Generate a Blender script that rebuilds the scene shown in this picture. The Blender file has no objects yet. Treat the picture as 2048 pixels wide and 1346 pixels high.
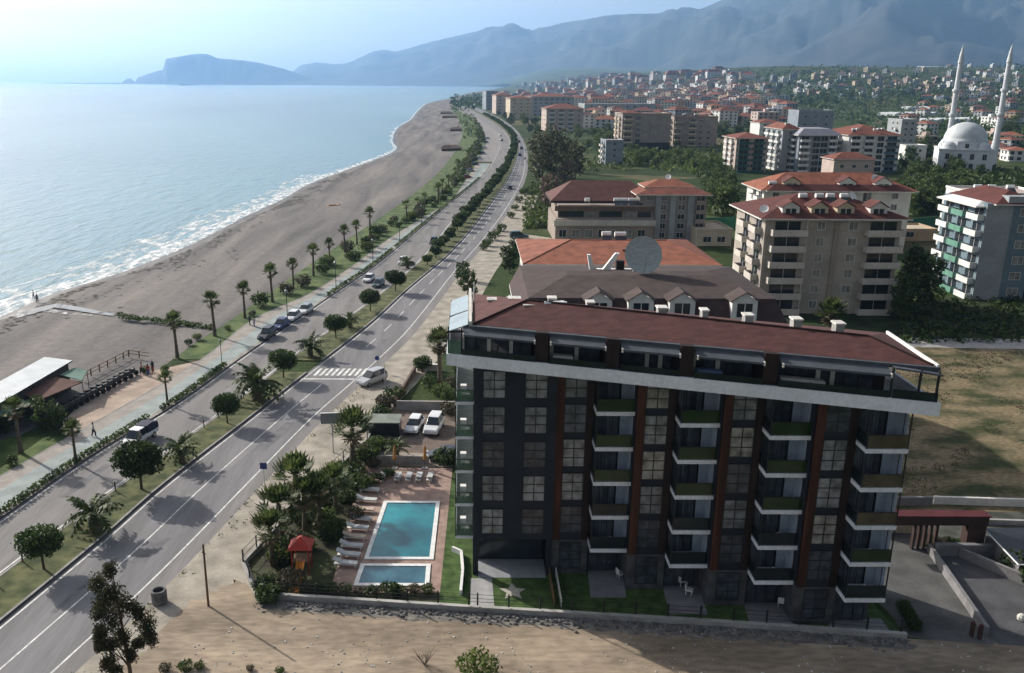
import bpy, math, random
from mathutils import Vector, Matrix, noise
random.seed(7)
SC = bpy.context.scene
COL = SC.collection
rad = math.radians
# ------------------------------------------------------------------ camera model (photo is 2048 x 1346)
CF, CPX, CPY, CR, CH = 1754., 936., 673., .0045, 40.
CP = math.atan((673 - 165.2) / CF)
_f = Vector((0, math.cos(CP), -math.sin(CP)))
_u0 = Vector((0, math.sin(CP), math.cos(CP)))
_r0 = Vector((1, 0, 0))
_r = _r0 * math.cos(CR) + _u0 * math.sin(CR)
_u = _u0 * math.cos(CR) - _r0 * math.sin(CR)
def ray(px, py):
    return _f + _r * ((px - CPX) / CF) - _u * ((py - CPY) / CF)
def G(px, py, z=0.):
    d = ray(px, py); t = (z - CH) / d.z
    return (d.x * t, d.y * t)
def hgt(py, x, y, px=None):
    px = CPX + CF * x / y if px is None else px
    d = ray(px, py); return CH + d.z * y / d.y
def mpp(y):                      # metres per photo pixel at ground distance y
    return (y * math.cos(CP) + CH * math.sin(CP)) / CF
cam = bpy.data.cameras.new('camera'); camo = bpy.data.objects.new('camera', cam); COL.objects.link(camo)
M = Matrix((( _r.x, _u.x, -_f.x, 0), (_r.y, _u.y, -_f.y, 0), (_r.z, _u.z, -_f.z, CH), (0, 0, 0, 1)))
camo.matrix_world = M
cam.sensor_width = 36; cam.sensor_fit = 'HORIZONTAL'; cam.lens = CF / 2048 * 36
cam.shift_x = (1024 - CPX) / 2048; cam.clip_start = .5; cam.clip_end = 90000
SC.camera = camo

# ------------------------------------------------------------------ light
SUN_EL, SUN_AZ = rad(27), rad(-50)        # azimuth from +Y, negative is over the sea
W = bpy.data.worlds.new('World'); SC.world = W; W.use_nodes = True
nt = W.node_tree; bg = nt.nodes['Background']
sky = nt.nodes.new('ShaderNodeTexSky'); sky.sky_type = 'NISHITA'; sky.sun_disc = False
sky.sun_elevation = SUN_EL; sky.sun_rotation = SUN_AZ; sky.dust_density = 3.0; sky.air_density = 1.2; sky.ozone_density = 1.5
_n = nt.nodes.new; _l = nt.links.new                      # thin veils of cloud in front of the sky
tc = _n('ShaderNodeTexCoord'); mpg = _n('ShaderNodeMapping'); mpg.inputs['Scale'].default_value = (1.6, 1.6, 7); _l(tc.outputs['Generated'], mpg.inputs[0])
cn = _n('ShaderNodeTexNoise'); cn.inputs['Scale'].default_value = 1.7; cn.inputs['Detail'].default_value = 6; cn.inputs['Distortion'].default_value = .4; _l(mpg.outputs[0], cn.inputs[0])
cm = _n('ShaderNodeMapRange'); cm.inputs['From Min'].default_value = .36; cm.inputs['From Max'].default_value = .66; cm.inputs['To Min'].default_value = .35; cm.inputs['To Max'].default_value = .85; _l(cn.outputs[0], cm.inputs[0])
bw = _n('ShaderNodeRGBToBW'); _l(sky.outputs[0], bw.inputs[0]); cl = _n('ShaderNodeVectorMath'); cl.operation = 'SCALE'; cl.inputs[0].default_value = (1.24, 1.12, 1.02); 
dt_ = _n('ShaderNodeVectorMath'); dt_.operation = 'DOT_PRODUCT'; _l(tc.outputs['Generated'], dt_.inputs[0]); dt_.inputs[1].default_value = (math.sin(SUN_AZ) * math.cos(SUN_EL), math.cos(SUN_AZ) * math.cos(SUN_EL), math.sin(SUN_EL))
gl = _n('ShaderNodeMapRange'); gl.interpolation_type = 'SMOOTHSTEP'; gl.inputs['From Min'].default_value = .25; gl.inputs['From Max'].default_value = .95; gl.inputs['To Min'].default_value = .8; gl.inputs['To Max'].default_value = 1.4; _l(dt_.outputs['Value'], gl.inputs[0])
ml = _n('ShaderNodeMath'); ml.operation = 'MULTIPLY'; _l(bw.outputs[0], ml.inputs[0]); _l(gl.outputs[0], ml.inputs[1]); _l(ml.outputs[0], cl.inputs['Scale'])
mxs = _n('ShaderNodeMix'); mxs.data_type = 'RGBA'; _l(cm.outputs[0], mxs.inputs[0]); _l(sky.outputs[0], mxs.inputs[6]); _l(cl.outputs[0], mxs.inputs[7]); _l(mxs.outputs[2], bg.inputs[0])
bg.inputs[1].default_value = SKY_STRENGTH = .088
sl = bpy.data.lights.new('sun', 'SUN'); sl.energy = 4.0; sl.angle = rad(.6); sl.color = (1, .94, .85)
so = bpy.data.objects.new('sun', sl); COL.objects.link(so)
sd = Vector((math.sin(SUN_AZ) * math.cos(SUN_EL), math.cos(SUN_AZ) * math.cos(SUN_EL), math.sin(SUN_EL)))
so.rotation_euler = sd.to_track_quat('Z', 'Y').to_euler(); so.location = (0, 0, 300)
SC.view_settings.view_transform = 'Standard'; SC.view_settings.look = 'None'
SC.view_settings.exposure = EXPO = .7; SC.view_settings.gamma = 1
SC.cycles.max_bounces = 7; SC.cycles.diffuse_bounces = 3; SC.cycles.glossy_bounces = 3; SC.cycles.transparent_max_bounces = 12
SC.cycles.volume_bounces = 2; SC.cycles.use_denoising = True

# ------------------------------------------------------------------ helpers
class MB:
    def __init__(s): s.v = []; s.f = []; s.m = []; s.mats = []; s.smooth = False
    def mi(s, m):
        if m not in s.mats: s.mats.append(m)
        return s.mats.index(m)
    def poly(s, pts, m):
        n = len(s.v); s.v += [tuple(p) for p in pts]; s.f.append(tuple(range(n, n + len(pts)))); s.m.append(s.mi(m))
    def box(s, x0, x1, y0, y1, z0, z1, m, top=None):
        if x0 > x1: x0, x1 = x1, x0
        if y0 > y1: y0, y1 = y1, y0
        s.prism([(x0, y0), (x1, y0), (x1, y1), (x0, y1)], z0, z1, m, top)
    def prism(s, pl, z0, z1, m, top=None, bottom=True):
        a = sum(pl[i][0] * pl[(i + 1) % len(pl)][1] - pl[(i + 1) % len(pl)][0] * pl[i][1] for i in range(len(pl)))
        if a < 0: pl = pl[::-1]
        k = len(pl); n = len(s.v)
        s.v += [(p[0], p[1], z0) for p in pl] + [(p[0], p[1], z1) for p in pl]
        for i in range(k):
            j = (i + 1) % k; s.f.append((n + i, n + j, n + k + j, n + k + i)); s.m.append(s.mi(m))
        s.f.append(tuple(range(n + k, n + 2 * k))); s.m.append(s.mi(top or m))
        if bottom: s.f.append(tuple(range(n + k - 1, n - 1, -1))); s.m.append(s.mi(m))
    def hexa(s, lo, hi, m):       # two quads (lower, upper rings) joined
        n = len(s.v); k = len(lo); s.v += [tuple(p) for p in lo] + [tuple(p) for p in hi]; q = s.mi(m)
        for i in range(k):
            j = (i + 1) % k; s.f.append((n + i, n + j, n + k + j, n + k + i)); s.m.append(q)
        s.f.append(tuple(range(n + k, n + 2 * k))); s.m.append(q); s.f.append(tuple(range(n + k - 1, n - 1, -1))); s.m.append(q)
    def cyl(s, p0, p1, r0, r1, m, n=8, caps=True):
        p0, p1 = Vector(p0), Vector(p1); d = (p1 - p0).normalized()
        a = d.orthogonal().normalized(); b = d.cross(a)
        ring = lambda p, r: [p + (a * math.cos(2 * math.pi * i / n) + b * math.sin(2 * math.pi * i / n)) * r for i in range(n)]
        k = len(s.v); q = s.mi(m); s.v += [tuple(p) for p in ring(p0, r0) + ring(p1, r1)]
        for i in range(n):
            j = (i + 1) % n; s.f.append((k + i, k + j, k + n + j, k + n + i)); s.m.append(q)
        if caps:
            s.f.append(tuple(range(k + n - 1, k - 1, -1))); s.m.append(q); s.f.append(tuple(range(k + n, k + 2 * n))); s.m.append(q)
    def tube(s, pts, rs, m, n=6):
        for i in range(len(pts) - 1): s.cyl(pts[i], pts[i + 1], rs[i], rs[i + 1], m, n, caps=(i in (0, len(pts) - 2)))
    def lathe(s, prof, m, n=20, c=(0, 0)):
        k = len(s.v); q = s.mi(m)
        for r, z in prof:
            s.v += [(c[0] + r * math.cos(2 * math.pi * i / n), c[1] + r * math.sin(2 * math.pi * i / n), z) for i in range(n)]
        for a in range(len(prof) - 1):
            for i in range(n):
                j = (i + 1) % n; s.f.append((k + a * n + i, k + a * n + j, k + (a + 1) * n + j, k + (a + 1) * n + i)); s.m.append(q)
    def mesh(s, name):
        me = bpy.data.meshes.new(name); me.from_pydata(s.v, [], s.f)
        for m in s.mats: me.materials.append(m)
        me.polygons.foreach_set('material_index', s.m)
        if s.smooth: me.polygons.foreach_set('use_smooth', [True] * len(s.f))
        me.update(); return me
    def build(s, name, parent=None, world=True):
        if parent is not None and world:
            o = parent_origin(parent); s.v = [(x - o[0], y - o[1], z - o[2]) for x, y, z in s.v]
        ob = bpy.data.objects.new(name, s.mesh(name)); COL.objects.link(ob)
        if parent is not None: ob.parent = parent
        return ob
def parent_origin(p):
    x = y = z = 0
    while p is not None: x += p.location.x; y += p.location.y; z += p.location.z; p = p.parent
    return (x, y, z)
def tag(o, label=None, cat=None, group=None, kind=None):
    if label: o['label'] = label
    if cat: o['category'] = cat
    if group: o['group'] = group
    if kind: o['kind'] = kind
    return o
def thing(name, label, cat, loc=(0, 0, 0), rz=0., group=None):
    o = bpy.data.objects.new(name, None); COL.objects.link(o); o.empty_display_size = .1
    o.location = loc; o.rotation_euler = (0, 0, rz); return tag(o, label, cat, group)
def dup(o, loc=None, rz=None, label=None, scale=None, parent=None, group=None):
    c = o.copy(); COL.objects.link(c); c.parent = parent
    if loc is not None: c.location = loc
    if rz is not None: c.rotation_euler = (0, 0, rz)
    if scale is not None: c.scale = scale if hasattr(scale, '__len__') else (scale,) * 3
    if label: c['label'] = label
    if group: c['group'] = group
    for ch in list(o.children): dup(ch, parent=c)
    return c
def struct(name, mb): return tag(mb.build(name), kind='structure')
ORD = 'first second third fourth fifth sixth seventh eighth ninth tenth eleventh twelfth thirteenth fourteenth fifteenth sixteenth seventeenth eighteenth nineteenth twentieth'.split()
TENS = {2: 'twenty', 3: 'thirty', 4: 'forty', 5: 'fifty', 6: 'sixty', 7: 'seventy', 8: 'eighty', 9: 'ninety'}
def ordn(i):                      # 0 -> first
    if i < 20: return ORD[i]
    n = i + 1
    if n >= 100: return 'hundred-and-' + ordn(n - 101) if n > 100 else 'hundredth'
    return (TENS[n // 10][:-1] + 'ieth') if n % 10 == 0 else TENS[n // 10] + '-' + ORD[n % 10 - 1]
def curve(pts):                   # x as a smooth function of y through world points
    pts = sorted(pts, key=lambda p: p[1]); ys = [p[1] for p in pts]; xs = [p[0] for p in pts]; n = len(ys)
    d = [(xs[i + 1] - xs[i]) / (ys[i + 1] - ys[i]) for i in range(n - 1)]
    m = [d[0]] + [(d[i - 1] + d[i]) / 2 for i in range(1, n - 1)] + [d[-1]]
    def fn(y):
        if y <= ys[0]: return xs[0] + m[0] * (y - ys[0])
        if y >= ys[-1]: return xs[-1] + m[-1] * (y - ys[-1])
        i = max(k for k in range(n - 1) if ys[k] <= y); h = ys[i + 1] - ys[i]; t = (y - ys[i]) / h
        return (xs[i] * (1 + 2 * t) * (1 - t) ** 2 + m[i] * h * t * (1 - t) ** 2 + xs[i + 1] * t * t * (3 - 2 * t) + m[i + 1] * h * t * t * (t - 1))
    return fn
def S(t): t = max(0., min(1., t)); return t * t * (3 - 2 * t)
def fbm(x, y, z=0, o=4): return noise.fractal(Vector((x, y, z)), 1.0, 2.0, o)

# ------------------------------------------------------------------ materials
MATS = {}
def mat(name, col, rough=.8, var=.12, scale=.5, metal=0., spec=.3, stretch=None, col2=None, bump=0., bscale=4., contrast=(.35, .65), coord='Position', alpha=1., detail=5., fine=.1):
    if name in MATS: return MATS[name]
    m = bpy.data.materials.new(name); m.use_nodes = True; t = m.node_tree; b = t.nodes['Principled BSDF']
    b.inputs['Roughness'].default_value = rough; b.inputs['Metallic'].default_value = metal; b.inputs['Specular IOR Level'].default_value = spec
    b.inputs['Alpha'].default_value = alpha
    if coord == 'Position': src = t.nodes.new('ShaderNodeNewGeometry').outputs['Position']
    else: src = t.nodes.new('ShaderNodeTexCoord').outputs['Object']
    mp = t.nodes.new('ShaderNodeMapping'); t.links.new(src, mp.inputs[0]); mp.inputs['Scale'].default_value = stretch or (1, 1, 1)
    n = t.nodes.new('ShaderNodeTexNoise'); n.inputs['Scale'].default_value = scale; n.inputs['Detail'].default_value = detail; t.links.new(mp.outputs[0], n.inputs[0])
    r = t.nodes.new('ShaderNodeValToRGB'); t.links.new(n.outputs[0], r.inputs[0])
    c1 = tuple(c * (1 - var) for c in col); c2 = col2 or tuple(min(1, c * (1 + var)) for c in col)
    r.color_ramp.elements[0].position, r.color_ramp.elements[1].position = contrast
    r.color_ramp.elements[0].color = (*c1, 1); r.color_ramp.elements[1].color = (*c2, 1)
    nf = t.nodes.new('ShaderNodeTexNoise'); nf.inputs['Scale'].default_value = scale * 9; nf.inputs['Detail'].default_value = 3; t.links.new(mp.outputs[0], nf.inputs[0])
    rf_ = t.nodes.new('ShaderNodeMapRange'); rf_.inputs['From Min'].default_value = .3; rf_.inputs['From Max'].default_value = .7; rf_.inputs['To Min'].default_value = 1 - fine; rf_.inputs['To Max'].default_value = 1 + fine; t.links.new(nf.outputs[0], rf_.inputs[0])
    sc_ = t.nodes.new('ShaderNodeVectorMath'); sc_.operation = 'SCALE'; t.links.new(r.outputs[0], sc_.inputs[0]); t.links.new(rf_.outputs[0], sc_.inputs['Scale']); t.links.new(sc_.outputs[0], b.inputs['Base Color'])
    if bump:
        n2 = t.nodes.new('ShaderNodeTexNoise'); n2.inputs['Scale'].default_value = bscale; n2.inputs['Detail'].default_value = 4; t.links.new(mp.outputs[0], n2.inputs[0])
        bp = t.nodes.new('ShaderNodeBump'); bp.inputs['Strength'].default_value = bump; t.links.new(n2.outputs[0], bp.inputs['Height']); t.links.new(bp.outputs[0], b.inputs['Normal'])
    MATS[name] = m; return m
def leafmat(name, dark, light, trans=.25, rough=.6):
    if name in MATS: return MATS[name]
    m = bpy.data.materials.new(name); m.use_nodes = True; t = m.node_tree; b = t.nodes['Principled BSDF']
    g = t.nodes.new('ShaderNodeNewGeometry'); r = t.nodes.new('ShaderNodeValToRGB'); t.links.new(g.outputs['Random Per Island'], r.inputs[0])
    r.color_ramp.elements[0].color = (*dark, 1); r.color_ramp.elements[1].color = (*light, 1)
    oi = t.nodes.new('ShaderNodeObjectInfo'); hv = t.nodes.new('ShaderNodeHueSaturation'); mr = t.nodes.new('ShaderNodeMapRange')
    mr.inputs['To Min'].default_value = .75; mr.inputs['To Max'].default_value = 1.25
    t.links.new(oi.outputs['Random'], mr.inputs[0]); t.links.new(mr.outputs[0], hv.inputs['Value']); t.links.new(r.outputs[0], hv.inputs['Color'])
    t.links.new(hv.outputs[0], b.inputs['Base Color']); b.inputs['Roughness'].default_value = rough; b.inputs['Specular IOR Level'].default_value = .25
    tr = t.nodes.new('ShaderNodeBsdfTranslucent'); t.links.new(hv.outputs[0], tr.inputs[0]); mx = t.nodes.new('ShaderNodeMixShader'); mx.inputs[0].default_value = trans
    o = t.nodes['Material Output']; t.links.new(b.outputs[0], mx.inputs[1]); t.links.new(tr.outputs[0], mx.inputs[2]); t.links.new(mx.outputs[0], o.inputs[0])
    MATS[name] = m; return m
m_white = mat('white paint', (.75, .74, .72), .6, .08, 2)
m_offw = mat('off white plaster', (.6, .58, .54), .8, .1, .4)
m_conc = mat('concrete', (.32, .31, .3), .85, .18, .8)
m_dark = mat('dark metal', (.025, .027, .03), .45, .2, 2)
m_black = mat('black rubber', (.02, .02, .02), .8, .2, 3)
m_steel = mat('steel', (.45, .46, .48), .35, .1, 2, metal=.8)
m_wood = mat('timber', (.16, .095, .05), .7, .3, 1.5, stretch=(1, 1, .2))
m_bark = mat('bark', (.09, .065, .045), .9, .3, 3)
m_palmbark = mat('palm trunk', (.11, .09, .065), .9, .35, 2.5, stretch=(1, 1, 3))
m_glassd = mat('dark window glass', (.025, .032, .04), .08, .3, .7, spec=.6)
m_glassc = mat('curtained window glass', (.2, .2, .19), .12, .3, .9, spec=.6)
m_tile_r = mat('red roof tiles', (.175, .058, .036), .8, .25, .5)
m_tile_o = mat('orange roof tiles', (.25, .088, .05), .8, .22, .6)
m_tile_b = mat('brown roof tiles', (.12, .055, .042), .8, .22, .6)
# ------------------------------------------------------------------ plan of the coast: each line is x as a function of y
C = lambda pts, z=0.: curve([G(a, b, z) for a, b in pts])
X_R = C([(107, 1343), (300, 1165), (500, 962), (628, 832), (716, 755), (807, 670), (855, 612), (905, 548), (960, 486), (1010, 420), (1045, 355), (1050, 318), (1046, 288), (1031, 262), (1003, 240), (974, 225), (950, 214)])
X_MR = C([(0, 1246), (211, 1072), (308, 986), (500, 836), (622, 740), (742, 646), (807, 586), (900, 506), (985, 402), (1016, 358), (1034, 316), (1036, 285), (1018, 260), (983, 236), (955, 222), (938, 212)])
X_ML = C([(0, 1153), (227, 982), (442, 828), (605, 701), (721, 619), (837, 526), (912, 436), (964, 384), (1006, 332), (1019, 300), (1019, 278), (1001, 255), (969, 234), (942, 220), (928, 212)])
X_LL = C([(0, 1039), (162, 926), (365, 800), (479, 718), (653, 598), (738, 540), (827, 468), (900, 407), (959, 358), (988, 318), (999, 290), (996, 270), (984, 256), (957, 238), (930, 222), (916, 212)])
X_P = C([(0, 954), (400, 721), (513, 636), (619, 588), (704, 533), (772, 482), (844, 437), (900, 402), (928, 366), (955, 322), (972, 285), (966, 262), (945, 240), (922, 224), (908, 212)])
_g = [(320, 738), (385, 690), (440, 655), (520, 600), (600, 543), (700, 476), (800, 408), (872, 350), (905, 310), (922, 280), (924, 255), (914, 235), (905, 222), (898, 212)]
X_G = curve([(X_P(30) - 6, 30.), (X_P(100) - 6, 100.)] + [G(*q) for q in _g])
X_S = curve([(-150, -60), (-112, 60), (-98, 120)] + [G(a, b, -2) for a, b in [(0, 632), (93, 591), (186, 562), (297, 524), (390, 484), (470, 443), (560, 400), (620, 367), (700, 337), (792, 300), (786, 282), (798, 254), (821, 240), (836, 222), (860, 205), (899, 197), (938, 186)]] + [(150, 6000), (300, 8000), (-200, 10500), (-1800, 11600), (-4500, 12600), (-7000, 15000), (-9000, 23500)])
def X_Gf(y): return X_G(y) if y < 1500 else max(X_S(y) + 25, X_P(1500) + (X_P(1500) - X_P(1400)) / 100 * 0) if y < 3500 else X_S(y) + 40
def T(x, y):
    z = 95 * S((y - 900) / 2200) * S((x - 100) / 900)
    if y > 700 and x > 100: z += 6 * fbm(x / 400, y / 400) * S((y - 900) / 800) * S((x - 150) / 300)
    if y > 5000: z *= 1 + 1.2 * S((y - 5000) / 6000)
    return z
def GT(px, py):                     # photo pixel -> point on the terrain
    d = ray(px, py); lo = None; t = 20.
    while t < 60000:
        if CH + d.z * t <= T(d.x * t, d.y * t): break
        lo = t; t *= 1.01
    else: return None
    a, b = lo or t, t
    for _ in range(20):
        c = (a + b) / 2
        if CH + d.z * c <= T(d.x * c, d.y * c): b = c
        else: a = c
    return (d.x * b, d.y * b, T(d.x * b, d.y * b))
# ------------------------------------------------------------------ ground, beach, sea
def img_nodes(name):
    m = bpy.data.materials.new(name); m.use_nodes = True; return m, m.node_tree, m.node_tree.nodes['Principled BSDF']
def land_material():
    m, t, b = img_nodes('fields and orchards'); N = t.nodes.new; L = t.links.new
    pos = N('ShaderNodeNewGeometry').outputs['Position']
    vo = N('ShaderNodeTexVoronoi'); vo.inputs['Scale'].default_value = .012; L(pos, vo.inputs[0])
    hs = N('ShaderNodeSeparateColor'); L(vo.outputs['Color'], hs.inputs[0])
    r1 = N('ShaderNodeValToRGB'); L(hs.outputs[0], r1.inputs[0]); e = r1.color_ramp.elements
    e[0].color = (.03, .05, .018, 1); e[1].color = (.13, .115, .07, 1); x = e.new(.5); x.color = (.045, .07, .022, 1); x = e.new(.8); x.color = (.07, .085, .035, 1)
    n = N('ShaderNodeTexNoise'); n.inputs['Scale'].default_value = .15; n.inputs['Detail'].default_value = 8; L(pos, n.inputs[0])
    n2 = N('ShaderNodeTexNoise'); n2.inputs['Scale'].default_value = 1.2; n2.inputs['Detail'].default_value = 4; L(pos, n2.inputs[0])
    mx = N('ShaderNodeMix'); mx.data_type = 'RGBA'; mx.blend_type = 'MULTIPLY'; mx.inputs[0].default_value = .8
    r2 = N('ShaderNodeValToRGB'); L(n.outputs[0], r2.inputs[0]); r2.color_ramp.elements[0].position = .3; r2.color_ramp.elements[1].position = .7
    r2.color_ramp.elements[0].color = (.45, .5, .4, 1); r2.color_ramp.elements[1].color = (1.2, 1.15, 1, 1)
    L(r1.outputs[0], mx.inputs[6]); L(r2.outputs[0], mx.inputs[7]); L(mx.outputs[2], b.inputs['Base Color']); b.inputs['Roughness'].default_value = .95; b.inputs['Specular IOR Level'].default_value = .1
    bp = N('ShaderNodeBump'); bp.inputs['Strength'].default_value = .6; bp.inputs['Distance'].default_value = .5; L(n2.outputs[0], bp.inputs['Height']); L(bp.outputs[0], b.inputs['Normal'])
    return m
def beach_material():
    m, t, b = img_nodes('grey beach sand'); N = t.nodes.new; L = t.links.new
    pos = N('ShaderNodeNewGeometry').outputs['Position']
    mp = N('ShaderNodeMapping'); mp.inputs['Scale'].default_value = (.13, .012, .13); mp.inputs['Rotation'].default_value = (0, 0, .12); L(pos, mp.inputs[0])
    n = N('ShaderNodeTexNoise'); n.inputs['Scale'].default_value = 1; n.inputs['Detail'].default_value = 7; n.inputs['Distortion'].default_value = .6; L(mp.outputs[0], n.inputs[0])
    r = N('ShaderNodeValToRGB'); L(n.outputs[0], r.inputs[0]); e = r.color_ramp.elements; e[0].position = .3; e[1].position = .72
    e[0].color = (.1, .094, .092, 1); e[1].color = (.25, .225, .2, 1); x = e.new(.5); x.color = (.165, .152, .145, 1)
    n2 = N('ShaderNodeTexNoise'); n2.inputs['Scale'].default_value = .9; n2.inputs['Detail'].default_value = 8; n2.inputs['Roughness'].default_value = .7; L(pos, n2.inputs[0])
    r2 = N('ShaderNodeValToRGB'); L(n2.outputs[0], r2.inputs[0]); r2.color_ramp.elements[0].position = .3; r2.color_ramp.elements[1].position = .6
    r2.color_ramp.elements[0].color = (.72, .72, .72, 1); r2.color_ramp.elements[1].color = (1.05, 1.05, 1.05, 1)
    mx = N('ShaderNodeMix'); mx.data_type = 'RGBA'; mx.blend_type = 'MULTIPLY'; mx.inputs[0].default_value = 1
    L(r.outputs[0], mx.inputs[6]); L(r2.outputs[0], mx.inputs[7]); L(mx.outputs[2], b.inputs['Base Color']); b.inputs['Roughness'].default_value = .9; b.inputs['Specular IOR Level'].default_value = .15
    bp = N('ShaderNodeBump'); bp.inputs['Strength'].default_value = .5; bp.inputs['Distance'].default_value = .3; L(n2.outputs[0], bp.inputs['Height']); L(bp.outputs[0], b.inputs['Normal'])
    return m
def sea_material():
    m, t, b = img_nodes('sea water'); N = t.nodes.new; L = t.links.new
    pos = N('ShaderNodeNewGeometry').outputs['Position']
    mp = N('ShaderNodeMapping'); mp.inputs['Scale'].default_value = (.004, .0016, 1); mp.inputs['Rotation'].default_value = (0, 0, .5); L(pos, mp.inputs[0])
    n = N('ShaderNodeTexNoise'); n.inputs['Scale'].default_value = 1; n.inputs['Detail'].default_value = 6; L(mp.outputs[0], n.inputs[0])
    r = N('ShaderNodeValToRGB'); L(n.outputs[0], r.inputs[0]); r.color_ramp.elements[0].position = .35; r.color_ramp.elements[1].position = .65
    r.color_ramp.elements[0].color = (.035, .12, .145, 1); r.color_ramp.elements[1].color = (.10, .215, .225, 1)
    L(r.outputs[0], b.inputs['Base Color']); b.inputs['Roughness'].default_value = .22; b.inputs['IOR'].default_value = 1.333
    w1 = N('ShaderNodeMapping'); w1.inputs['Scale'].default_value = (.22, .07, .2); w1.inputs['Rotation'].default_value = (0, 0, .95); L(pos, w1.inputs[0])
    a = N('ShaderNodeTexNoise'); a.inputs['Scale'].default_value = 1; a.inputs['Detail'].default_value = 6; a.inputs['Roughness'].default_value = .6; L(w1.outputs[0], a.inputs[0])
    bp = N('ShaderNodeBump'); bp.inputs['Strength'].default_value = .65; bp.inputs['Distance'].default_value = 1.7; L(a.outputs[0], bp.inputs['Height']); L(bp.outputs[0], b.inputs['Normal'])
    return m
def foam_material(name, lo, hi, sc):
    m, t, b = img_nodes(name); N = t.nodes.new; L = t.links.new
    pos = N('ShaderNodeNewGeometry').outputs['Position']
    mp = N('ShaderNodeMapping'); mp.inputs['Scale'].default_value = (sc, sc * .4, sc); mp.inputs['Rotation'].default_value = (0, 0, .35); L(pos, mp.inputs[0])
    n = N('ShaderNodeTexNoise'); n.inputs['Scale'].default_value = 1; n.inputs['Detail'].default_value = 8; n.inputs['Roughness'].default_value = .65; L(mp.outputs[0], n.inputs[0])
    r = N('ShaderNodeMapRange'); r.inputs['From Min'].default_value = lo; r.inputs['From Max'].default_value = hi; L(n.outputs[0], r.inputs[0]); L(r.outputs[0], b.inputs['Alpha'])
    b.inputs['Base Color'].default_value = (.78, .8, .8, 1); b.inputs['Roughness'].default_value = .8
    return m
m_land = land_material(); m_beach = beach_material(); m_sea = sea_material()
m_wet = mat('wet sand', (.085, .08, .073), .55, .3, .4, stretch=(1, .3, 1), col2=(.155, .142, .13))
YS = [-60 + 12 * i for i in range(56)] + [612 * 1.045 ** k for k in range(97)]
YS = [y for y in YS if y < 23000] + [23000]
OFF = [0, 4, 12, 30, 60, 100, 150, 220, 300, 400, 520, 660, 820, 1000, 1250, 1550, 1900, 2400, 3000, 3800, 5000, 7000, 10000, 13500]
mb = MB(); mb.smooth = True; k = len(OFF); q = mb.mi(m_land)
for y in YS:
    for o in OFF: x = X_Gf(y) + o; mb.v.append((x, y, T(x, y)))
for i in range(len(YS) - 1):
    for j in range(k - 1): mb.f.append((i * k + j, i * k + j + 1, (i + 1) * k + j + 1, (i + 1) * k + j)); mb.m.append(q)
struct('ground', mb)
mb = MB(); mb.smooth = True; qs = [mb.mi(m_wet), mb.mi(m_wet), mb.mi(m_wet), mb.mi(m_beach)]
cols = 11
YB = sorted(set([y for y in YS] + [-60 + 4 * i for i in range(150)]))
for y in YB:
    s, g = X_S(y), X_Gf(y); wet = min(3.2 + 2.2 * noise.noise(Vector((0, y / 19, 3))) + 1.2 * noise.noise(Vector((0, y / 6, 9))), (g - s) * .3)
    row = [(s - 300, -6.5), (s - 40, -3.6), (s, -2), (s + wet, -1.75)]
    for f in (.2, .4, .6, .8, .93): row.append((s + wet + (g - s - wet) * f, -1.75 + 1.75 * f ** .7 + .05 * fbm((s + f * 40) / 9, y / 30)))
    row += [(g, 0), (g + .6, -.05)]
    mb.v += [(a, y, z) for a, z in row]
k = len(row)
for i in range(len(YB) - 1):
    for j in range(k - 1): mb.f.append((i * k + j, i * k + j + 1, (i + 1) * k + j + 1, (i + 1) * k + j)); mb.m.append(qs[min(j, 3)])
struct('beach', mb)
def bz(x, y):
    s, g = X_S(y), X_Gf(y); f = (x - s - 3) / max(1, g - s - 3); return -2 if x < s else -1.75 if f < 0 else -1.75 + 1.75 * min(1, f) ** .7
mb = MB(); xs = [-24000, -12000, -4000, -1500, -600, -300, -150, 0, 400, 3000, 20000]; ys = [-400, 0, 200, 500, 1000, 2500, 6000, 15000, 23500]
for y in ys:
    for x in xs: mb.v.append((x, y, -2.))
q = mb.mi(m_sea); k = len(xs)
for i in range(len(ys) - 1):
    for j in range(k - 1): mb.f.append((i * k + j, i * k + j + 1, (i + 1) * k + j + 1, (i + 1) * k + j)); mb.m.append(q)
struct('sea', mb)
m_foam = foam_material('surf foam', .4, .6, .55); m_foam2 = foam_material('thin foam', .47, .66, .4)
def band(fa, fb, ys, z, m, mbx=None):
    b = mbx or MB(); n = len(b.v); q = b.mi(m)
    for y in ys:
        for x in (fa(y), fb(y)): b.v.append((x, y, z(y) if callable(z) else z))
    for i in range(len(ys) - 1): b.f.append((n + 2 * i, n + 2 * i + 1, n + 2 * i + 3, n + 2 * i + 2)); b.m.append(q)
    return b
nz = lambda y, s, k: noise.noise(Vector((k, y / s, k * 3.1)))
YF = [30 + 2 * i for i in range(290)] + [610 + 8 * i for i in range(180)]
near = lambda y: S((700 - y) / 550)
wob = lambda y, k: nz(y, 30, k) * 2.5 + nz(y, 9, k + 4) * 1.2
mb = band(lambda y: X_S(y) - 2.2 - 3.2 * near(y) + wob(y, 1) - 1.5 * max(0, nz(y, 40, 8)), lambda y: X_S(y) + (.9 if y < 500 else -.4) + .6 * wob(y, 2) * (1 if y < 500 else .4), YF, -1.965, m_foam)
band(lambda y: X_S(y) - 11 - 4 * near(y) + 2 * wob(y, 5), lambda y: X_S(y) - 2 + wob(y, 6), [y for y in YF if y < 420], -1.975, m_foam2, mb)
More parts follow.
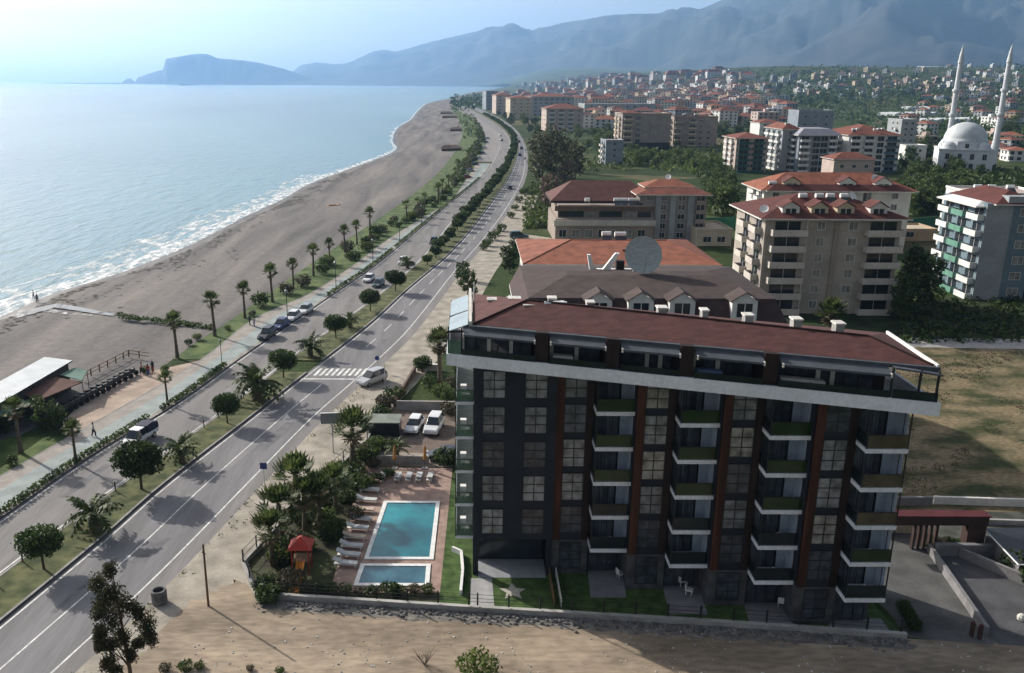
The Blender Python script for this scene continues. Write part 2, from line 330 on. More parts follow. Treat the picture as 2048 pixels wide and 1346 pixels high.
for k, (off, w) in enumerate(((13, .8),)):
    for (a, c) in ((40, 130), (170, 215)):
        ys = [a + 2 * i for i in range(int((c - a) / 2))]
        band(lambda y: X_S(y) - off + wob(y, 11 + k) - w * math.sin(math.pi * (y - a) / (c - a)), lambda y: X_S(y) - off + wob(y, 11 + k), ys, -1.97 - .004 * k, m_foam, mb)
struct('surf', mb)
# ------------------------------------------------------------------ road, median, promenade
def asph(name, c, v): return mat(name, c, .85, v, .35, stretch=(1.6, .12, 1), bump=.15, bscale=6, spec=.2)
m_asph = asph('asphalt', (.185, .18, .185), .14); m_asph2 = asph('old asphalt', (.2, .19, .185), .14)
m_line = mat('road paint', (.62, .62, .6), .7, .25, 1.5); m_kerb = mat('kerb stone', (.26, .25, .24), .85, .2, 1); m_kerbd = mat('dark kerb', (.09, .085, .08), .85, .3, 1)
m_medgrass = mat('median grass', (.055, .085, .02), .95, .45, .6, col2=(.13, .135, .055), bump=.5, bscale=9)
m_lawn = mat('lawn', (.035, .075, .014), .95, .3, 1.2, col2=(.07, .12, .03), bump=.5, bscale=12)
m_strip = mat('strip grass', (.055, .115, .018), .95, .4, .35, col2=(.13, .165, .05), bump=.5, bscale=9, contrast=(.4, .7))
m_prom = mat('promenade paving', (.3, .27, .24), .85, .16, .5); m_bike = mat('green grey cycle path', (.27, .31, .3), .85, .14, .5)
m_dirt = mat('verge dirt', (.3, .27, .22), .95, .2, .45, bump=.3, bscale=5, col2=(.4, .36, .3))
YR = [20 + 3 * i for i in range(130)] + [410 + 12 * i for i in range(100)]
off = lambda f, d: (lambda y: f(y) + d)
mb = band(X_MR, X_R, YR, .009, m_asph); band(X_R, off(X_R, 1.6), YR, .0085, m_asph2, mb); struct('road', mb)
mb = band(X_LL, X_ML, YR, .009, m_asph2); struct('coast_road', mb)
mb = MB()
for fa, d in ((X_R, -.12), (X_MR, .42), (X_ML, -.5), (X_LL, .35)): band(off(fa, d), off(fa, d + .16), [y for y in YR if y < 800], .014, m_line, mb)
for f0, f1 in ((X_MR, X_R),):
    mid = lambda y, f0=f0, f1=f1: (f0(y) * .5 + f1(y) * .5)
    y = 24
    while y < 520:
        if f0 is X_MR and 112 < y < 128: y += 9; continue
        ln = 9 if f0 is X_MR and y < 110 else 4.5
        ys = [y + i * ln / 3 for i in range(4)]; band(off(mid, -.07), off(mid, .07), ys, .014, m_line, mb); y += 9 if ln < 9 else 9.01
# zebra crossing and stop line
yz = 119.5
for i in range(9):
    x = X_MR(yz) + .9 + i * .82; mb.poly([(x, yz - 1.6, .015), (x + .45, yz - 1.6, .015), (x + .95, yz + 1.6, .015), (x + .5, yz + 1.6, .015)], m_line)
mb.poly([(X_MR(116) + .3, 116.2, .015), (X_R(116) - .2, 116.2, .015), (X_R(116) - .2, 116.6, .015), (X_MR(116) + .3, 116.6, .015)], m_line)
for i in range(0):
    x = X_LL(124) + 1 + i * 1.05; mb.poly([(x, 122.6, .015), (x + .45, 122.6, .015), (x + .9, 125.6, .015), (x + .45, 125.6, .015)], m_line)
struct('road_marking', mb)
mb = MB(); rn = random.Random(5); m_pat = [mat('road patch %d' % i, c, .9, .15, .8) for i, c in enumerate(((.15, .147, .15), (.165, .16, .162), (.215, .21, .208)))]
for i in range(34):
    y = rn.uniform(48, 260); f0, f1 = (X_MR, X_R) if i % 2 else (X_LL, X_ML); L = rn.uniform(2, 9); w = rn.uniform(.5, 1.9); o = rn.uniform(.7, 5.2)
    mb.poly([(f0(y) + o, y, .0108 + i * 4e-5), (f0(y) + o + w, y, .0108 + i * 4e-5), (f0(y + L) + o + w, y + L, .0108 + i * 4e-5), (f0(y + L) + o, y + L, .0108 + i * 4e-5)], m_pat[i % 3])
struct('road_patch', mb)
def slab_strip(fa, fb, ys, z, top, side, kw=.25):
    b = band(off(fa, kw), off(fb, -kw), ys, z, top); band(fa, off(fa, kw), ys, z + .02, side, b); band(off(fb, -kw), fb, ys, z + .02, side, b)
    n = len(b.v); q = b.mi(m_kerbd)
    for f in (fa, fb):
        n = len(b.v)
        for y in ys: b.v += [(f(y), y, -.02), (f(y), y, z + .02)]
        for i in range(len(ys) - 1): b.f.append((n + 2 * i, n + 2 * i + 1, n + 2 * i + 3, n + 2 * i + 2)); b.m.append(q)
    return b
YM = [y for y in YR if y < 1500]
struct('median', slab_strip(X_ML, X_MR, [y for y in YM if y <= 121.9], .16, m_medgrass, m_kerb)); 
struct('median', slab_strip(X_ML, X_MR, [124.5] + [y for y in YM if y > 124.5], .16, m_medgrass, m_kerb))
XC = lambda y: X_P(y) * .55 + (X_LL(y) - .9) * .45
YP = [y for y in YR if y < 460]
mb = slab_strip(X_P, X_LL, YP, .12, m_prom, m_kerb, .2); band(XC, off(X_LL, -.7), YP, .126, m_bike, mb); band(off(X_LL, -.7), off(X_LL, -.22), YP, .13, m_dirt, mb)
struct('promenade', mb)
mb = band(X_P, X_LL, [y for y in YR if y > 458], .006, mat('car park', (.24, .22, .21), .9, .15, .3)); struct('car_park', mb)
YG = [y for y in YR if 122 < y < 1400]
struct('grass_strip', band(X_G, X_P, YG, .06, m_strip)); 
struct('grass_strip', band(off(X_P, -7), X_P, [y for y in YR if 20 < y < 98], .06, m_strip))
struct('verge', band(off(X_R, 1.6), off(X_R, 9), [y for y in YR if y < 330], .004, m_dirt))
# the little stream over the beach
m_stream = foam_material('stream water', .36, .52, .35); m_stream.node_tree.nodes['Principled BSDF'].inputs['Base Color'].default_value = (.16, .17, .17, 1); m_stream.node_tree.nodes['Principled BSDF'].inputs['Roughness'].default_value = .4; m_bank = mat('green bank', (.09, .1, .035), .95, .4, .5)
spts = [G(a, b, -.9) for a, b in [(60, 615), (110, 608), (160, 618), (200, 627), (235, 636), (285, 640), (335, 648), (390, 656)]]
def ribbon(b, pts, ws, z, m):
    n = len(b.v); q = b.mi(m)
    for i, p in enumerate(pts):
        a = Vector(pts[max(0, i - 1)]); c = Vector(pts[min(len(pts) - 1, i + 1)]); d = (c - a).normalized(); nrm = Vector((-d.y, d.x))
        zz = z[i] if hasattr(z, '__len__') else z
        b.v += [(*(Vector(p) + nrm * ws[i]), zz), (*(Vector(p) - nrm * ws[i]), zz)]
    for i in range(len(pts) - 1): b.f.append((n + 2 * i, n + 2 * i + 1, n + 2 * i + 3, n + 2 * i + 2)); b.m.append(q)
    return b
def draped(px, ws, dz, m, name):
    pts = []
    for k in range(len(px) - 1):
        for q in range(5): f = q / 5; pts.append(G(px[k][0] * (1 - f) + px[k + 1][0] * f, px[k][1] * (1 - f) + px[k + 1][1] * f, -.8))
    n = len(pts); w = [max(.1, ws[0] + (ws[1] - ws[0]) * i / n) * (1 + .5 * noise.noise(Vector((i * .7, 3, dz)))) for i in range(n)]
    return struct(name, ribbon(MB(), pts, w, [bz(*p) + dz for p in pts], m))
draped([(40, 622), (110, 606), (160, 617), (200, 627), (240, 634)], (1.6, .6), .16, m_stream, 'stream')
draped([(20, 628), (60, 612), (100, 618), (150, 628), (200, 634)], (1.6, .4), .2, m_foam2, 'stream_foam')
b = MB(); rn = random.Random(8); m_deb = mat('dark beach debris', (.05, .05, .042), .95, .4, .6, col2=(.12, .11, .09))
for i in range(1500):
    y = rn.uniform(140, 430) if i % 4 else rn.uniform(140, 230); x = X_S(y) + 3.5 + abs(rn.gauss(0, 3.5 if i % 3 else 9)); 
    if noise.noise(Vector((x / 6, y / 14, 4))) < -.05 or x > X_G(y) - 4: continue
    r = rn.uniform(.12, .5) * (1 if y < 300 else 1.5); z = bz(x, y); a = rn.random() * 6.28; k = rn.uniform(.3, .7)
    b.poly([(x + r * math.cos(a + q * 1.05) * (1 if q % 3 else 1.5), y + r * 1.8 * math.sin(a + q * 1.05) * k, z + .03 + .1 * r) for q in range(6)], m_deb)
tag(b.build('beach_debris'), 'dark seaweed and debris washed up along the beach', kind='stuff')
struct('field_path', ribbon(MB(), [G(*p) for p in [(1345, 299), (1395, 304), (1430, 317), (1460, 333)]], [1.8] * 4, .02, m_dirt))
# ------------------------------------------------------------------ mountains and headland
m_hill = mat('scrub mountain', (.012, .02, .016), .95, .35, .0035, col2=(.045, .045, .036), detail=9)
def ridge(name, prof, dist, d0, d1, rough, nu, nv, base=-5):
    fx = curve([(h, p) for p, h in prof]); b = MB(); b.smooth = True; q = b.mi(m_hill); p0, p1 = prof[0][0], prof[-1][0]
    for i in range(nu + 1):
        px = p0 + (p1 - p0) * i / nu; D = dist(px); row = fx(px); dr = ray(px, 165); sx, sy = dr.x / dr.y, 1.
        for j in range(nv + 1):
            v = -1 + 2 * j / nv; y = D + (v * d0 if v < 0 else v * d1); x = sx * D if v >= 0 else sx * y * (1 - abs(v)) + sx * D * abs(v) * (y / D)
            h = hgt(row, sx * D, D, px); w = (1 - abs(v)); env = S(w) * .55 + w * .45
            nn = fbm(x / 900, y / 900, 1, 5); rg = 1 - abs(fbm(x / 700, y / 1500, 5, 4))
            z = h * env * (1 + rough * nn * (1 - w ** 3) * 1.2 + rough * .8 * (rg - .75) * (1 - w ** 4)) + rough * 18 * fbm(x / 160, y / 160, 2, 4)
            b.v.append((sx * y, y, base + max(0, z * 1.0 - base * env) if v > -1 and v < 1 else base))
    k = nv + 1
    for i in range(nu):
        for j in range(nv): b.f.append((i * k + j, i * k + k + j, i * k + k + j + 1, i * k + j + 1)); b.m.append(q)
    return struct(name, b)
ridge('headland', [(244, 165), (252, 159), (262, 157), (270, 163), (277, 155), (287, 152), (300, 147), (318, 142), (330, 136), (334, 122), (345, 117), (368, 112), (400, 107.5), (420, 108.5), (440, 116), (470, 119), (500, 122), (530, 128), (560, 135), (590, 144), (615, 154), (640, 160), (660, 165)], lambda p: 13500, 700, 900, .35, 150, 16)
ridge('mountains', [(540, 168), (590, 140), (600, 132), (625, 127), (660, 128), (700, 125), (725, 113), (745, 104), (765, 101), (785, 103), (800, 101), (830, 93), (860, 85), (890, 77), (920, 70), (950, 63), (975, 57), (1000, 54), (1028, 51), (1048, 58), (1062, 62), (1080, 56), (1105, 50), (1130, 44), (1160, 40), (1200, 32), (1250, 28), (1300, 27), (1340, 29), (1362, 27), (1390, 18), (1420, 5), (1450, -8), (1500, -22), (1600, -50), (1750, -75), (1900, -90), (2150, -105), (2500, -90)],
      lambda p: 16500 - 7000 * S((p - 560) / 1300), 4300, 4200, .42, 300, 40)
# air
hz = bpy.data.materials.new('haze air'); hz.use_nodes = True; t = hz.node_tree; t.nodes.clear()
o = t.nodes.new('ShaderNodeOutputMaterial'); pv = t.nodes.new('ShaderNodeVolumePrincipled'); t.links.new(pv.outputs[0], o.inputs['Volume'])
pv.inputs['Color'].default_value = (.34, .6, .98, 1); pv.inputs['Density'].default_value = HAZE_DENSITY = 6.2e-5; pv.inputs['Anisotropy'].default_value = .35
mb = MB(); mb.box(-24500, 24500, -600, 24500, -8, 1750, hz); tag(mb.build('haze'), kind='stuff', label='pale blue haze over the far coast and mountains')
# ------------------------------------------------------------------ vegetation
lf_dark = leafmat('dark round leaves', (.024, .042, .012), (.07, .11, .03), .32)
lf_mid = leafmat('mid green leaves', (.04, .068, .017), (.125, .165, .05), .38)
lf_olive = leafmat('olive grey leaves', (.05, .05, .03), (.14, .125, .075), .25)
lf_bright = leafmat('bright green leaves', (.045, .08, .015), (.13, .17, .04), .35)
lf_euc = leafmat('eucalyptus leaves', (.032, .042, .02), (.11, .105, .055), .32)
lf_brown = leafmat('dry brown leaves', (.07, .045, .035), (.17, .12, .09), .2)
lf_palm = leafmat('palm fronds', (.035, .06, .018), (.12, .15, .045), .36)
lf_dry = leafmat('dead palm fronds', (.1, .075, .045), (.2, .15, .09), .2)
def leaves(mb, c, r, n, size, m, rnd, hollow=.45, lump=.25, flat=1.):
    cx, cy, cz = c; seed = rnd.random() * 100
    for _ in range(n):
        d = Vector((rnd.gauss(0, 1), rnd.gauss(0, 1), rnd.gauss(0, 1)))
        if d.length < .01: continue
        d.normalize(); k = (hollow + (1 - hollow) * rnd.random() ** .5) * (1 + lump * noise.noise(d * 2.2 + Vector((seed, 0, 0))))
        p = Vector((cx + d.x * r[0] * k, cy + d.y * r[1] * k, cz + d.z * r[2] * k))
        s = size * rnd.uniform(.6, 1.35); a = Vector((rnd.gauss(0, 1), rnd.gauss(0, 1), rnd.gauss(0, 1) * flat)).normalized(); b = a.orthogonal().normalized()
        b = Matrix.Rotation(rnd.random() * 6.28, 3, a) @ b; e = a.cross(b)
        mb.poly([p - b * s, p - e * s * .55, p + b * s, p + e * s * .55], m)
def round_tree(name='tree', R=2.7, H=4.6, cz=None, n=1700, size=.22, m=None, seed=1, rz=None, trunk_r=.13, lumps=7):
    rnd = random.Random(seed); t = bpy.data.objects.new(name, None); COL.objects.link(t)
    rz = rz or R * .72; cz = cz or H - rz * .95; m = m or lf_dark
    b = MB(); b.tube([(0, 0, -.1), (.06, .03, cz * .5), (.02, -.05, cz)], [trunk_r * 1.25, trunk_r, trunk_r * .8], m_bark)
    for k in range(5):
        a = k * 1.26 + rnd.random(); b.tube([(.03, 0, cz - rz * .6), (R * .5 * math.cos(a), R * .5 * math.sin(a), cz + rz * .2)], [trunk_r * .6, trunk_r * .2], m_bark, 5)
    b.build('trunk', t, False)
    b = MB(); leaves(b, (0, 0, cz), (R * .86, R * .86, rz * .9), int(n * .45), size, m, rnd, .3, .3)
    for k in range(lumps):
        a = 6.283 * k / lumps + rnd.uniform(-.3, .3); e = rnd.uniform(-.5, .7); q = rnd.uniform(.5, .58)
        c = (R * q * math.cos(a) * math.cos(e), R * q * math.sin(a) * math.cos(e), cz + rz * q * 1.1 * math.sin(e)); s = rnd.uniform(.36, .5)
        leaves(b, c, (R * s, R * s, rz * s * 1.1), int(n * .55 / lumps), size, m, rnd, .5, .25)
    b.build('crown', t, False); return t
def frond(b, base, az, el, L, m, w, n=7, droop=1.0, blades=True, rnd=random):
    """feather frond: a drooping rib with leaflets on both sides"""
    p = Vector(base); e = el; pts = [p.copy()]
    for i in range(n):
        p = p + Vector((math.cos(az) * math.cos(e), math.sin(az) * math.cos(e), math.sin(e))) * (L / n); e -= droop / n * (1 + i * .15); pts.append(p.copy())
    sd = Vector((-math.sin(az), math.cos(az), 0))
    for i in range(n):
        ww = w * math.sin(math.pi * (i + .8) / (n + .8)); d = pts[i + 1] - pts[i]
        for s in (-1, 1):
            tip = pts[i] + sd * s * ww + d * .9 + Vector((0, 0, -ww * .45 + rnd.uniform(-.05, .05))); b.poly([pts[i], pts[i + 1], tip], m)
            tip2 = pts[i] + d * .5 + sd * s * ww * .85 + d * .8 + Vector((0, 0, -ww * .25)); b.poly([pts[i] + d * .45, pts[i + 1], tip2], m)
def feather_palm(seed=1, th=1.1, L=2.3, n=34, w=.42, name='date_palm', tr=.32):
    rnd = random.Random(seed); t = bpy.data.objects.new(name, None); COL.objects.link(t)
    b = MB(); b.tube([(0, 0, -.1), (0, 0, th * .5), (0, 0, th)], [tr * 1.15, tr, tr * 1.1], m_palmbark, 9); b.build('trunk', t, False)
    b = MB()
    for k in range(n):
        frond(b, (0, 0, th), k * 2.399 + rnd.uniform(-.2, .2), rnd.uniform(.1, 1.45), L * rnd.uniform(.8, 1.1), lf_palm, w, 7, rnd.uniform(.9, 1.5), rnd=rnd)
    b.build('crown', t, False); return t
def fan(b, base, az, el, st, r, m, rnd, n=9):
    p = Vector(base); d = Vector((math.cos(az) * math.cos(el), math.sin(az) * math.cos(el), math.sin(el))); c = p + d * st
    sd = Vector((-math.sin(az), math.cos(az), 0)); up = sd.cross(d)
    b.poly([p + sd * .03, p - sd * .03, c - sd * .02, c + sd * .02], m)
    for i in range(n):
        a = -1.75 + 3.5 * i / (n - 1); a2 = a + .24; q = r * rnd.uniform(.85, 1.05) * (1 - .15 * abs(a) / 1.75)
        x = lambda a, q, z: c + (d * math.cos(a) + sd * math.sin(a)) * q - up * z * q
        b.poly([c, x(a - .2, q * .55, .02), x(a, q, .28), x(a + .2, q * .55, .08)], m)
def fan_palm(seed=1, H=5.2, r=.75, n=26, skirt=6, name='fan_palm', tr=.2, m=None):
    rnd = random.Random(seed); t = bpy.data.objects.new(name, None); COL.objects.link(t); m = m or lf_palm
    lean = rnd.uniform(-.15, .15)
    b = MB(); b.tube([(0, 0, -.1), (lean * .3, 0, H * .35), (lean * .7, .05, H * .7), (lean, .05, H)], [tr * 1.5, tr * 1.05, tr * .95, tr * 1.05], m_palmbark, 9); b.build('trunk', t, False)
    b = MB()
    for k in range(n): fan(b, (lean, .05, H - .05), k * 2.399, rnd.uniform(-.35, 1.35), r * rnd.uniform(.7, 1.15), r, m, rnd)
    b.build('crown', t, False)
    if skirt:
        b = MB()
        for k in range(skirt): fan(b, (lean, .05, H - .25), k * 2.399 + 1, rnd.uniform(-1.35, -.7), r * .6, r * .8, lf_dry, rnd, 6)
        b.build('dead_leaf', t, False).name = 'skirt'
    return t
def bush(seed=1, R=1., H=1.2, n=420, size=.16, m=None, name='bush'):
    rnd = random.Random(seed); b = MB(); m = m or lf_mid
    b.tube([(0, 0, -.05), (0, 0, H * .5)], [.06, .03], m_bark, 5)
    leaves(b, (0, 0, H * .5), (R, R, H * .5), n // 2, size, m, rnd, .35, .4)
    for k in range(4):
        a = k * 1.6 + rnd.random(); leaves(b, (R * .55 * math.cos(a), R * .55 * math.sin(a), H * rnd.uniform(.4, .7)), (R * .5, R * .5, H * .35), n // 8, size, m, rnd, .4, .3)
    return b.build(name)
def place(t, x, y, z, label, cat, group=None, s=1., rz=None):
    t.location = (x, y, z); t.rotation_euler = (0, 0, random.random() * 6.28 if rz is None else rz); t.scale = s if hasattr(s, '__len__') else (s, s, s)
    return tag(t, label, cat, group)
class Proto:                         # first use places the original, later ones are copies
    def __init__(s, objs): s.objs = objs; s.used = [False] * len(objs); s.i = 0
    def put(s, x, y, z, label, cat, group=None, sc=1., rz=None, k=None):
        k = s.i % len(s.objs) if k is None else k; s.i += 1
        o = s.objs[k] if not s.used[k] else dup(s.objs[k]); s.used[k] = True
        return place(o, x, y, z, label, cat, group, sc, rz)
    def close(s):
        for o, u in zip(s.objs, s.used):
            if not u:
                for c in list(o.children): bpy.data.objects.remove(c)
                bpy.data.objects.remove(o)
# --- median: clipped round trees and date palms, nearest first
P_round = Proto([round_tree('clipped_tree', 2.75, 4.7, n=5200, size=.17, seed=s, rz=1.75, lumps=11) for s in (1, 2, 3)])
P_date = Proto([feather_palm(s) for s in (1, 2, 3)])
mz = .16
for i, (px, py, wpx, top, lab) in enumerate([(88, 1138, 97, 1049, 'dark clipped round tree nearest the camera on the median, left of the eucalyptus'), (283, 978, 106, 880, 'largest dark round tree on the median, partly in front of the white pickup'),
        (455, 846, 63, 784, 'small dark round tree on the median between two date palms, below the zebra crossing'), (567, 755, 62, 696, 'dark round tree on the median just below the zebra crossing, facing the paved square'),
        (672, 676, 54, 627, 'dark round tree on the median first above the zebra crossing'), (741, 622, 46, 576, 'dark round tree on the median second above the zebra crossing'), (791, 582, 48, 538, 'dark round tree on the median third above the zebra crossing, beside the dark car')]):
    x, y = G(px, py, mz); h = hgt(top, x, y) - mz; R = wpx * mpp(y) / 2
    P_round.put(x, y, mz, lab, 'tree', 'clipped round trees on the median', (R / 2.75, R / 2.75, h / 4.85))
for i, (px, py, L, lab) in enumerate([(190, 1062, 3.3, 'date palm on the median between the two nearest round trees'), (364, 925, 2.7, 'date palm on the median just above the largest round tree'), (515, 798, 4.6, 'largest date palm on the median, with long arching fronds'), (621, 712, 3.0, 'date palm on the median at the zebra crossing, on a bare trunk'), (700, 655, 2.3, 'small date palm on the median between the first two trees above the crossing'), (815, 535, 2.6, 'date palm on the median beside the white car')]):
    x, y = G(px, py, mz); P_date.put(x, y, mz, lab, 'palm', 'date palms on the median', L / 2.4, k=i % 3)
def lowtree(name, R, H, n, size, m, seed, **k): return round_tree(name, R, H, n=n, size=size, m=m, seed=seed, lumps=5, **k)
P_med = Proto([lowtree('median_tree', 2.2, 3.8, 520, .34, lf_dark, s) for s in (11, 12, 13)])
y = 196.; i = 0
while y < 1150:
    x = (X_ML(y) + X_MR(y)) / 2 + random.uniform(-.5, .5); s = random.uniform(.8, 1.12) * (1 if y > 240 else .8) * (1.15 if y > 320 else 1)
    P_med.put(x, y, mz, f'dark leafy tree in the far median row, {ordn(i)} going away from the crossing', 'tree', 'far row of trees on the median', s)
    y += random.uniform(6.5, 9.5) if y < 420 else random.uniform(11, 15); i += 1
# --- promenade palms
P_fan = Proto([fan_palm(s, 5.4, .95, 30) for s in (21, 22, 23)])
pp = [(355, 716), (430, 672), (490, 636), (545, 604), (587, 577), (627, 552), (660, 527), (690, 505), (714, 489), (740, 470)]
for i, q in enumerate(pp):
    x, y = G(*q, .06); P_fan.put(x, y, .06, f'fan palm on the grass strip beside the beach, {ordn(i)} counting from the stream', 'palm', 'fan palms along the promenade grass', (1.05, 1.1, .96, 1.08, .9, 1.04, .86, 1.0, .92, 1.12)[i])
y = 262.; i = 0
P_fan2 = Proto([fan_palm(s, 5., 1.1, 15, 3) for s in (31, 32)])
while y < 900:
    x = X_P(y) - random.uniform(2.4, 5); P_fan2.put(x, y, .06, f'distant fan palm along the promenade, {ordn(i)} beyond the near palm row', 'palm', 'distant palms along the promenade', random.uniform(.8, 1.15)); i += 1
    y += random.uniform(9, 15) if y < 500 else random.uniform(18, 30)
for px, py, top, lab in [(335, 808, 753, 'short fan palm on the hedge corner of the paved square'), (152, 925, 855, 'young bright fan palm on the promenade below the paved square'), (42, 905, 812, 'fan palm on the grass in front of the green awning')]:
    x, y = G(px, py, .1); P_fan.put(x, y, .1, lab, 'palm', None, (hgt(top, x, y)) / 5.9)
# --- bushes on the promenade grass
P_bush = Proto([bush(s, 1.3, 1.9, 420, .2, mm) for s, mm in ((1, lf_mid), (2, lf_olive), (3, lf_dark), (4, lf_mid))])
bl = [(522, 612, 'round dark bush between the third and fourth promenade palms', 1.35, 2), (573, 588, 'olive grey bush beside the fourth promenade palm', 1.2, 1), (607, 573, 'olive grey bush beyond the fourth promenade palm', 1.3, 1), (645, 548, 'dark bush by the sixth promenade palm', 1.3, 2)]
for px, py, lab, s, k in bl:
    x, y = G(px, py, .06); P_bush.put(x, y, .06, lab, 'bush', 'bushes on the promenade grass', s, k=k)
y = 196.; i = 0
while y < 760:
    for k in range(2 if y < 420 else 3):
        x = X_P(y) - random.uniform(1.2, 6.2); P_bush.put(x, y + random.uniform(-2, 2), .06, f'leafy bush among the promenade palms, {ordn(i)} beyond the sixth palm', 'bush', 'bushes on the promenade grass', random.uniform(.7, 1.5)); i += 1
    y += random.uniform(6, 9) if y < 330 else random.uniform(10, 18)
for k, (px, py) in enumerate([(378, 690), (395, 680), (455, 660), (505, 632), (24, 930), (330, 742), (290, 745)]):
    x, y = G(px, py, .06); P_bush.put(x, y, .06, ['low bush at the foot of the second promenade palm', 'low bush just before the second promenade palm', 'low bush just after the second promenade palm', 'low bush by the third promenade palm', 'low bush on the near lawn by the green awning', 'low bush at the end of the square grass', 'low bush beside the railing on the square'][k], 'bush', None, random.uniform(.45, .6))
# --- clipped hedge between promenade and road
def hedge(y0, y1, lab, n=60, h=.75, f=None, w=.42):
    rnd = random.Random(int(y0)); b = MB(); f = f or (lambda y: X_LL(y) - .42); yy = y0
    while yy < y1:
        leaves(b, (f(yy), yy, .12 + h * .5), (w, .55, h * .52), n, .15 if yy < 140 else .2, lf_mid if rnd.random() < .5 else lf_dark, rnd, .5, .3); yy += .7 if yy < 150 else 1.3
    return tag(b.build('hedge'), lab, 'hedge', 'low hedges between promenade and road')
hedge(62, 101, 'low clipped hedge along the road below the white pickup'); hedge(104, 113, 'short clipped hedge along the road by the young square palm', 60); hedge(113.5, 121.5, 'clipped hedge block by the crossing on the promenade edge', 70, .9)
hedge(166, 215, 'low hedge along the road beyond the parked cars', 36); hedge(218, 300, 'low hedge along the road in the middle distance', 26); hedge(303, 385, 'farthest low hedge along the road before the car park', 20)
# --- verge shrubs right of the road
P_sh = Proto([bush(s, 1.1, 1.6, 260, .2, mm) for s, mm in ((41, lf_dark), (42, lf_mid))])
for i, (px, py) in enumerate([(1022, 436), (1030, 420), (1038, 405), (1047, 388), (1003, 462), (994, 470), (985, 480), (975, 492), (968, 500)]):
    x, y = G(px, py); P_sh.put(x, y, 0, f'small dark shrub at the road edge, {ordn(i)} in the roadside row' if i < 4 else f'palm like shrub by the brown block driveway, {ordn(i - 4)} of its row', 'shrub', 'shrubs on the landward verge', random.uniform(1, 1.6))
# --- eucalyptus clump and other big trees in the middle distance
def big_tree(seed, R, H, n, size, m, name='tree', low=.25, lumps=14, tr=.35):
    rnd = random.Random(seed); t = bpy.data.objects.new(name, None); COL.objects.link(t)
    b = MB(); top = H * .8; b.tube([(0, 0, -.2), (.15, .1, H * .3), (-.1, .1, top)], [tr, tr * .7, tr * .25], m_bark, 7); cs = []
    for k in range(lumps):
        a = k * 2.399 + rnd.random() * .6; z = H * (low + (.92 - low) * (k + .5) / lumps); q = R * rnd.uniform(.3, .72) * math.sin(math.pi * min(.95, .22 + .75 * (z / H - low) / (1 - low))) ** .5
        c = (q * math.cos(a), q * math.sin(a), z); cs.append(c); b.tube([(0, 0, z * .72), c], [tr * .3, tr * .08], m_bark, 4)
    b.build('trunk', t, False); b = MB()
    for c in cs:
        s = rnd.uniform(.32, .5) * R; leaves(b, c, (s, s, s * rnd.uniform(.7, 1.1)), n // lumps, size, m, rnd, .25, .5)
    b.build('crown', t, False); return t
P_euc = Proto([big_tree(51, 6.5, 22, 1500, .55, lf_euc, 'eucalyptus_tree', .3), big_tree(52, 5.5, 18, 1300, .55, lf_euc, 'eucalyptus_tree', .22), big_tree(53, 5, 14, 1000, .5, lf_brown, 'eucalyptus_tree', .15)])
for i, (px, py, s, k, lab) in enumerate([(1084, 388, 1.05, 0, 'tall dark eucalyptus nearest the road bend'), (1112, 372, 1.1, 0, 'tall dark eucalyptus in the middle of the roadside clump'), (1150, 362, .95, 1, 'tall eucalyptus on the inland side of the roadside clump'), (1095, 420, .85, 2, 'brownish bare looking eucalyptus in front of the roadside clump'), (1128, 392, .9, 2, 'brownish eucalyptus behind the brown block roof'), (1085, 352, 1., 1, 'far eucalyptus behind the roadside clump'), (1135, 345, .9, 1, 'farthest inland eucalyptus of the roadside clump')]):
    x, y = G(px, py); P_euc.put(x, y, 0, lab, 'tree', 'eucalyptus clump by the road bend', s, k=k)
P_br = Proto([big_tree(61, 3.6, 7.5, 620, .42, lf_mid, 'broadleaf_tree', .2, 10, .2), big_tree(62, 3.2, 6.5, 560, .42, lf_dark, 'broadleaf_tree', .2, 9, .2), big_tree(63, 3., 5.5, 520, .42, lf_bright, 'broadleaf_tree', .15, 9, .18)])
def scatter(lab, cat, grp, quad, n, kinds, smin, smax, proto, seed):
    """n trees spread over a ground quad given by four photo corners"""
    rnd = random.Random(seed); (a, b, c, d) = quad; pts = []
    for _ in range(n * 30):
        u, v = rnd.random(), rnd.random(); px = (a[0] * (1 - u) + b[0] * u) * (1 - v) + (d[0] * (1 - u) + c[0] * u) * v; py = (a[1] * (1 - u) + b[1] * u) * (1 - v) + (d[1] * (1 - u) + c[1] * u) * v
        g = GT(px, py)
        if g is None: continue
        if all(abs(px - q[3]) + abs(py - q[4]) * 2 > q[5] for q in pts): pts.append((*g, px, py, 14 if py > 250 else 5))
        if len(pts) >= n: break
    for i, p in enumerate(sorted(pts, key=lambda p: p[3])):
        proto.put(p[0], p[1], p[2] - .1, f'{lab}, {ordn(i)} from the sea side', cat, grp, rnd.uniform(smin, smax), k=rnd.choice(kinds))
scatter('green orchard tree behind the brown block', 'tree', 'orchard behind the brown block', ((1255, 302), (1440, 322), (1455, 352), (1270, 330)), 30, (0, 2, 2), .7, 1., P_br, 1)
scatter('green garden tree beside the brown block', 'tree', 'trees between brown and beige blocks', ((1404, 345), (1464, 350), (1462, 425), (1408, 420)), 18, (0, 1, 0), .8, 1.15, P_br, 2)
scatter('green tree below the mosque', 'tree', 'trees below the mosque', ((1800, 338), (1990, 352), (1880, 430), (1795, 430)), 40, (0, 0, 1, 2), .85, 1.3, P_br, 3)
scatter('dark tree between the white blocks and the mosque', 'tree', 'trees beside the mosque', ((1800, 290), (1868, 290), (1872, 325), (1806, 325)), 9, (1, 0), .9, 1.4, P_br, 4)
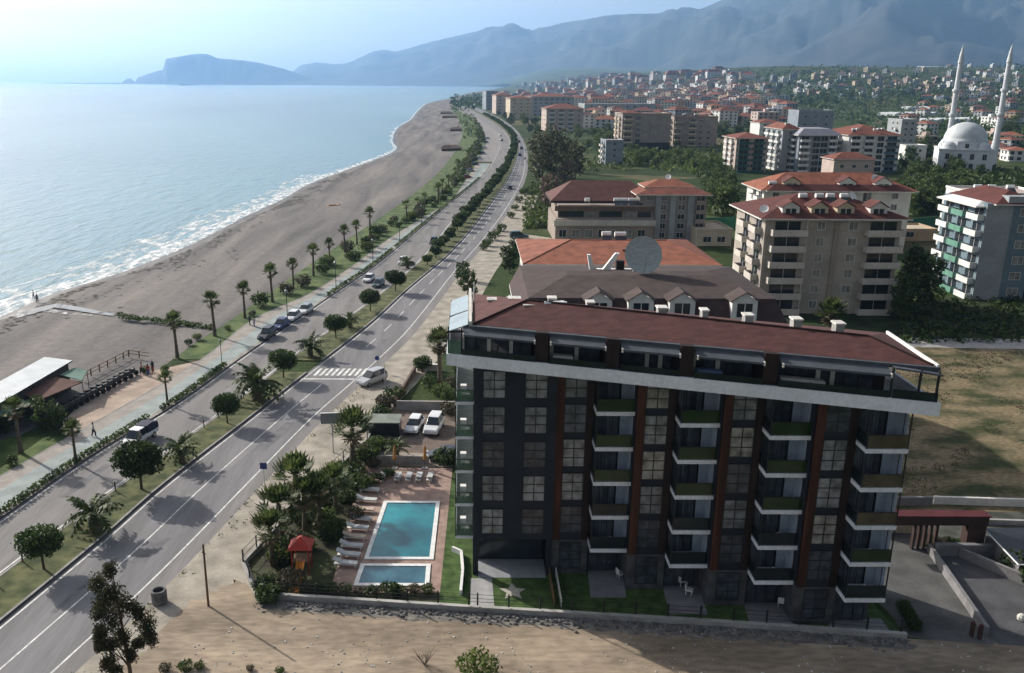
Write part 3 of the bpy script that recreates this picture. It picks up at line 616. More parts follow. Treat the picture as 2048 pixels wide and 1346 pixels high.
scatter('green tree among the town blocks', 'tree', 'trees among the town blocks', ((1150, 262), (1220, 268), (1225, 300), (1160, 300)), 9, (0, 2, 1), .8, 1.3, P_br, 5)
scatter('dark tree behind the cream blocks', 'tree', 'trees behind the cream blocks', ((1430, 240), (1520, 236), (1520, 285), (1432, 290)), 12, (1, 0), 1., 1.6, P_br, 6)
scatter('roadside tree before the far coast blocks', 'tree', 'trees before the far coast blocks', ((985, 226), (1075, 246), (1090, 270), (1052, 272)), 12, (1, 0), .9, 1.4, P_br, 7)
scatter('orchard tree on the far plain', 'tree', 'trees on the far plain', ((1530, 170), (1860, 168), (1850, 215), (1540, 210)), 34, (1, 0, 0), 1.4, 2.4, P_br, 8)
scatter('tree near the minarets', 'tree', 'trees near the minarets', ((1995, 190), (2048, 200), (2048, 300), (2000, 285)), 12, (0, 1), 1., 1.7, P_br, 9)
scatter('bright tree in the field before the cream block', 'tree', 'bright trees near the cream block', ((1165, 275), (1215, 262), (1230, 290), (1190, 305)), 6, (2,), 1., 1.5, P_br, 10)
# hillside and plain woods that read as one mass
def wood(name, lab, quad, n, r, m, seed, k=9):
    rnd = random.Random(seed); (a, b, c, d) = quad; B = MB()
    for _ in range(n):
        u, v = rnd.random(), rnd.random(); px = (a[0] * (1 - u) + b[0] * u) * (1 - v) + (d[0] * (1 - u) + c[0] * u) * v; py = (a[1] * (1 - u) + b[1] * u) * (1 - v) + (d[1] * (1 - u) + c[1] * u) * v
        g = GT(px, py)
        if g and g[1] < 4500 and (g[1] < 300 or abs(g[0]) > -1):
            s = r * rnd.uniform(.6, 1.5); leaves(B, (g[0], g[1], g[2] + s * .5), (s, s, s * .8), k, s * .45, m, rnd, .3, .3)
    return tag(B.build(name), lab, None, None, 'stuff')
wood('hillside_woods', 'dark scattered woods over the far hillside', ((1450, 140), (2048, 126), (2048, 200), (1400, 195)), 620, 6.5, lf_dark, 1)
wood('plain_woods', 'dark green trees over the far coastal plain', ((1060, 166), (1540, 160), (1540, 225), (1130, 215)), 480, 5., lf_dark, 2)
wood('roadside_woods', 'belt of trees along the far coast road', ((905, 192), (960, 190), (975, 216), (905, 222)), 90, 6., lf_dark, 3)
wood('shore_woods', 'belt of small trees behind the far beach', ((905, 214), (940, 222), (965, 270), (925, 280)), 110, 2.2, lf_mid, 4)
wood('plain_orchards', 'dark orchards and thickets on the plain around the mosque', ((1560, 192), (2048, 205), (2048, 300), (1800, 290)), 900, 3.6, lf_dark, 6)
wood('hill_foot_woods', 'mixed green trees at the foot of the hillside', ((1440, 185), (2048, 170), (2048, 215), (1560, 222)), 700, 5, lf_mid, 16)
wood('mid_thicket', 'green thickets between the middle distance blocks', ((1150, 250), (1560, 235), (1560, 330), (1250, 330)), 330, 2.4, lf_mid, 7)
wood('roadside_thicket', 'bright green thicket between the road bend and the brown block', ((1052, 385), (1110, 330), (1105, 455), (1050, 458)), 150, 1.3, lf_bright, 21)
wood('orchard_thicket', 'low green thicket between the cream blocks and the brown block', ((1150, 285), (1262, 290), (1268, 342), (1165, 345)), 130, 1.7, lf_mid, 27)
wood('garden_thicket', 'green thicket between the brown and beige blocks', ((1398, 322), (1466, 335), (1466, 440), (1400, 430)), 170, 1.7, lf_mid, 22)
wood('mosque_thicket', 'dark green thicket around and below the mosque', ((1796, 320), (2048, 350), (2048, 372), (1796, 440)), 420, 2.1, lf_dark, 23)
wood('mosque_thicket', 'brighter green thicket among the trees below the mosque', ((1796, 345), (2000, 352), (1900, 420), (1796, 440)), 150, 1.8, lf_mid, 24)
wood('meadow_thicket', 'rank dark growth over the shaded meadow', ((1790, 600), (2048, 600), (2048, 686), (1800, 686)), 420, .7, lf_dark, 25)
wood('stream_reeds', 'low green reeds along the little stream on the beach', ((232, 630), (425, 652), (425, 660), (240, 637)), 170, .36, lf_mid, 26, 12)
wood('orchard_undergrowth', 'green undergrowth between the orchard trees', ((1250, 305), (1445, 318), (1455, 355), (1265, 335)), 160, 1.6, lf_bright, 5)
# trees near the hotel
P_tall = Proto([big_tree(71, 3.6, 11.5, 1500, .4, lf_dark, 'dark_tree', .1, 14, .25)])
for px, py, s, lab in [(1822, 612, 1., 'tall dark tree beside the beige block'), (1855, 606, .8, 'dark tree between the beige block and the blue block'), (1800, 640, .75, 'dark tree in front of the beige block corner')]:
    x, y = G(px, py); P_tall.put(x, y, 0, lab, 'tree', 'dark trees by the beige block', s)
x, y = G(1655, 690); place(fan_palm(81, 5.2, 1.5, 46, 18, tr=.34), x, y, 0, 'big fan palm in front of the beige block', 'palm')
x, y = G(880, 775); place(fan_palm(82, 6.4, 1.25, 46, 26, tr=.3), x, y, 0, 'tall fan palm beside the sea end of the hotel', 'palm')
x, y = G(845, 745); place(round_tree('clipped_tree', 1.6, 2.5, n=1500, size=.15, seed=83, rz=1.05), x, y, 0, 'dark clipped ball tree above the white kerbed planter', 'tree')
P_dk = Proto([big_tree(84, 2.6, 6, 900, .3, lf_dark, 'dark_tree', .15, 10, .16)])
for px, py, s, lab in [(1018, 545, 1., 'dark conical tree at the sea end of the orange roof'), (935, 590, .85, 'dark tree on the verge behind the hotel roof'), (1030, 520, .8, 'dark tree by the brown block driveway'), (925, 560, .7, 'small dark tree on the verge beyond the hotel')]:
    x, y = G(px, py); P_dk.put(x, y, 0, lab, 'tree', None, s)
# foreground eucalyptus
def fore_euc():
    rnd = random.Random(5); x, y = G(268, 1400); t = thing('eucalyptus_tree', 'tall loose eucalyptus with drooping brown green leaves beside the near road', 'tree', (x, y, 0))
    H = hgt(1128, x, y, 245); b = MB(); b.tube([(0, 0, -.2), (-.1, .1, H * .35), (-.35, .1, H * .7), (-.45, .1, H * .96)], [.16, .12, .08, .02], m_bark, 7)
    cl = [(-.5, 0, .93, .5), (-1.1, .3, .86, .6), (-.3, -.2, .82, .65), (-.9, -.3, .74, .7), (-.1, .3, .7, .65), (.55, .1, .66, .5), (-1.3, .2, .62, .55), (-.6, .1, .6, .7), (.95, .1, .56, .6), (-1.2, -.2, .5, .5), (-.2, 0, .47, .6), (1.15, -.1, .48, .5), (-.9, .2, .4, .5), (-1.35, .3, .48, .35), (.55, .2, .42, .4), (-1.0, -.1, .3, .45), (-.75, .1, .24, .4), (.1, .1, .33, .4), (-1.5, .1, .42, .3)]
    cl = [(a * 1.45, c * 1.6, z, r * 1.5) for a, c, z, r in cl]
    for cx, cy, cz, r in cl: b.tube([(-.1 - .3 * cz, .1, H * (cz - .14)), (cx * .8, cy, H * cz)], [.05, .015], m_bark, 4)
    b.build('trunk', t, False); b = MB()
    for i, (cx, cy, cz, r) in enumerate(cl):
        for k in range(3): leaves(b, (cx * .9 + rnd.uniform(-.3, .3), cy + rnd.uniform(-.3, .3), H * cz + rnd.uniform(-.35, .35)), (r * .6, r * .6, r * .75), 250, .085, lf_euc if cz > .38 or k else lf_brown, rnd, .1, .5, .3)
    b.build('crown', t, False)
fore_euc()
# ------------------------------------------------------------------ the dark hotel
m_navy = mat('navy render', (.018, .022, .032), .7, .2, .5)
m_cor = mat('corten wood cladding', (.05, .017, .01), .6, .4, .8, stretch=(2.5, 2.5, .25), col2=(.085, .03, .016))
m_cord = mat('wood cladding with painted shade', (.022, .012, .01), .65, .35, .8, stretch=(2.5, 2.5, .25))
m_stone = mat('grey stone cladding', (.07, .07, .075), .8, .3, 1.2)
m_band = mat('white fascia', (.68, .71, .75), .55, .06, .4)
m_roof = mat('brown shingle roof', (.095, .04, .036), .9, .2, .9, stretch=(1, 2.5, 2.5), bump=.3, bscale=5, fine=.22)
m_ridge = mat('ridge shingle', (.035, .018, .016), .9, .2, 1)
m_awn = mat('grey awning cloth', (.075, .085, .1), .85, .15, 1)
m_awnl = mat('pale glass roof panel', (.3, .36, .38), .25, .12, .5, spec=.6)
m_door = mat('sliding door glass', (.05, .058, .07), .12, .35, 1.4, spec=.6)
m_part = mat('frosted partition', (.36, .42, .5), .4, .1, 1.5)
m_railg = mat('glass railing with painted reflection', (.018, .042, .013), .2, .3, .8, spec=.5, alpha=.88)  # the reflected grass is put into this glass as green
m_raild = mat('dark glass railing', (.012, .02, .022), .15, .3, .8, spec=.5, alpha=.85)
m_railt = mat('tan glass railing', (.085, .074, .045), .25, .3, .8, spec=.5, alpha=.9)
m_railp = mat('pale green glass railing', (.08, .17, .12), .2, .3, 1.2, spec=.5, alpha=.6)
m_wpan = [mat('blind and reflection pane %d' % i, c, .22, .45, 1.3, spec=.5) for i, c in enumerate([(.2, .21, .22), (.14, .152, .165), (.25, .245, .23), (.05, .058, .072), (.085, .1, .125)])]  # blinds and dark glass; the last tone paints a bluish reflection
rnd = random.Random(3)
HT = thing('hotel', 'dark six storey hotel with brown roof, white band and stepped balconies, the largest building', 'hotel', (14, 66, 0))
yb = lambda x: 76.2 - .31 * (x - .5)         # rear wall line
FY = lambda j: 66.0 - 2.35 * j               # wall plane of module j
# stepped body
b = MB()
b.prism([(.5, 65.7), (7.1, 65.7), (7.1, yb(7.1)), (.5, yb(.5))], 3.35, 18.5, m_navy)
b.prism([(.5, 68.3), (7.1, 68.3), (7.1, yb(7.1)), (.5, yb(.5))], -.1, 3.35, m_navy)
for x in (.5, 6.65): b.box(x, x + .45, 65.7, 66.3, -.1, 3.35, m_navy)
for j in range(4):
    x0, x1 = 7.1 + 6 * j, 13.1 + 6 * j; y0 = FY(j)
    b.prism([(x0, y0), (x0 + 3.0, y0), (x0 + 3.0, y0 + .35), (x1, y0 + .35), (x1, yb(x1)), (x0, yb(x0))], 3.2, 18.5, m_navy)
b.build('wall', HT)
b = MB()
for j in range(4):
    x0, x1 = 7.1 + 6 * j, 13.1 + 6 * j; y0 = FY(j)
    b.prism([(x0, y0 - .06), (x0 + 3.0, y0 - .06), (x0 + 3.0, y0 + .5), (x1, y0 + .5), (x1, yb(x1)), (x0, yb(x0))], -.1, 3.2, m_stone)
b.build('ground_storey', HT)
for j in range(4):
    x0, y0 = 7.1 + 6 * j, FY(j)
    for (a, c, m, pr) in ((.0, .62, m_cor, .14), (2.47, 3.0, m_cord, .08)):  # second strip takes darker wood, its recess shadow put into the colour
        b = MB(); b.box(x0 + a, x0 + c, y0 - pr, y0 + .2, 3.22, 18.48, m); b.build('cladding', HT)
# windows: two columns on the navy block, one per module
def win_mesh(w, h, rows, cols, frame=.07):
    b = MB(); d = .07
    for i in range(cols + 1): x = -w / 2 + i * (w / cols); b.box(x - frame / 2, x + frame / 2, -d, .02, 0, h, m_dark)
    for i in range(rows + 1): z = i * h / rows; b.box(-w / 2, w / 2, -d + .005, .02, z - frame / 2, z + frame / 2, m_dark)
    return b.mesh('window')
def pane_mesh(w, h, m):
    b = MB(); b.box(-w / 2 + .02, w / 2 - .02, -.03, .015, .02, h - .02, m); return b.mesh('pane')
WM, PM = {}, {}
def window(parent, x, y, z, w, h, rows=3, cols=2, m=None, rz=0., pane=True):
    k = (w, h, rows, cols)
    if k not in WM: WM[k] = win_mesh(w, h, rows, cols)
    o = bpy.data.objects.new('window', WM[k]); COL.objects.link(o); o.parent = parent; p = parent_origin(parent); o.location = (x - p[0], y - p[1], z - p[2]); o.rotation_euler = (0, 0, rz)
    kk = (w, h, m.name)
    if kk not in PM: PM[kk] = pane_mesh(w, h, m)
    q = bpy.data.objects.new('pane', PM[kk]); COL.objects.link(q); q.parent = o; return o
pick = lambda ws=(4, 3, 2, 2): rnd.choices(m_wpan, (*ws, 1.5))[0]
for k in range(5):
    z = 3.9 + 3 * k
    for x in (2.1, 5.45): window(HT, x, 65.7, z, 1.75, 2.25, m=m_wpan[3] if (k == 2 or (k == 0 and x > 4)) else pick((5, 2, 2, 0)))
for j in range(4):
    x0, y0 = 7.1 + 6 * j, FY(j)
    for k in range(6):
        z = .55 if k == 0 else .85 + 3 * k
        window(HT, x0 + 1.55, y0 - (.06 if k == 0 else 0), z, 1.74, 2.42, m=m_wpan[3] if k == 0 else pick())
# balconies
m_curt = mat('grey curtain', (.13, .15, .175), .8, .3, 1.2)
def balcony(j, k, rail):
    x0, yf, z = 10.1 + 6 * j, FY(j) - 1.75, 3.3 + 3 * (k - 1); b = MB()
    b.prism([(x0, FY(j) + .3), (x0, yf), (x0 + 3.0, yf), (x0 + 3.0, FY(j) + .3)], z - .32, z, m_band); o = b.build('balcony', HT)
    b = MB(); b.box(x0 + .04, x0 + 2.98, yf + .05, yf + .08, z + .05, z + 1.02, rail); b.box(x0 + .05, x0 + .08, yf + .1, FY(j), z + .05, z + 1.02, m_raild)
    b.box(x0 + .03, x0 + 2.99, yf + .035, yf + .095, z + 1.02, z + 1.07, m_dark); b.box(x0 + .035, x0 + .095, yf + .1, FY(j), z + 1.02, z + 1.07, m_dark); b.build('railing', o)
    b = MB(); b.box(x0 + .2, x0 + 2.1, FY(j) + .3, FY(j) + .34, z + .03, z + 2.35, m_door)
    for x in (.2, .83, 1.46, 2.1): b.box(x0 + x - .03, x0 + x + .03, FY(j) + .25, FY(j) + .3, z + .03, z + 2.35, m_dark)
    b.build('sliding_door', o)
    for q in rnd.sample(range(4), rnd.choice((1, 2, 2, 3))):
        b = MB(); cx = x0 + .24 + q * .47
        for s_ in range(4): b.box(cx + s_ * .105, cx + s_ * .105 + .06, FY(j) + .262, FY(j) + .285, z + .08, z + 2.3, m_curt)
        b.build('curtain', o)
    b = MB(); b.box(x0 + 2.2, x0 + 2.92, FY(j) + .12, FY(j) + .2, z + .03, z + 2.4, m_part); b.box(x0 + 2.925, x0 + 2.975, FY(j) - 1.25, FY(j) + .2, z + .03, z + 2.4, m_part); b.build('partition', o)
    for dx, dy in [(.02, .03)] + ([(2.9, .03), (2.9, .9)] if j == 3 else []): b = MB(); b.box(x0 + dx, x0 + dx + .08, yf + dy, yf + dy + .08, z, z + 2.8, m_dark); b.build('post', o)
    if rnd.random() < .8:
        b = MB(); b.lathe([(.0, z + .35), (.13, z + .37), (.17, z + .5), (.12, z + .62), (0, z + .66)], m_white, 10, (x0 + 1.75, yf + .9)); b.build('lantern', o)
for j in range(4):
    for k in range(1, 6):
        r = {0: [m_raild, m_raild, m_railg, m_railg, m_railg], 1: [m_raild, m_raild, m_railg, m_railg, m_railg], 2: [m_raild, m_raild, m_railg, m_railg, m_railg], 3: [m_raild, m_railg, m_railt, m_railt, m_railt]}[j][k - 1]
        balcony(j, k, r)
    # ground floor glass door under each balcony
    x0 = 10.1 + 6 * j; b = MB(); b.box(x0 + .2, x0 + 2.6, FY(j) + .42, FY(j) + .46, .05, 2.6, m_door)
    for x in (.2, 1.0, 1.8, 2.6): b.box(x0 + x - .03, x0 + x + .03, FY(j) + .37, FY(j) + .42, .05, 2.6, m_dark)
    b.build('garden_door', HT)
# porch of the navy block
b = MB(); b.box(1.0, 6.6, 68.22, 68.27, .1, 3.0, m_glassd)
for i in range(6): b.box(1.0 + i * 1.1, 1.06 + i * 1.1, 68.15, 68.22, .1, 3.0, m_dark)
b.build('entrance_glazing', HT)
m_btile = mat('balcony tiles', (.1, .125, .115), .7, .2, 1.5)
# sea end balconies (the short side towards the road)
for k in range(1, 6):
    z = .35 + 3 * k; b = MB(); b.box(-1.0, .5, 66.2, 75.4, z - .22, z, m_band); o = b.build('side_balcony', HT)
    b = MB(); b.box(-.97, -.94, 66.25, 75.3, z + .04, z + 1.0, m_railp); b.box(-.9, .46, 66.25, 66.28, z + .04, z + 1.0, m_railp); b.box(-1.0, .48, 66.22, 66.3, z + 1.0, z + 1.05, m_dark); b.build('railing', o)
    b = MB(); b.box(-.93, .49, 66.3, 75.3, z + .003, z + .03, m_btile); b.build('floor_tiles', o)
    b = MB(); b.box(-1.0, -.92, 66.2, 66.28, z, z + 2.78, m_dark); b.build('post', o)
    b = MB(); b.box(.44, .497, 66.8, 75, z + .05, z + 2.3, m_door); b.build('sliding_door', o)
    b = MB(); b.box(-.55, .15, 66.7, 67.3, z + .4, z + .46, m_white); b.box(-.25, -.15, 66.95, 67.05, z, z + .4, m_white); b.box(-.6, -.1, 67.6, 68.1, z + .4, z + .9, m_white); b.build('balcony_table', o)
# white band, penthouse floor
A = Vector((-1.7, 66.1)); Bv = Vector((31.8, 55.35)); e = (Bv - A).normalized()
def Q(s, t): p = A + e * s; return (p.x, p.y + t)
Ln = (Bv - A).length
def qbox(b, s0, s1, t0, t1, z0, z1, m): b.prism([Q(s0, t0), Q(s1, t0), Q(s1, t1), Q(s0, t1)], z0, z1, m)
b = MB(); qbox(b, 0, Ln, 0, .22, 18.5, 19.45, m_band); qbox(b, 0, .22, .22, 10.5, 18.5, 19.45, m_band); qbox(b, Ln - .22, Ln, .22, 9.5, 18.5, 19.45, m_band); b.build('parapet_band', HT)
b = MB(); qbox(b, .22, Ln - .22, .22, 10.3, 18.5, 18.7, m_conc); b.build('terrace_slab', HT)
b = MB(); qbox(b, 2.2, Ln - 2.6, 2.3, 9.8, 18.7, 21.7, m_cord); b.build('penthouse', HT)
piers = [7.7, 13.1, 18.5, 24.3]
for s in piers:
    b = MB(); qbox(b, s - .45, s + .5, .35, 2.32, 18.7, 21.75, m_cord); b.build('terrace_pier', HT)
ends = [1.3] + [x for s in piers for x in (s - .5, s + .55)] + [Ln - 3.2]
for i in range(0, len(ends), 2):
    s0, s1 = ends[i], ends[i + 1]
    # glazing behind, glass balustrade in front, retracted awning below the eave
    b = MB(); qbox(b, s0 + .2, s1 - .2, 2.2, 2.26, 18.75, 21.2, m_door)
    n = max(3, int((s1 - s0) / .9))
    for q in range(n + 1): s = s0 + .2 + (s1 - s0 - .4) * q / n; qbox(b, s - .03, s + .03, 2.12, 2.2, 18.75, 21.2, m_dark)
    w = b.build('terrace_glazing', HT)
    for q in rnd.sample(range(n), 2):
        s = s0 + .2 + (s1 - s0 - .4) * q / n; b = MB(); qbox(b, s + .06, s + .36, 2.14, 2.19, 18.8, 21.0, m_offw); b.build('curtain', w)
    b = MB(); qbox(b, s0, s1, .08, .11, 19.45, 19.95, m_raild); b.build('balustrade', HT)
    b = MB(); t0, t1 = -.15, 1.1
    p = [Q(s0 + .05, t0), Q(s1 - .05, t0), Q(s1 - .05, t1), Q(s0 + .05, t1)]
    lo = [(*p[0], 21.02), (*p[1], 21.02), (*p[2], 21.5), (*p[3], 21.5)]; b.hexa(lo, [(x, y, z + .16) for x, y, z in lo], m_awn)
    for s in (s0 + .05, s1 - .15): qbox(b, s, s + .1, -.2, .0, 20.95, 21.25, m_offw)
    b.build('awning', HT)
    if i in (2, 6, 8):
        b = MB(); sm = (s0 + s1) / 2; qbox(b, s0 + .4, sm - .2, .9, 1.5, 18.7, 19.9, m_offw if i != 6 else mat('blue awning cloth', (.12, .17, .3), .8, .1, 1)); b.build('planter_screen', HT)
for s in (.1, 1.2, Ln - 3.1, Ln - 1.4, Ln - .3):
    b = MB(); qbox(b, s, s + .12, .25, .37, 18.7, 21.6, m_dark); b.build('terrace_post', HT)
for a in ((.12, 1.2, .1, .13, 19.45, 20.6, m_railp), (.1, .13, .3, 9, 19.45, 20.6, m_railp), (Ln - 3, Ln - .2, .1, .13, 19.45, 20.1, m_raild)):
    b = MB(); qbox(b, *a); b.build('corner_glass', HT)
# roof: eave frame, two hipped planes, ridge
ZE = 21.75
P0 = Vector(G(946, 649, ZE)); P1 = Vector(G(1868, 732, ZE)); Pb0 = Vector(G(945, 588, ZE)); Pb1 = Vector((P1.x + .4, P1.y + 8.2)); R0 = Vector(G(1055, 600, 23.2)); 
_a = Vector((P0.x, P0.y, ZE)); _n = (Vector((P1.x, P1.y, ZE)) - _a).cross(Vector((R0.x, R0.y, 23.2)) - _a); _d = ray(1738, 672); _t = _n.dot(_a - Vector((0, 0, CH))) / _n.dot(_d); R1 = Vector((_d.x * _t, _d.y * _t)); ZR = CH + _d.z * _t
b = MB(); z3 = lambda p, z: (p.x, p.y, z)
b.poly([z3(P0, ZE), z3(P1, ZE), z3(R1, ZR), z3(R0, 23.2)], m_roof); b.poly([z3(P1, ZE), z3(Pb1, ZE), z3(R1, ZR)], m_roof); b.poly([z3(Pb1, ZE), z3(Pb0, ZE), z3(R0, 23.2), z3(R1, ZR)], m_roof); b.poly([z3(Pb0, ZE), z3(P0, ZE), z3(R0, 23.2)], m_roof)
rf = b.build('roof', HT)
b = MB()
for p, q in ((P0, R0), (P1, R1), (R0, R1)): b.cyl(z3(p, ZE + .05 if p in (P0, P1) else 23.22), z3(q, ZR + .02 if q is R1 else 23.22), .09, .09, m_ridge, 6)
b.build('ridge_cap', rf)
b = MB(); d = (P1 - P0).normalized()
b.prism([tuple(P0 + Vector((-.2, -.35))), tuple(P1 + Vector((.3, -.35))), tuple(P1 + Vector((.3, .1))), tuple(P0 + Vector((-.2, .1)))], ZE - .3, ZE - .02, m_awn); b.build('eave_gutter', HT)
b = MB(); b.prism([tuple(P1 + Vector((.1, -.2))), tuple(P1 + Vector((.25, -.2))), tuple(Pb1 + Vector((.25, 0))), tuple(Pb1 + Vector((.1, 0)))], ZE - .3, ZE + .16, m_white)
b.build('verge_trim', HT)
b = MB(); b.prism([(P0.x - .32, P0.y), (P0.x - .1, P0.y), (Pb0.x - .1, Pb0.y + 1.2), (Pb0.x - .32, Pb0.y + 1.2)], ZE - .3, ZE + .25, m_offw); b.build('verge_trim', HT)
for y0, y1 in ((66.4, 70.6), (71.0, 76.4)):
    b = MB(); lo = [(-1.5, y0, 21.15), (P0.x - .4, y0, 21.7), (P0.x - .4, y1, 21.7), (-1.5, y1, 21.15)]; b.hexa(lo, [(x, y, z + .08) for x, y, z in lo], m_awnl)
    for y in (y0, y1): b.box(-1.55, P0.x - .38, y - .06, y + .06, 21.1, 21.25, m_dark)
    b.build('glass_awning', HT)
b = MB(); lo = [(*Q(Ln - 3, .1), 21.5), (*Q(Ln - .1, .1), 21.3), (*Q(Ln - .1, 8.6), 21.3), (*Q(Ln - 3, 8.6), 21.5)]; b.hexa(lo, [(x, y, z + .12) for x, y, z in lo], m_awn); b.build('end_awning', HT)
# roof vents and units
def onroof(px, py, z): return G(px, py, z)
for px, py, z, w, h in [(1058, 612, 22.9, 1.0, .55), (1105, 600, 23.1, .8, .7), (1120, 608, 23, .9, .5), (1182, 606, 23.25, .7, .45), (1348, 632, 23.2, .9, .5), (1434, 632, 23.2, .6, .9), (1520, 642, 23.2, .8, .8), (1612, 658, 23.2, .8, 1.), (1690, 668, 23.2, .8, 1.), (985, 600, 22.4, 1.0, .4), (1030, 598, 22.8, 1.2, .4)]:
    x, y = G(px, py, z); b = MB(); h *= .55; w *= .75; y += .5; z -= .25
    if px > 1190:
        f_ = (px - 1055) / (1738 - 1055); x, y, z = R0.x + (R1.x - R0.x) * f_, R0.y + (R1.y - R0.y) * f_ + .8, 23.2 + (ZR - 23.2) * f_ + .12
    b.box(x - w / 2, x + w / 2, y - .4, y + .4, z - .8, z + h * .7, m_conc); b.prism([(x - w / 2 - .08, y - .48), (x + w / 2 + .08, y - .48), (x + w / 2 + .08, y + .48), (x - w / 2 - .08, y + .48)], z + h * .7, z + h * .7 + .12, m_offw); b.build('roof_vent', rf)
x, y = G(1112, 622, 22.6); b = MB(); lo = [(x - .95, y - .6, 22.35), (x + .9, y - .6, 22.35), (x + .9, y + .5, 22.75), (x - .95, y + .5, 22.75)]; b.hexa(lo, [(a, c, z + .12) for a, c, z in lo], m_white); b.cyl((x - .9, y + .6, 23.0), (x + .9, y + .6, 23.0), .24, .24, m_white, 10); b.box(x + .9, x + 2.0, y - .5, y - .4, 22.3, 22.36, m_offw); b.build('solar_heater', rf)
b = MB(); b.cyl((G(948, 600, 22)[0], G(948, 600, 22)[1], 21.6), (G(948, 600, 22)[0], G(948, 600, 22)[1], 23.6), .07, .05, m_offw, 6); b.build('flue', rf)
# ------------------------------------------------------------------ hotel grounds (sheets a few millimetres apart)
def sheet(name, px, z, m, world=None):
    b = MB(); pts = world or [G(*p) for p in px]; b.poly([(x, y, z) for x, y in pts][::1], m); return struct(name, b)
m_sand = mat('sandy lot', (.25, .2, .145), .95, .22, .25, stretch=(.35, 1, 1), bump=.7, bscale=4, col2=(.35, .28, .205), detail=9, fine=.25)
m_gravel = mat('stone rubble', (.15, .145, .14), .95, .4, 1.6)
m_deck = mat('red brown pool deck', (.31, .215, .175), .85, .2, 1.2)
m_pave = mat('grey paver', (.2, .195, .2), .85, .16, .9)
m_brickp = mat('brown parking paver', (.15, .115, .095), .9, .22, .8)
m_field = mat('dry field', (.06, .074, .022), .95, .4, .3, stretch=(.6, 1, 1), bump=1., bscale=1.6, col2=(.19, .148, .085), contrast=(.37, .6), detail=9, fine=.4)
m_shade = mat('meadow with painted shade', (.012, .024, .007), .95, .4, .3, bump=.6, bscale=3, col2=(.03, .055, .012))  # the trees' shade over the meadow is put into this dark green
m_ramp = mat('driveway concrete', (.095, .095, .092), .9, .25, .4)  # grey lowered so the driveway colour carries the hotel's shadow
def wsheet(name, pts, z, m): return sheet(name, None, z, m, pts)
ed = []
for p, q, n in (((60, 30), (60, 55.2), 2), ((60, 55.2), (34.5, 56.9), 3), ((34.5, 56.9), (.8, 60.2), 3), ((.8, 60.2), (-16.9, 62.0), 3), ((-16.9, 62), (-17.6, 64), 2), ((-17.6, 64), (-19.2, 64.6), 5), ((-19.2, 64.6), (-22.5, 60.4), 16), ((-22.5, 60.4), (-29.5, 30), 24)):
    for i in range(n): f = i / n; j = 1. if n > 4 else 0; ed.append((p[0] + (q[0] - p[0]) * f + j * 1.1 * fbm(i * .6, p[0]), p[1] + (q[1] - p[1]) * f + j * .9 * fbm(i * .5, p[1], 3)))
wsheet('sandy_lot', ed, .0065, m_sand)
wsheet('gravel_foot', [(-17, 61.9), (.8, 60.2), (18, 58.6), (33, 57)] + [(33 - i * 1.2, 56.0 + i * .118 - .7 * abs(fbm(i * .5, 7)) - .3) for i in range(42)], .009, mat('grey gravel foot', (.16, .15, .14), .95, .35, 1.2, col2=(.24, .22, .19), bump=.5, bscale=7))
wsheet('garden_lawn', [(-2.2, 60.7), (33, 57.4), (32.5, 62.5), (13.1, 66.4), (.5, 68.3), (.5, 77), (-2.2, 86)], .006, m_lawn)
wsheet('planting_bed', [(-16.6, 62.2), (-2.2, 60.9), (-2.2, 63.6), (-11.2, 63.6), (-11.2, 88), (-11.4, 93), (-19, 67.3)], .007, mat('planting soil', (.06, .055, .035), .95, .4, .5, col2=(.07, .085, .03)))
wsheet('pool_deck', [(-11.2, 62.9), (-2.2, 62.9), (-1.6, 87), (-11.0, 87.4)], .012, m_deck)
wsheet('parking_lot', [(-11.6, 88.8), (-1.2, 88.8), (-1.2, 108), (-9, 108)], .012, m_brickp)
wsheet('light_paving', [(-11.4, 87.6), (-1.4, 87.2), (-1.4, 90.6), (-11.4, 91.5)], .017, mat('beige paver', (.3, .25, .2), .9, .2, .8))
for i, pts in enumerate([[(10.3, 66.4), (13.3, 66.4), (12.9, 62.3), (10, 62.3)], [(16.2, 64.1), (19.2, 64.1), (18.9, 60), (15.9, 60)], [(22.2, 61.8), (25.6, 61.6), (25.2, 58.6), (21.8, 58.6)], [(28, 60), (32.3, 59.6), (32.2, 57.8), (27.8, 58)]]): wsheet('garden_terrace', pts, .03, m_pave)
wsheet('porch_floor', [(.95, 68.2), (6.65, 68.2), (6.65, 65.2), (.95, 65.2)], .03, mat('porch tile', (.3, .31, .33), .6, .1, 1)); wsheet('garden_path', [(.3, 65.1), (2.1, 65.1), (2.2, 60.9), (.3, 60.9)], .02, mat('pale path', (.34, .34, .34), .8, .15, 1))
wsheet('driveway', [(34, 57), (39.2, 56.3), (41.5, 70), (40.5, 76), (33.5, 76), (33, 62)], .01, m_ramp); wsheet('basement_ramp', [(39.6, 56.4), (47, 55.5), (48.5, 62), (43.2, 69.5), (41.9, 69.6)], .011, mat('ramp with painted shade', (.08, .08, .085), .9, .22, .5))  # ramp colour is darkened too, to hold the hotel's shadow
wsheet('dry_field', [(33.8, 78.2), (60, 77.2), (100, 80), (110, 134), (50, 136), (36, 100)], .006, m_field)
wsheet('concrete_lane', [(50, 134.2), (120, 131), (120, 137.5), (52, 139)], .012, m_conc)
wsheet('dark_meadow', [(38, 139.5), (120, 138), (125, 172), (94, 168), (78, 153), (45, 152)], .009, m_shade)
wsheet('forecourt', [(9, 150), (16, 150), (24, 232), (18, 234)], .012, m_dirt); wsheet('side_street', [(13, 208), (24, 218), (24, 232), (15, 240)], .016, m_dirt)
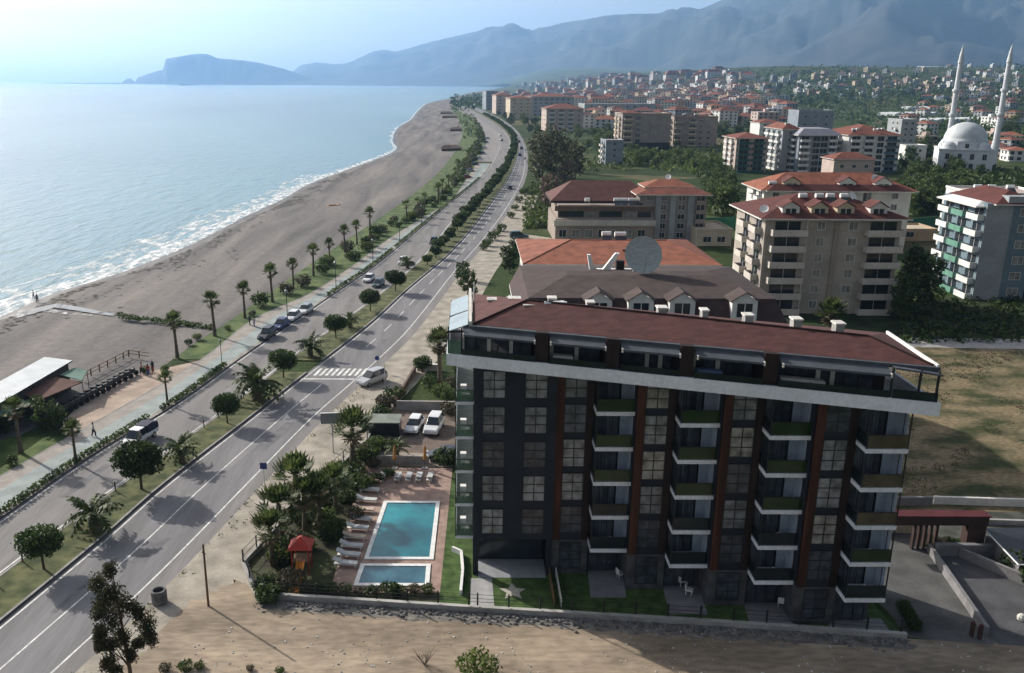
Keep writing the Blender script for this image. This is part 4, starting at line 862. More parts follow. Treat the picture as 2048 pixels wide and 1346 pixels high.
wsheet('paved_square', [G(*p) for p in [(400, 722), (310, 742), (235, 760), (170, 800), (120, 850), (190, 893), (270, 833)]], .09, mat('beige square paving', (.36, .28, .22), .9, .2, .35))
# sunlight painted on the lawn as a pale star shaped sheet
b = MB(); cx, cy = 3.75, 63.1; b.poly([(cx + (1.15 if k % 2 == 0 else .55) * math.sin(k * math.pi / 5), cy + (1.3 if k % 2 == 0 else .6) * math.cos(k * math.pi / 5), .05) for k in range(9, -1, -1)], mat('painted sunlight', (.42, .4, .34), .85, .12, 2)); tag(b.build('painted_sun_patch'), 'pale star shaped sunlit patch painted on the hotel lawn', 'painted light')
# pool
m_pool = mat('pool water', (.008, .12, .165), .06, .25, .16, spec=.5, col2=(.016, .25, .29), bump=.08, bscale=2); m_kid = mat('shallow pool water', (.03, .1, .15), .06, .2, .5, spec=.5, col2=(.05, .15, .2), bump=.08, bscale=2)
def pool(nm, lab, c, m):
    cx, cy = sum(p[0] for p in c) / 4, sum(p[1] for p in c) / 4; t = thing(nm, lab, 'pool', (cx, cy, 0)); b = MB(); w = .38
    o = [(c[0][0] - w, c[0][1] + w), (c[1][0] + w, c[1][1] + w), (c[2][0] + w, c[2][1] - w), (c[3][0] - w, c[3][1] - w)]
    for i in range(4): j = (i + 1) % 4; b.prism([c[i], c[j], o[j], o[i]], 0, .1, m_white)
    b.build('coping', t); b = MB(); b.poly([(x, y, .04) for x, y in c], m); b.build('water', t)
pool('swimming_pool', 'large turquoise rectangular pool with white coping', [(-7.9, 78.7), (-3.1, 78.7), (-3.3, 68.4), (-8.6, 68.4)], m_pool); pool('paddling_pool', 'small pale blue pool below the large pool', [(-8.8, 66.9), (-3.5, 66.9), (-3.5, 64.2), (-9.0, 64.2)], m_kid)
# sun loungers
m_cush = mat('grey white cushion', (.5, .5, .5), .85, .1, 2); m_cushb = mat('beige cushion', (.5, .4, .32), .85, .1, 2)
def lounger(m):
    t = bpy.data.objects.new('sun_lounger', None); COL.objects.link(t); b = MB()
    b.box(-.95, .95, -.3, .3, .26, .31, m_white)
    for x in (-.85, .8):
        for y in (-.27, .23): b.box(x, x + .05, y, y + .05, 0, .26, m_white)
    b.build('frame', t, False); b = MB(); b.box(-.3, .95, -.29, .29, .312, .4, m); b.hexa([(-.3, -.29, .32), (-.3, .29, .32), (-1.0, .29, .62), (-1.0, -.29, .62)], [(-.3, -.29, .41), (-.3, .29, .41), (-1.03, .29, .71), (-1.03, -.29, .71)], m); b.build('mattress', t, False); return t
P_l = Proto([lounger(m_cush), lounger(m_cushb)])
for i in range(9):
    f = i / 8; x, y = G(740 + (692 - 740) * f, 984 + (1132 - 984) * f ** .95); P_l.put(x, y, .012, f'sun lounger along the road side of the pool, {ordn(i)} from the far end', 'sun lounger', 'loungers along the long side of the pool', 1.05, -.12, k=1 if i in (2, 5) else 0)
for i, px in enumerate([765, 796, 818, 838, 860]):
    x, y = G(px, 958); P_l.put(x, y, .012, f'sun lounger across the far end of the pool, {ordn(i)} from the road side', 'sun lounger', 'loungers across the far end of the pool', 1.0, 1.5, k=0)
def umbrella():
    t = bpy.data.objects.new('closed_umbrella', None); COL.objects.link(t); b = MB(); b.cyl((0, 0, 0), (0, 0, 2.5), .035, .03, m_wood, 6); b.box(-.25, .25, -.25, .25, 0, .08, m_conc); b.build('pole', t, False)
    b = MB(); b.lathe([(.03, 2.5), (.12, 2.2), (.16, 1.5), (.2, 1.0), (.02, .98)], mat('orange umbrella cloth', (.5, .24, .07), .85, .15, 2), 8); b.build('canopy', t, False); return t
P_u = Proto([umbrella()])
for i, px in enumerate((790, 850)):
    x, y = G(px, 937); P_u.put(x, y, .012, ['closed orange umbrella nearer the road behind the pool', 'closed orange umbrella nearer the hotel behind the pool'][i], 'umbrella', 'closed umbrellas at the pool end', 1.1)
# planters and low walls by the parking
def wallobj(name, lab, pts, h, th, m, cat='wall', cap=None, z0=-.05):
    t = MB()
    for p, q in zip(pts, pts[1:]):
        p, q = Vector(p), Vector(q); d = (q - p).normalized(); n = Vector((-d.y, d.x)) * th / 2; t.prism([tuple(p - n), tuple(q - n), tuple(q + n), tuple(p + n)], z0, h, m, cap)
    return tag(t.build(name), lab, cat)
wallobj('low_wall', 'low grey wall between pool deck and parking', [(-11, 88.3), (-4.2, 88.2)], .9, .25, m_conc); wallobj('low_wall', 'curved white kerb wall beside the hotel lawn', [(-1.3, 69.6), (-.5, 68.9), (-.35, 66), (-.5, 62.6)], .45, .22, m_white)
wallobj('low_wall', 'white topped planter wall beside the dark clipped ball', [(-7.3, 120.5), (-4, 120.3)], 1.0, .5, m_conc, cap=m_white); wallobj('low_wall', 'brown walled ramp edge beside the planter', [(-7.6, 119.8), (-9.4, 105.6)], .9, .3, mat('brown wall', (.14, .1, .08), .9, .2, 1)); wallobj('low_wall', 'grey wall across the top of the parking', [(-9, 104.6), (-1.5, 104.4)], 1.2, .25, m_conc)
# timber garden fences
for x, lab in ((6.95, 'low tan timber fence nearer the porch lawn'), (7.5, 'pale low fence beside the tan timber fence')):
    b = MB()
    for i in range(12): b.box(x - .03, x + .03, 60.9 + i * .4, 61.2 + i * .4, 0, .8, m_wood if x < 7 else m_offw)
    b.box(x - .05, x + .05, 60.8, 65.6, .55, .63, m_wood if x < 7 else m_offw); tag(b.build('garden_fence'), lab, 'fence')
# boundary wall with posts
t = thing('boundary_wall', 'long grey boundary wall with pale coping and dark fence posts at the front of the hotel plot', 'wall', (0, 60, 0))
wp = [G(*p) for p in [(515, 1195), (955, 1223), (1400, 1249), (1812, 1277)]]
m_cop = mat('weathered coping', (.38, .37, .35), .85, .2, .7); b = MB(); c = MB(); f = MB(); posts = []
for p, q in zip(wp, wp[1:]):
    p, q = Vector(p), Vector(q); d = (q - p).normalized(); n = Vector((-d.y, d.x)) * .14
    b.prism([tuple(p - n), tuple(q - n), tuple(q + n), tuple(p + n)], -.1, .42, m_conc); c.prism([tuple(p - n * 1.2), tuple(q - n * 1.2), tuple(q + n * 1.2), tuple(p + n * 1.2)], .422, .48, m_cop)
    for z in (.85, 1.15, 1.5): f.prism([tuple(p - n * .08), tuple(q - n * .08), tuple(q + n * .08), tuple(p + n * .08)], z, z + .025, m_dark)
    for i in range(int((q - p).length / 2.45) + 1): posts.append(p + d * 2.45 * i)
b.build('wall', t); c.build('coping', t); f.build('rail', t)
pm = MB(); pm.box(-.06, .06, -.06, .06, .585, 1.65, m_dark); pme = pm.mesh('post')
for p in posts: o = bpy.data.objects.new('post', pme); COL.objects.link(o); o.parent = t; o.location = (p.x, p.y - 60, 0)
rn = random.Random(9); b = MB()
for i in range(900):
    f_ = rn.random(); k = min(2, int(f_ * 3)); u = f_ * 3 - k; p = Vector(wp[k]).lerp(Vector(wp[k + 1]), u); y = p.y - .25 - abs(rn.gauss(0, .55)); s = rn.uniform(.06, .2)
    b.lathe([(0, -.02), (s, 0), (s * .8, s * .6), (0, s * .8)], m_gravel, 5, (p.x + rn.uniform(-.3, .3), y))
tag(b.build('rubble'), 'grey stone rubble along the foot of the boundary wall', kind='stuff')
# road side fence of the pool garden
fp = [G(*p) for p in [(512, 1195), (487, 1132), (600, 1010), (735, 885), (780, 780)]]
t = MB()
for p, q in zip(fp, fp[1:]):
    p, q = Vector(p), Vector(q); d = (q - p).normalized(); n = Vector((-d.y, d.x)) * .1; t.prism([tuple(p - n), tuple(q - n), tuple(q + n), tuple(p + n)], -.1, .45, m_conc)
    for i in range(int((q - p).length / 2.5)): r = p + d * 2.5 * i; t.box(r.x - .05, r.x + .05, r.y - .05, r.y + .05, .45, 1.6, m_dark)
    for z in (.9, 1.5): t.prism([tuple(p - n * .2), tuple(q - n * .2), tuple(q + n * .2), tuple(p + n * .2)], z, z + .03, m_dark)
tag(t.build('garden_fence'), 'low wall with dark railing between pool garden and verge', 'fence')
# playground set
x0, y0 = G(602, 1150); t = thing('playground_set', 'children playground tower with red hipped roof and orange slide beside the pool garden', 'playground', (x0, y0, 0)); m_red = mat('red plastic', (.4, .045, .03), .5, .12, 2); m_or = mat('orange plastic', (.6, .24, .04), .5, .12, 2)
b = MB()
for dx in (-.7, .7):
    for dy in (0, 1.4): b.cyl((x0 + dx, y0 + dy, 0), (x0 + dx, y0 + dy, 2.5), .06, .06, m_red, 6)
b.build('post', t); b = MB(); b.box(x0 - .75, x0 + .75, y0 - .05, y0 + 1.45, 1.15, 1.25, m_wood); b.build('platform', t)
b = MB(); b.hexa([(x0 - 1, y0 - .3, 2.45), (x0 + 1, y0 - .3, 2.45), (x0 + 1, y0 + 1.7, 2.45), (x0 - 1, y0 + 1.7, 2.45)], [(x0 - .1, y0 + .5, 3.25), (x0 + .1, y0 + .5, 3.25), (x0 + .1, y0 + .9, 3.25), (x0 - .1, y0 + .9, 3.25)], m_red); b.build('roof', t)
b = MB(); lo = [(x0 - .25, y0 - 2.2, .15), (x0 + .3, y0 - 2.2, .15), (x0 + .35, y0, 1.2), (x0 - .2, y0, 1.2)]; b.hexa(lo, [(a, c, z + .08) for a, c, z in lo], m_or)
for dx in (-.28, .3): lo = [(x0 + dx, y0 - 2.2, .15), (x0 + dx + .06, y0 - 2.2, .15), (x0 + dx + .08, y0, 1.2), (x0 + dx, y0, 1.2)]; b.hexa(lo, [(a, c, z + .25) for a, c, z in lo], m_or)
b.lathe([(0, .1), (.45, .12), (.5, .3), (.42, .3), (0, .16)], m_or, 12, (x0, y0 - 2.6)); b.build('slide', t)
# garden palms and shrubs between pool and verge
P_g = Proto([fan_palm(s, 3.6, 1.15, 34, 10, tr=.2) for s in (91, 92)]); P_g2 = Proto([feather_palm(93, 2.2, 2.0, 26, .4, 'palm', .2)])
gp = [(705, 935, 838, 'fan palm at the road corner of the parking'), (595, 1030, 930, 'fan palm on the verge edge of the pool garden, upper one'), (672, 1020, 942, 'fan palm in the pool garden nearest the loungers'), (610, 1060, 975, 'fan palm in the middle of the pool garden'), (565, 1085, 990, 'fan palm on the verge edge of the pool garden, middle one'), (545, 1130, 1040, 'fan palm on the verge edge of the pool garden, lowest one'), (640, 1045, 965, 'fan palm in the thick of the pool garden')]
for i, (px, py, top, lab) in enumerate(gp):
    x, y = G(px, py); P_g.put(x, y, 0, lab, 'palm', 'palms of the pool garden', hgt(top, x, y) / 4.5)
x, y = G(795, 925); P_g2.put(x, y, 0, 'young palm behind the closed umbrella', 'palm', None, .8)
x, y = G(789, 1195); place(bush(96, .45, 1.4, 300, .16, lf_dark), x, y, 0, 'dark pointed shrub in front of the small pool', 'shrub')
P_gs = Proto([bush(s, 1.2, 1.5, 420, .17, mm) for s, mm in ((101, lf_dark), (102, lf_mid), (103, lf_olive), (104, lf_dark))])
rn = random.Random(4)
for i in range(44):
    f = (i + .5) / 44; a = Vector(fp[0]).lerp(Vector(fp[1]), min(1, f * 4)) if f < .12 else Vector(fp[1]).lerp(Vector(fp[3]), (f - .12) / .88); w = 5.2 if .2 < f < .75 else 2.6
    P_gs.put(a.x + .7 + rn.random() * w, a.y + rn.uniform(-1, 1), 0, f'leafy shrub in the pool garden planting, {ordn(i)} going away from the front wall', 'shrub', 'shrubs of the pool garden', rn.uniform(.6, 1.15))
for i in range(12):
    P_gs.put(-15.5 + i * 1.12, 62.6 + rn.uniform(-.2, .5), 0, f'dark shrub behind the front boundary wall, {ordn(i)} from the road corner', 'shrub', 'shrubs behind the front wall', rn.uniform(.35, .6))
for i, (px, py) in enumerate([(900, 800), (880, 790), (905, 770), (860, 775), (890, 925), (905, 930), (770, 815), (790, 800), (760, 835), (735, 855), (900, 830), (915, 745)]):
    x, y = G(px, py); P_gs.put(x, y, 0, f'green shrub around the hotel parking, {ordn(i)} of its planting', 'shrub', 'shrubs around the parking', rn.uniform(.7, 1.2))
# ------------------------------------------------------------------ other buildings
W2 = {}
def simple_window(parent, x, y, z, w, h, m, rz=0., blind=None):
    k = (w, h, m.name)
    if k not in W2:
        b = MB(); b.box(-w / 2, w / 2, -.03, .02, 0, h, m)
        for x0, x1, z0, z1 in ((-w / 2 - .08, -w / 2, -.08, h + .08), (w / 2, w / 2 + .08, -.08, h + .08), (-w / 2, w / 2, -.08, 0), (-w / 2, w / 2, h, h + .08), (-.03, .03, 0, h)): b.box(x0, x1, -.07, .02, z0, z1, m_offw)
        W2[k] = b.mesh('window')
    o = bpy.data.objects.new('window', W2[k]); COL.objects.link(o); o.parent = parent; o.location = (x, y, z); o.rotation_euler = (0, 0, rz); return o
B2 = {}
def simple_balcony(parent, x, y, z, w, dpt, mp, rz=0., nm='balcony', h=2.7, par=.95):
    k = (w, dpt, mp.name, par)
    if k not in B2:
        b = MB(); b.box(-w / 2, w / 2, -dpt, 0, -.18, 0, mp); b.box(-w / 2, w / 2, -dpt, -dpt + .1, 0, par, mp); b.box(-w / 2, -w / 2 + .1, -dpt + .1, 0, 0, par, mp); b.box(w / 2 - .1, w / 2, -dpt + .1, 0, 0, par, mp)
        b.box(-w * .36, w * .36, -.04, .01, .05, 2.25, m_glassd); b.box(-.04, .04, -.07, -.04, .05, 2.25, m_offw); B2[k] = b.mesh(nm)
    o = bpy.data.objects.new(nm, B2[k]); COL.objects.link(o); o.parent = parent; o.location = (x, y, z); o.rotation_euler = (0, 0, rz); return o
def hip(b, x0, x1, y0, y1, z, rise, m, ov=.6, flat=0.):
    x0 -= ov; x1 += ov; y0 -= ov; y1 += ov; w, d = x1 - x0, y1 - y0; k = min(w, d) / 2 * (1 - flat); zt = z + rise
    lo = [(x0, y0, z), (x1, y0, z), (x1, y1, z), (x0, y1, z)]; hi = [(x0 + k, y0 + k, zt), (x1 - k, y0 + k, zt), (x1 - k, y1 - k, zt), (x0 + k, y1 - k, zt)]
    for i in range(4): j = (i + 1) % 4; b.poly([lo[i], lo[j], hi[j], hi[i]], m)
    if flat > 0: b.poly(hi, m)
    b.prism([(p[0], p[1]) for p in lo], z - .25, z - .01, m_offw)
def dormer(parent, x, y, z, w, h, dep, mw, mr, rz=0.):
    o = thing_part('dormer', parent, x, y, z, rz); b = MB(); b.box(-w / 2, w / 2, 0, dep, -.5, h, mw); b.poly([(-w / 2, -.0, h), (w / 2, -.0, h), (0, -.0, h + w * .3)], mw); o2 = b.build('dormer_wall', o, False)
    b = MB()
    for s in (-1, 1):
        a = [(0, -.25, h + w * .34), (s * (w / 2 + .3), -.25, h - .1), (s * (w / 2 + .3), dep, h - .1), (0, dep, h + w * .34)]; b.hexa(a if s < 0 else a[::-1], [(p[0], p[1], p[2] + .1) for p in (a if s < 0 else a[::-1])], mr)
    b.build('dormer_roof', o, False); b = MB(); b.box(-w * .3, w * .3, -.04, .02, .1, h - .3, m_glassd); b.box(-.05, .05, -.07, -.04, .1, h - .3, m_white); b.build('window', o, False); return o
def thing_part(name, parent, x, y, z, rz=0.):
    o = bpy.data.objects.new(name, None); COL.objects.link(o); o.parent = parent; o.location = (x, y, z); o.rotation_euler = (0, 0, rz); return o
def tank(parent, x, y, z, r=.55, L=1.8, panel=True):
    b = MB(); b.cyl((x - L / 2, y, z + 1.3), (x + L / 2, y, z + 1.3), r * .75, r * .75, m_white, 10)
    for s in (-1, 1): b.box(x + s * L * .35 - .05, x + s * L * .35 + .05, y - .05, y + .05, z - .3, z + 1.0, m_steel)
    if panel: lo = [(x - L * .5, y - 1.8, z + .1), (x + L * .5, y - 1.8, z + .1), (x + L * .5, y - .3, z + 1.0), (x - L * .5, y - .3, z + 1.0)]; b.hexa(lo, [(a, c, q + .08) for a, c, q in lo], m_glassd)
    return b.build('water_heater', parent, False)
def dish(parent, x, y, z, r, az, el=.6):
    o = thing_part('satellite_dish', parent, x, y, z); b = MB(); d = Vector((math.cos(az) * math.cos(el), math.sin(az) * math.cos(el), math.sin(el))); mm = d.to_track_quat('Z', 'Y').to_matrix(); L = MB(); L.lathe([(0, 0), (r * .5, r * .07), (r, r * .26)], m_white, 16)
    b.v = [tuple(mm @ Vector(p) + Vector((0, 0, r * .6))) for p in L.v]; b.f = L.f; b.m = L.m; b.mats = L.mats; b.cyl((0, 0, -.3), (0, 0, r * .6), .06, .06, m_steel, 6); b.build('dish', o, False); return o
def block(label, x, y, W_, D, H, floors, mw, rz=0., roof=None, front=(), side=(), mb_=None, cat='apartment block', name='apartment_block', group=None, base=None, z=0., ground=0):
    """front / side: (kind, x or y position, width, material)"""
    t = thing(name, label, cat, (x, y, z), rz, group); b = MB(); b.box(0, W_, 0, D, -.5, H, mw)
    b.build('wall', t, False); fh = (H - .3) / floors
    for k in range(ground, floors):
        zz = .25 + k * fh
        for kind, p, w, m in front:
            if kind == 'w': simple_window(t, p, 0, zz + .8, w, 1.35, m)
            elif kind == 'd': simple_window(t, p, 0, zz + .15, w, 2.1, m)
            else: simple_balcony(t, p, 0, zz, w, 1.4, m)
        for kind, p, w, m in side:
            if kind == 'w': simple_window(t, 0, p, zz + .8, w, 1.35, m, -math.pi / 2)
            else: simple_balcony(t, 0, p, zz, w, 1.3, m, -math.pi / 2)
    if roof:
        kind, rise, m, ov = roof; b = MB()
        if kind == 'hip': hip(b, 0, W_, 0, D, H, rise, m, ov)
        elif kind == 'mansard': hip(b, 0, W_, 0, D, H, rise, m, ov, .6)
        else:
            b.box(-.15, W_ + .15, -.15, D + .15, H + .003, H + .12, m)
            for a in ((-.15, W_ + .15, -.15, .05), (-.15, W_ + .15, D - .05, D + .15), (-.15, .05, .05, D - .05), (W_ - .05, W_ + .15, .05, D - .05)): b.box(*a, H + .12, H + .6, mw)
        b.build('roof', t, False)
    return t
m_beige = mat('beige render', (.34, .305, .265), .85, .14, .3); m_bal_b = mat('beige balcony', (.5, .46, .41), .8, .1, .5); m_bal_w = mat('white balcony', (.62, .62, .6), .7, .1, .5)
m_brn = mat('brown grey render', (.28, .235, .2), .85, .12, .3); m_blue = mat('slate blue render', (.14, .195, .23), .8, .1, .3); m_gry = mat('pale grey render', (.3, .32, .33), .8, .1, .3)
m_bal_g = mat('green balcony', (.11, .25, .19), .6, .15, .6); m_cream = mat('cream render', (.5, .42, .31), .85, .1, .3); m_pink = mat('pale pink render', (.45, .36, .32), .85, .1, .3); m_tan = mat('tan render', (.36, .27, .18), .85, .1, .3)
m_greyblue = mat('grey blue render', (.22, .25, .29), .8, .1, .3); m_rt = mat('terracotta trim', (.3, .12, .08), .8, .15, .5)
gd, gc = m_glassd, m_glassc
# mansard hotel directly behind
MS = block('brown mansard roofed building with white dormers directly behind the dark hotel', 6.3, 97.5, 30, 21, 13.2, 4, m_offw, 0, None, [('w', 2 + 2.6 * i, 1.3, gd) for i in range(11)], [('w', 2 + 3 * i, 1.3, gd) for i in range(6)])
b = MB(); lo = [(-.6, -.6, 13.2), (30.6, -.6, 13.2), (30.6, 21.6, 13.2), (-.6, 21.6, 13.2)]; md = [(.7, 1.3, 16.1), (29.3, 1.3, 16.1), (29.3, 20, 16.1), (.7, 20, 16.1)]; hi = [(6, 9.5, 17.1), (24, 9.5, 17.1), (24, 12, 17.1), (6, 12, 17.1)]
m_mans = mat('dark mansard shingle', (.06, .04, .038), .9, .2, .8); m_mansl = mat('mansard upper shingle', (.065, .047, .043), .9, .2, .8)
for i in range(4): j = (i + 1) % 4; b.poly([lo[i], lo[j], md[j], md[i]], m_mans); b.poly([md[i], md[j], hi[j], hi[i]], m_mansl)
b.poly(hi, m_mansl); b.prism([(p[0], p[1]) for p in lo], 12.9, 13.19, m_white); b.build('roof', MS, False)
for px in (1188, 1268, 1347, 1466):
    x, y = G(px, 628, 13.6); dormer(MS, x - 6.3, -.25, 14.2, 2.9, 2.0, 2.6, m_white, m_mansl)
for px in (1190, 1330): x, y = G(px, 558, 15.9); b = MB(); b.box(x - 6.6, x - 6.0, y - 97.8, y - 97.2, 15, 16.6, m_white); b.build('roof_vent', MS, False)
x, y = G(1245, 545, 16.4); b = MB(); b.box(x - 9.6, x - 3.0, y - 97.5 - .6, y - 97.5 + .8, 15.9, 16.8, m_white); b.hexa([(x - 10.6, y - 98, 16.6), (x - 9.9, y - 98, 16.6), (x - 9.9, y - 97.4, 16.6), (x - 10.6, y - 97.4, 16.6)], [(x - 11, y - 98, 18.8), (x - 10.6, y - 98, 18.8), (x - 10.6, y - 97.4, 18.8), (x - 11, y - 97.4, 18.8)], m_white); b.hexa([(x - 9.0, y - 98, 16.8), (x - 8, y - 98, 16.8), (x - 8, y - 97.4, 16.8), (x - 9, y - 97.4, 16.8)], [(x - 7.4, y - 98, 19), (x - 6.9, y - 98, 19), (x - 6.9, y - 97.4, 19), (x - 7.4, y - 97.4, 19)], m_white); b.box(x - 7.2, x - 6.2, y - 98, y - 97, 16.8, 18, m_cord); b.build('rooftop_frame', MS, False)
# huge mesh dish
x, y = G(1281, 548, 16.7); dt = thing('satellite_dish', 'huge grey green mesh satellite dish on the mansard roof', 'satellite dish', (x, y - .9, 16.6)); r = 36 * mpp(y); L = MB(); L.lathe([(0, 0), (r * .35, .04), (r * .7, .18), (r, .42)], mat('grey green dish mesh', (.4, .44, .42), .6, .15, 1.5, stretch=(1, 1, 4)), 28); mm = Vector((.08, -1, .35)).normalized().to_track_quat('Z', 'Y').to_matrix(); b = MB(); b.v = [tuple(mm @ Vector(p) + Vector((0, .3, r + .25))) for p in L.v]; b.f = L.f; b.m = L.m; b.mats = L.mats; b.build('reflector', dt, False)
b = MB(); b.cyl((0, .6, -.4), (0, .5, r + .1), .14, .12, m_steel, 8); b.cyl((-1.4, .7, -.2), (0, .55, r), .06, .06, m_steel, 6); b.cyl((1.4, .7, -.2), (0, .55, r), .06, .06, m_steel, 6); b.build('mount', dt, False); b = MB()
for a in (.5, 2.6, 4.7): b.cyl(tuple(mm @ Vector((r * math.cos(a), r * math.sin(a), .42)) + Vector((0, .3, r + .25))), tuple(mm @ Vector((0, 0, r * .8)) + Vector((0, .3, r + .25))), .025, .025, m_steel, 4)
b.build('feed_arm', dt, False)
# glass canopy and side annex of the mansard hotel
b = MB(); g = [G(*p) for p in ((1492, 560), (1560, 632), (1508, 632))]; q = [(*G(1490, 562, 15.2), 15.2), (*G(1560, 634, 11.5), 11.5), (*G(1512, 632, 13.4), 13.4), (*G(1482, 570, 15.6), 15.6)]; q = [(x - 6.3, y - 97.5, z) for x, y, z in q]; b.hexa(q, [(x, y, z + .1) for x, y, z in q], mat('blue glass roof', (.12, .15, .2), .15, .15, 1, spec=.7))
for i in range(4): b.cyl((q[i][0], q[i][1], q[i][2] + .12), (q[(i + 1) % 4][0], q[(i + 1) % 4][1], q[(i + 1) % 4][2] + .12), .09, .09, m_white, 5)
b.build('glass_canopy', MS, False)
b = MB(); b.box(-3.2, -.7, 3, 16, -.2, 11.2, m_offw); b.hexa([(-3.4, 3, 11.2), (-.7, 3, 12.8), (-.7, 16, 12.8), (-3.4, 16, 11.2)], [(-3.4, 3, 11.35), (-.7, 3, 12.95), (-.7, 16, 12.95), (-3.4, 16, 11.35)], mat('pale green glass roof', (.3, .36, .33), .3, .15, .8)); b.build('annex', MS, False)
# orange roofed building
OR = block('long low building with orange tiled hip roof behind the mansard building', 9.6, 138.5, 30, 22, 12.2, 4, m_offw, 0, None, [('w', 2 + 2.9 * i, 1.5, gc if i % 2 else gd) for i in range(10)], [('w', 3 + 4 * i, 1.4, gd) for i in range(5)])
b = MB(); x0, x1, y0, y1 = -.9, 30.9, -.9, 22.9; lo = [(x0, y0, 12.2), (x1, y0, 12.2), (x1, y1, 12.2), (x0, y1, 12.2)]; hi = [(8, 11, 14.1), (24.5, 11, 14.1)]
for f in ([lo[0], lo[1], hi[1], hi[0]], [lo[2], lo[3], hi[0], hi[1]], [lo[1], lo[2], hi[1]], [lo[3], lo[0], hi[0]]): b.poly(f, m_tile_o)
b.cyl(lo[0], hi[0], .12, .12, m_tile_r, 5); b.cyl(lo[1], hi[1], .12, .12, m_tile_r, 5); b.cyl(hi[0], hi[1], .12, .12, m_tile_r, 5); b.prism([(p[0], p[1]) for p in lo], 11.95, 12.19, m_offw); b.build('roof', OR, False)
for x in (16, 19.5): b = MB(); b.box(x, x + .9, 5.4, 5.9, 13.0, 13.5, m_tile_b); b.build('roof_vent', OR, False)
tank(OR, 17.5, 17, 12.8, .6, 2.0); tank(OR, 15.2, 18.2, 12.7, .6, 1.6)
# brown terraced block
BR = thing('apartment_block', 'brown terraced block with solar heaters and dark red roof beyond the orange roof', 'apartment block', (22, 226, 0)); g = (22, 226)
def bb(x0, x1, y0, y1, z0, z1, m, nm, p=BR): b = MB(); b.box(x0, x1, y0, y1, z0, z1, m); return b.build(nm, p, False)
bb(.5, 26, 0, 22, -.4, 6.3, m_brn, 'wall'); bb(1.2, 25.8, 2.2, 21, 6.3, 9.6, m_brn, 'upper_wall')
bb(0, 26.3, -.8, -.5, 4.7, 6.1, m_bal_b, 'terrace_parapet'); bb(0, 26.3, -.5, 2, 4.5, 4.7, m_bal_b, 'terrace_floor')
bb(.3, 26.2, .9, 1.2, 8.2, 9.5, mat('brown parapet', (.13, .09, .07), .85, .15, .5), 'roof_parapet')
for x0, x1 in ((1.5, 8), (12, 18), (22, 25.5)): bb(x0, x1, 2.1, 2.19, 6.5, 8.1, m_glassd, 'dark_window')  # wide strips of dark glass in the upper wall
for x0, x1 in ((8.3, 11.4), (18.4, 21.6)): bb(x0, x1, 2.1, 2.19, 6.5, 8.0, m_glassc, 'glazed_door')
for i in range(7): simple_window(BR, 2.4 + 3.4 * i, 0, 1.6, 1.8, 1.9, gc if i % 3 else gd)
b = MB(); lo = [(-.3, 6, 10.2), (27, 6, 10.2), (27, 24, 10.2), (-.3, 24, 10.2)]; hi = [(6, 15, 14.6), (22, 15, 14.6)]
m_brr = mat('maroon roof tiles', (.11, .045, .036), .85, .18, .5)
for f in ([lo[0], lo[1], hi[1], hi[0]], [lo[2], lo[3], hi[0], hi[1]], [lo[1], lo[2], hi[1]], [lo[3], lo[0], hi[0]]): b.poly(f, m_brr)
b.prism([(p[0], p[1]) for p in lo], 9.6, 10.19, m_cord); b.build('roof', BR, False)
for i, x in enumerate((16.8, 18.6, 20.6, 22.4)): tank(BR, x, 4.2, 9.6 - .1, .6, 1.7)
tank(BR, 9, 4, 9.5, .6, 1.3, False)
# stair and flats wing with orange roof, same colours but its own block
x, y = 41.5, 228; BW = block('grey brown five storey block with small orange roof attached to the terraced block', 44.5, 229, 17.5, 14, 12.4, 5, mat('grey brown stripes', (.22, .2, .19), .85, .1, .4), 0, None, [('w', 2.6, 1.6, gd), ('w', 6.3, 1.4, gd), ('w', 11.0, 1.8, gd)], [])
for x in (4.2, 8.0, 12.7): bb(x, x + 1.5, -.2, -.01, 0, 12.3, m_gry, 'pilaster', BW)
b = MB(); hip(b, 0, 17.5, 0, 14, 12.4, 2.6, m_tile_r, 1.2); b.build('roof', BW, False); b = MB(); hip(b, 2, 15, 3.5, 12, 13.9, 1.6, m_tile_o, .4); b.build('upper_roof', BW, False); dish(BW, 9, 9, 15.4, .8, -2.0)
for k in range(5): simple_balcony(BW, 15.9, 0, .3 + k * 2.42, 2.6, 1.2, m_brn)
# beige block
BG = block('beige seven storey block with white balconies and dark red dormered roof', 52.4, 154.2, 24, 17, 17.4, 6, m_beige, 0, None, [('w', 9.9, 1.3, gc), ('w', 15.6, 1.5, gc)], [('b', 3.5, 4, m_bal_b), ('b', 10.5, 4, m_bal_b)])
for k in range(6):
    z = .25 + k * 2.85; simple_balcony(BG, 4.0, 0, z, 6.2, 1.6, m_bal_b); simple_balcony(BG, 20.9, 0, z, 6.4, 1.6, m_bal_b); simple_window(BG, 6.3, -.0, z + .3, 1.2, 1.9, gd) if k == 9 else None
bb(7.3, 7.5, -.15, -.01, 0, 17.3, m_bal_b, 'pilaster', BG); bb(12.2, 13, -.25, -.01, 0, 17.3, m_brn, 'pilaster', BG)
m_dkr = mat('dark red roof tiles', (.095, .03, .024), .85, .2, .5)
b = MB(); hip(b, 0, 24, 0, 17, 17.4, 3.4, m_dkr, 1.3); b.build('roof', BG, False)
for x in (4.5, 9.6, 14.2, 20): dormer(BG, x, .7, 17.5, 3.0, 1.7, 3.5, m_offw if x in (4.5, 20) else m_cream, m_dkr)
for x in (8.5, 11.5, 13.5, 16): tank(BG, x, 6.5, 19.2, .6, 1.4, x > 13)
dish(BG, 17.5, 6.5, 19.8, .9, -1.0); dish(BG, .5, 3, 18, .8, -2)
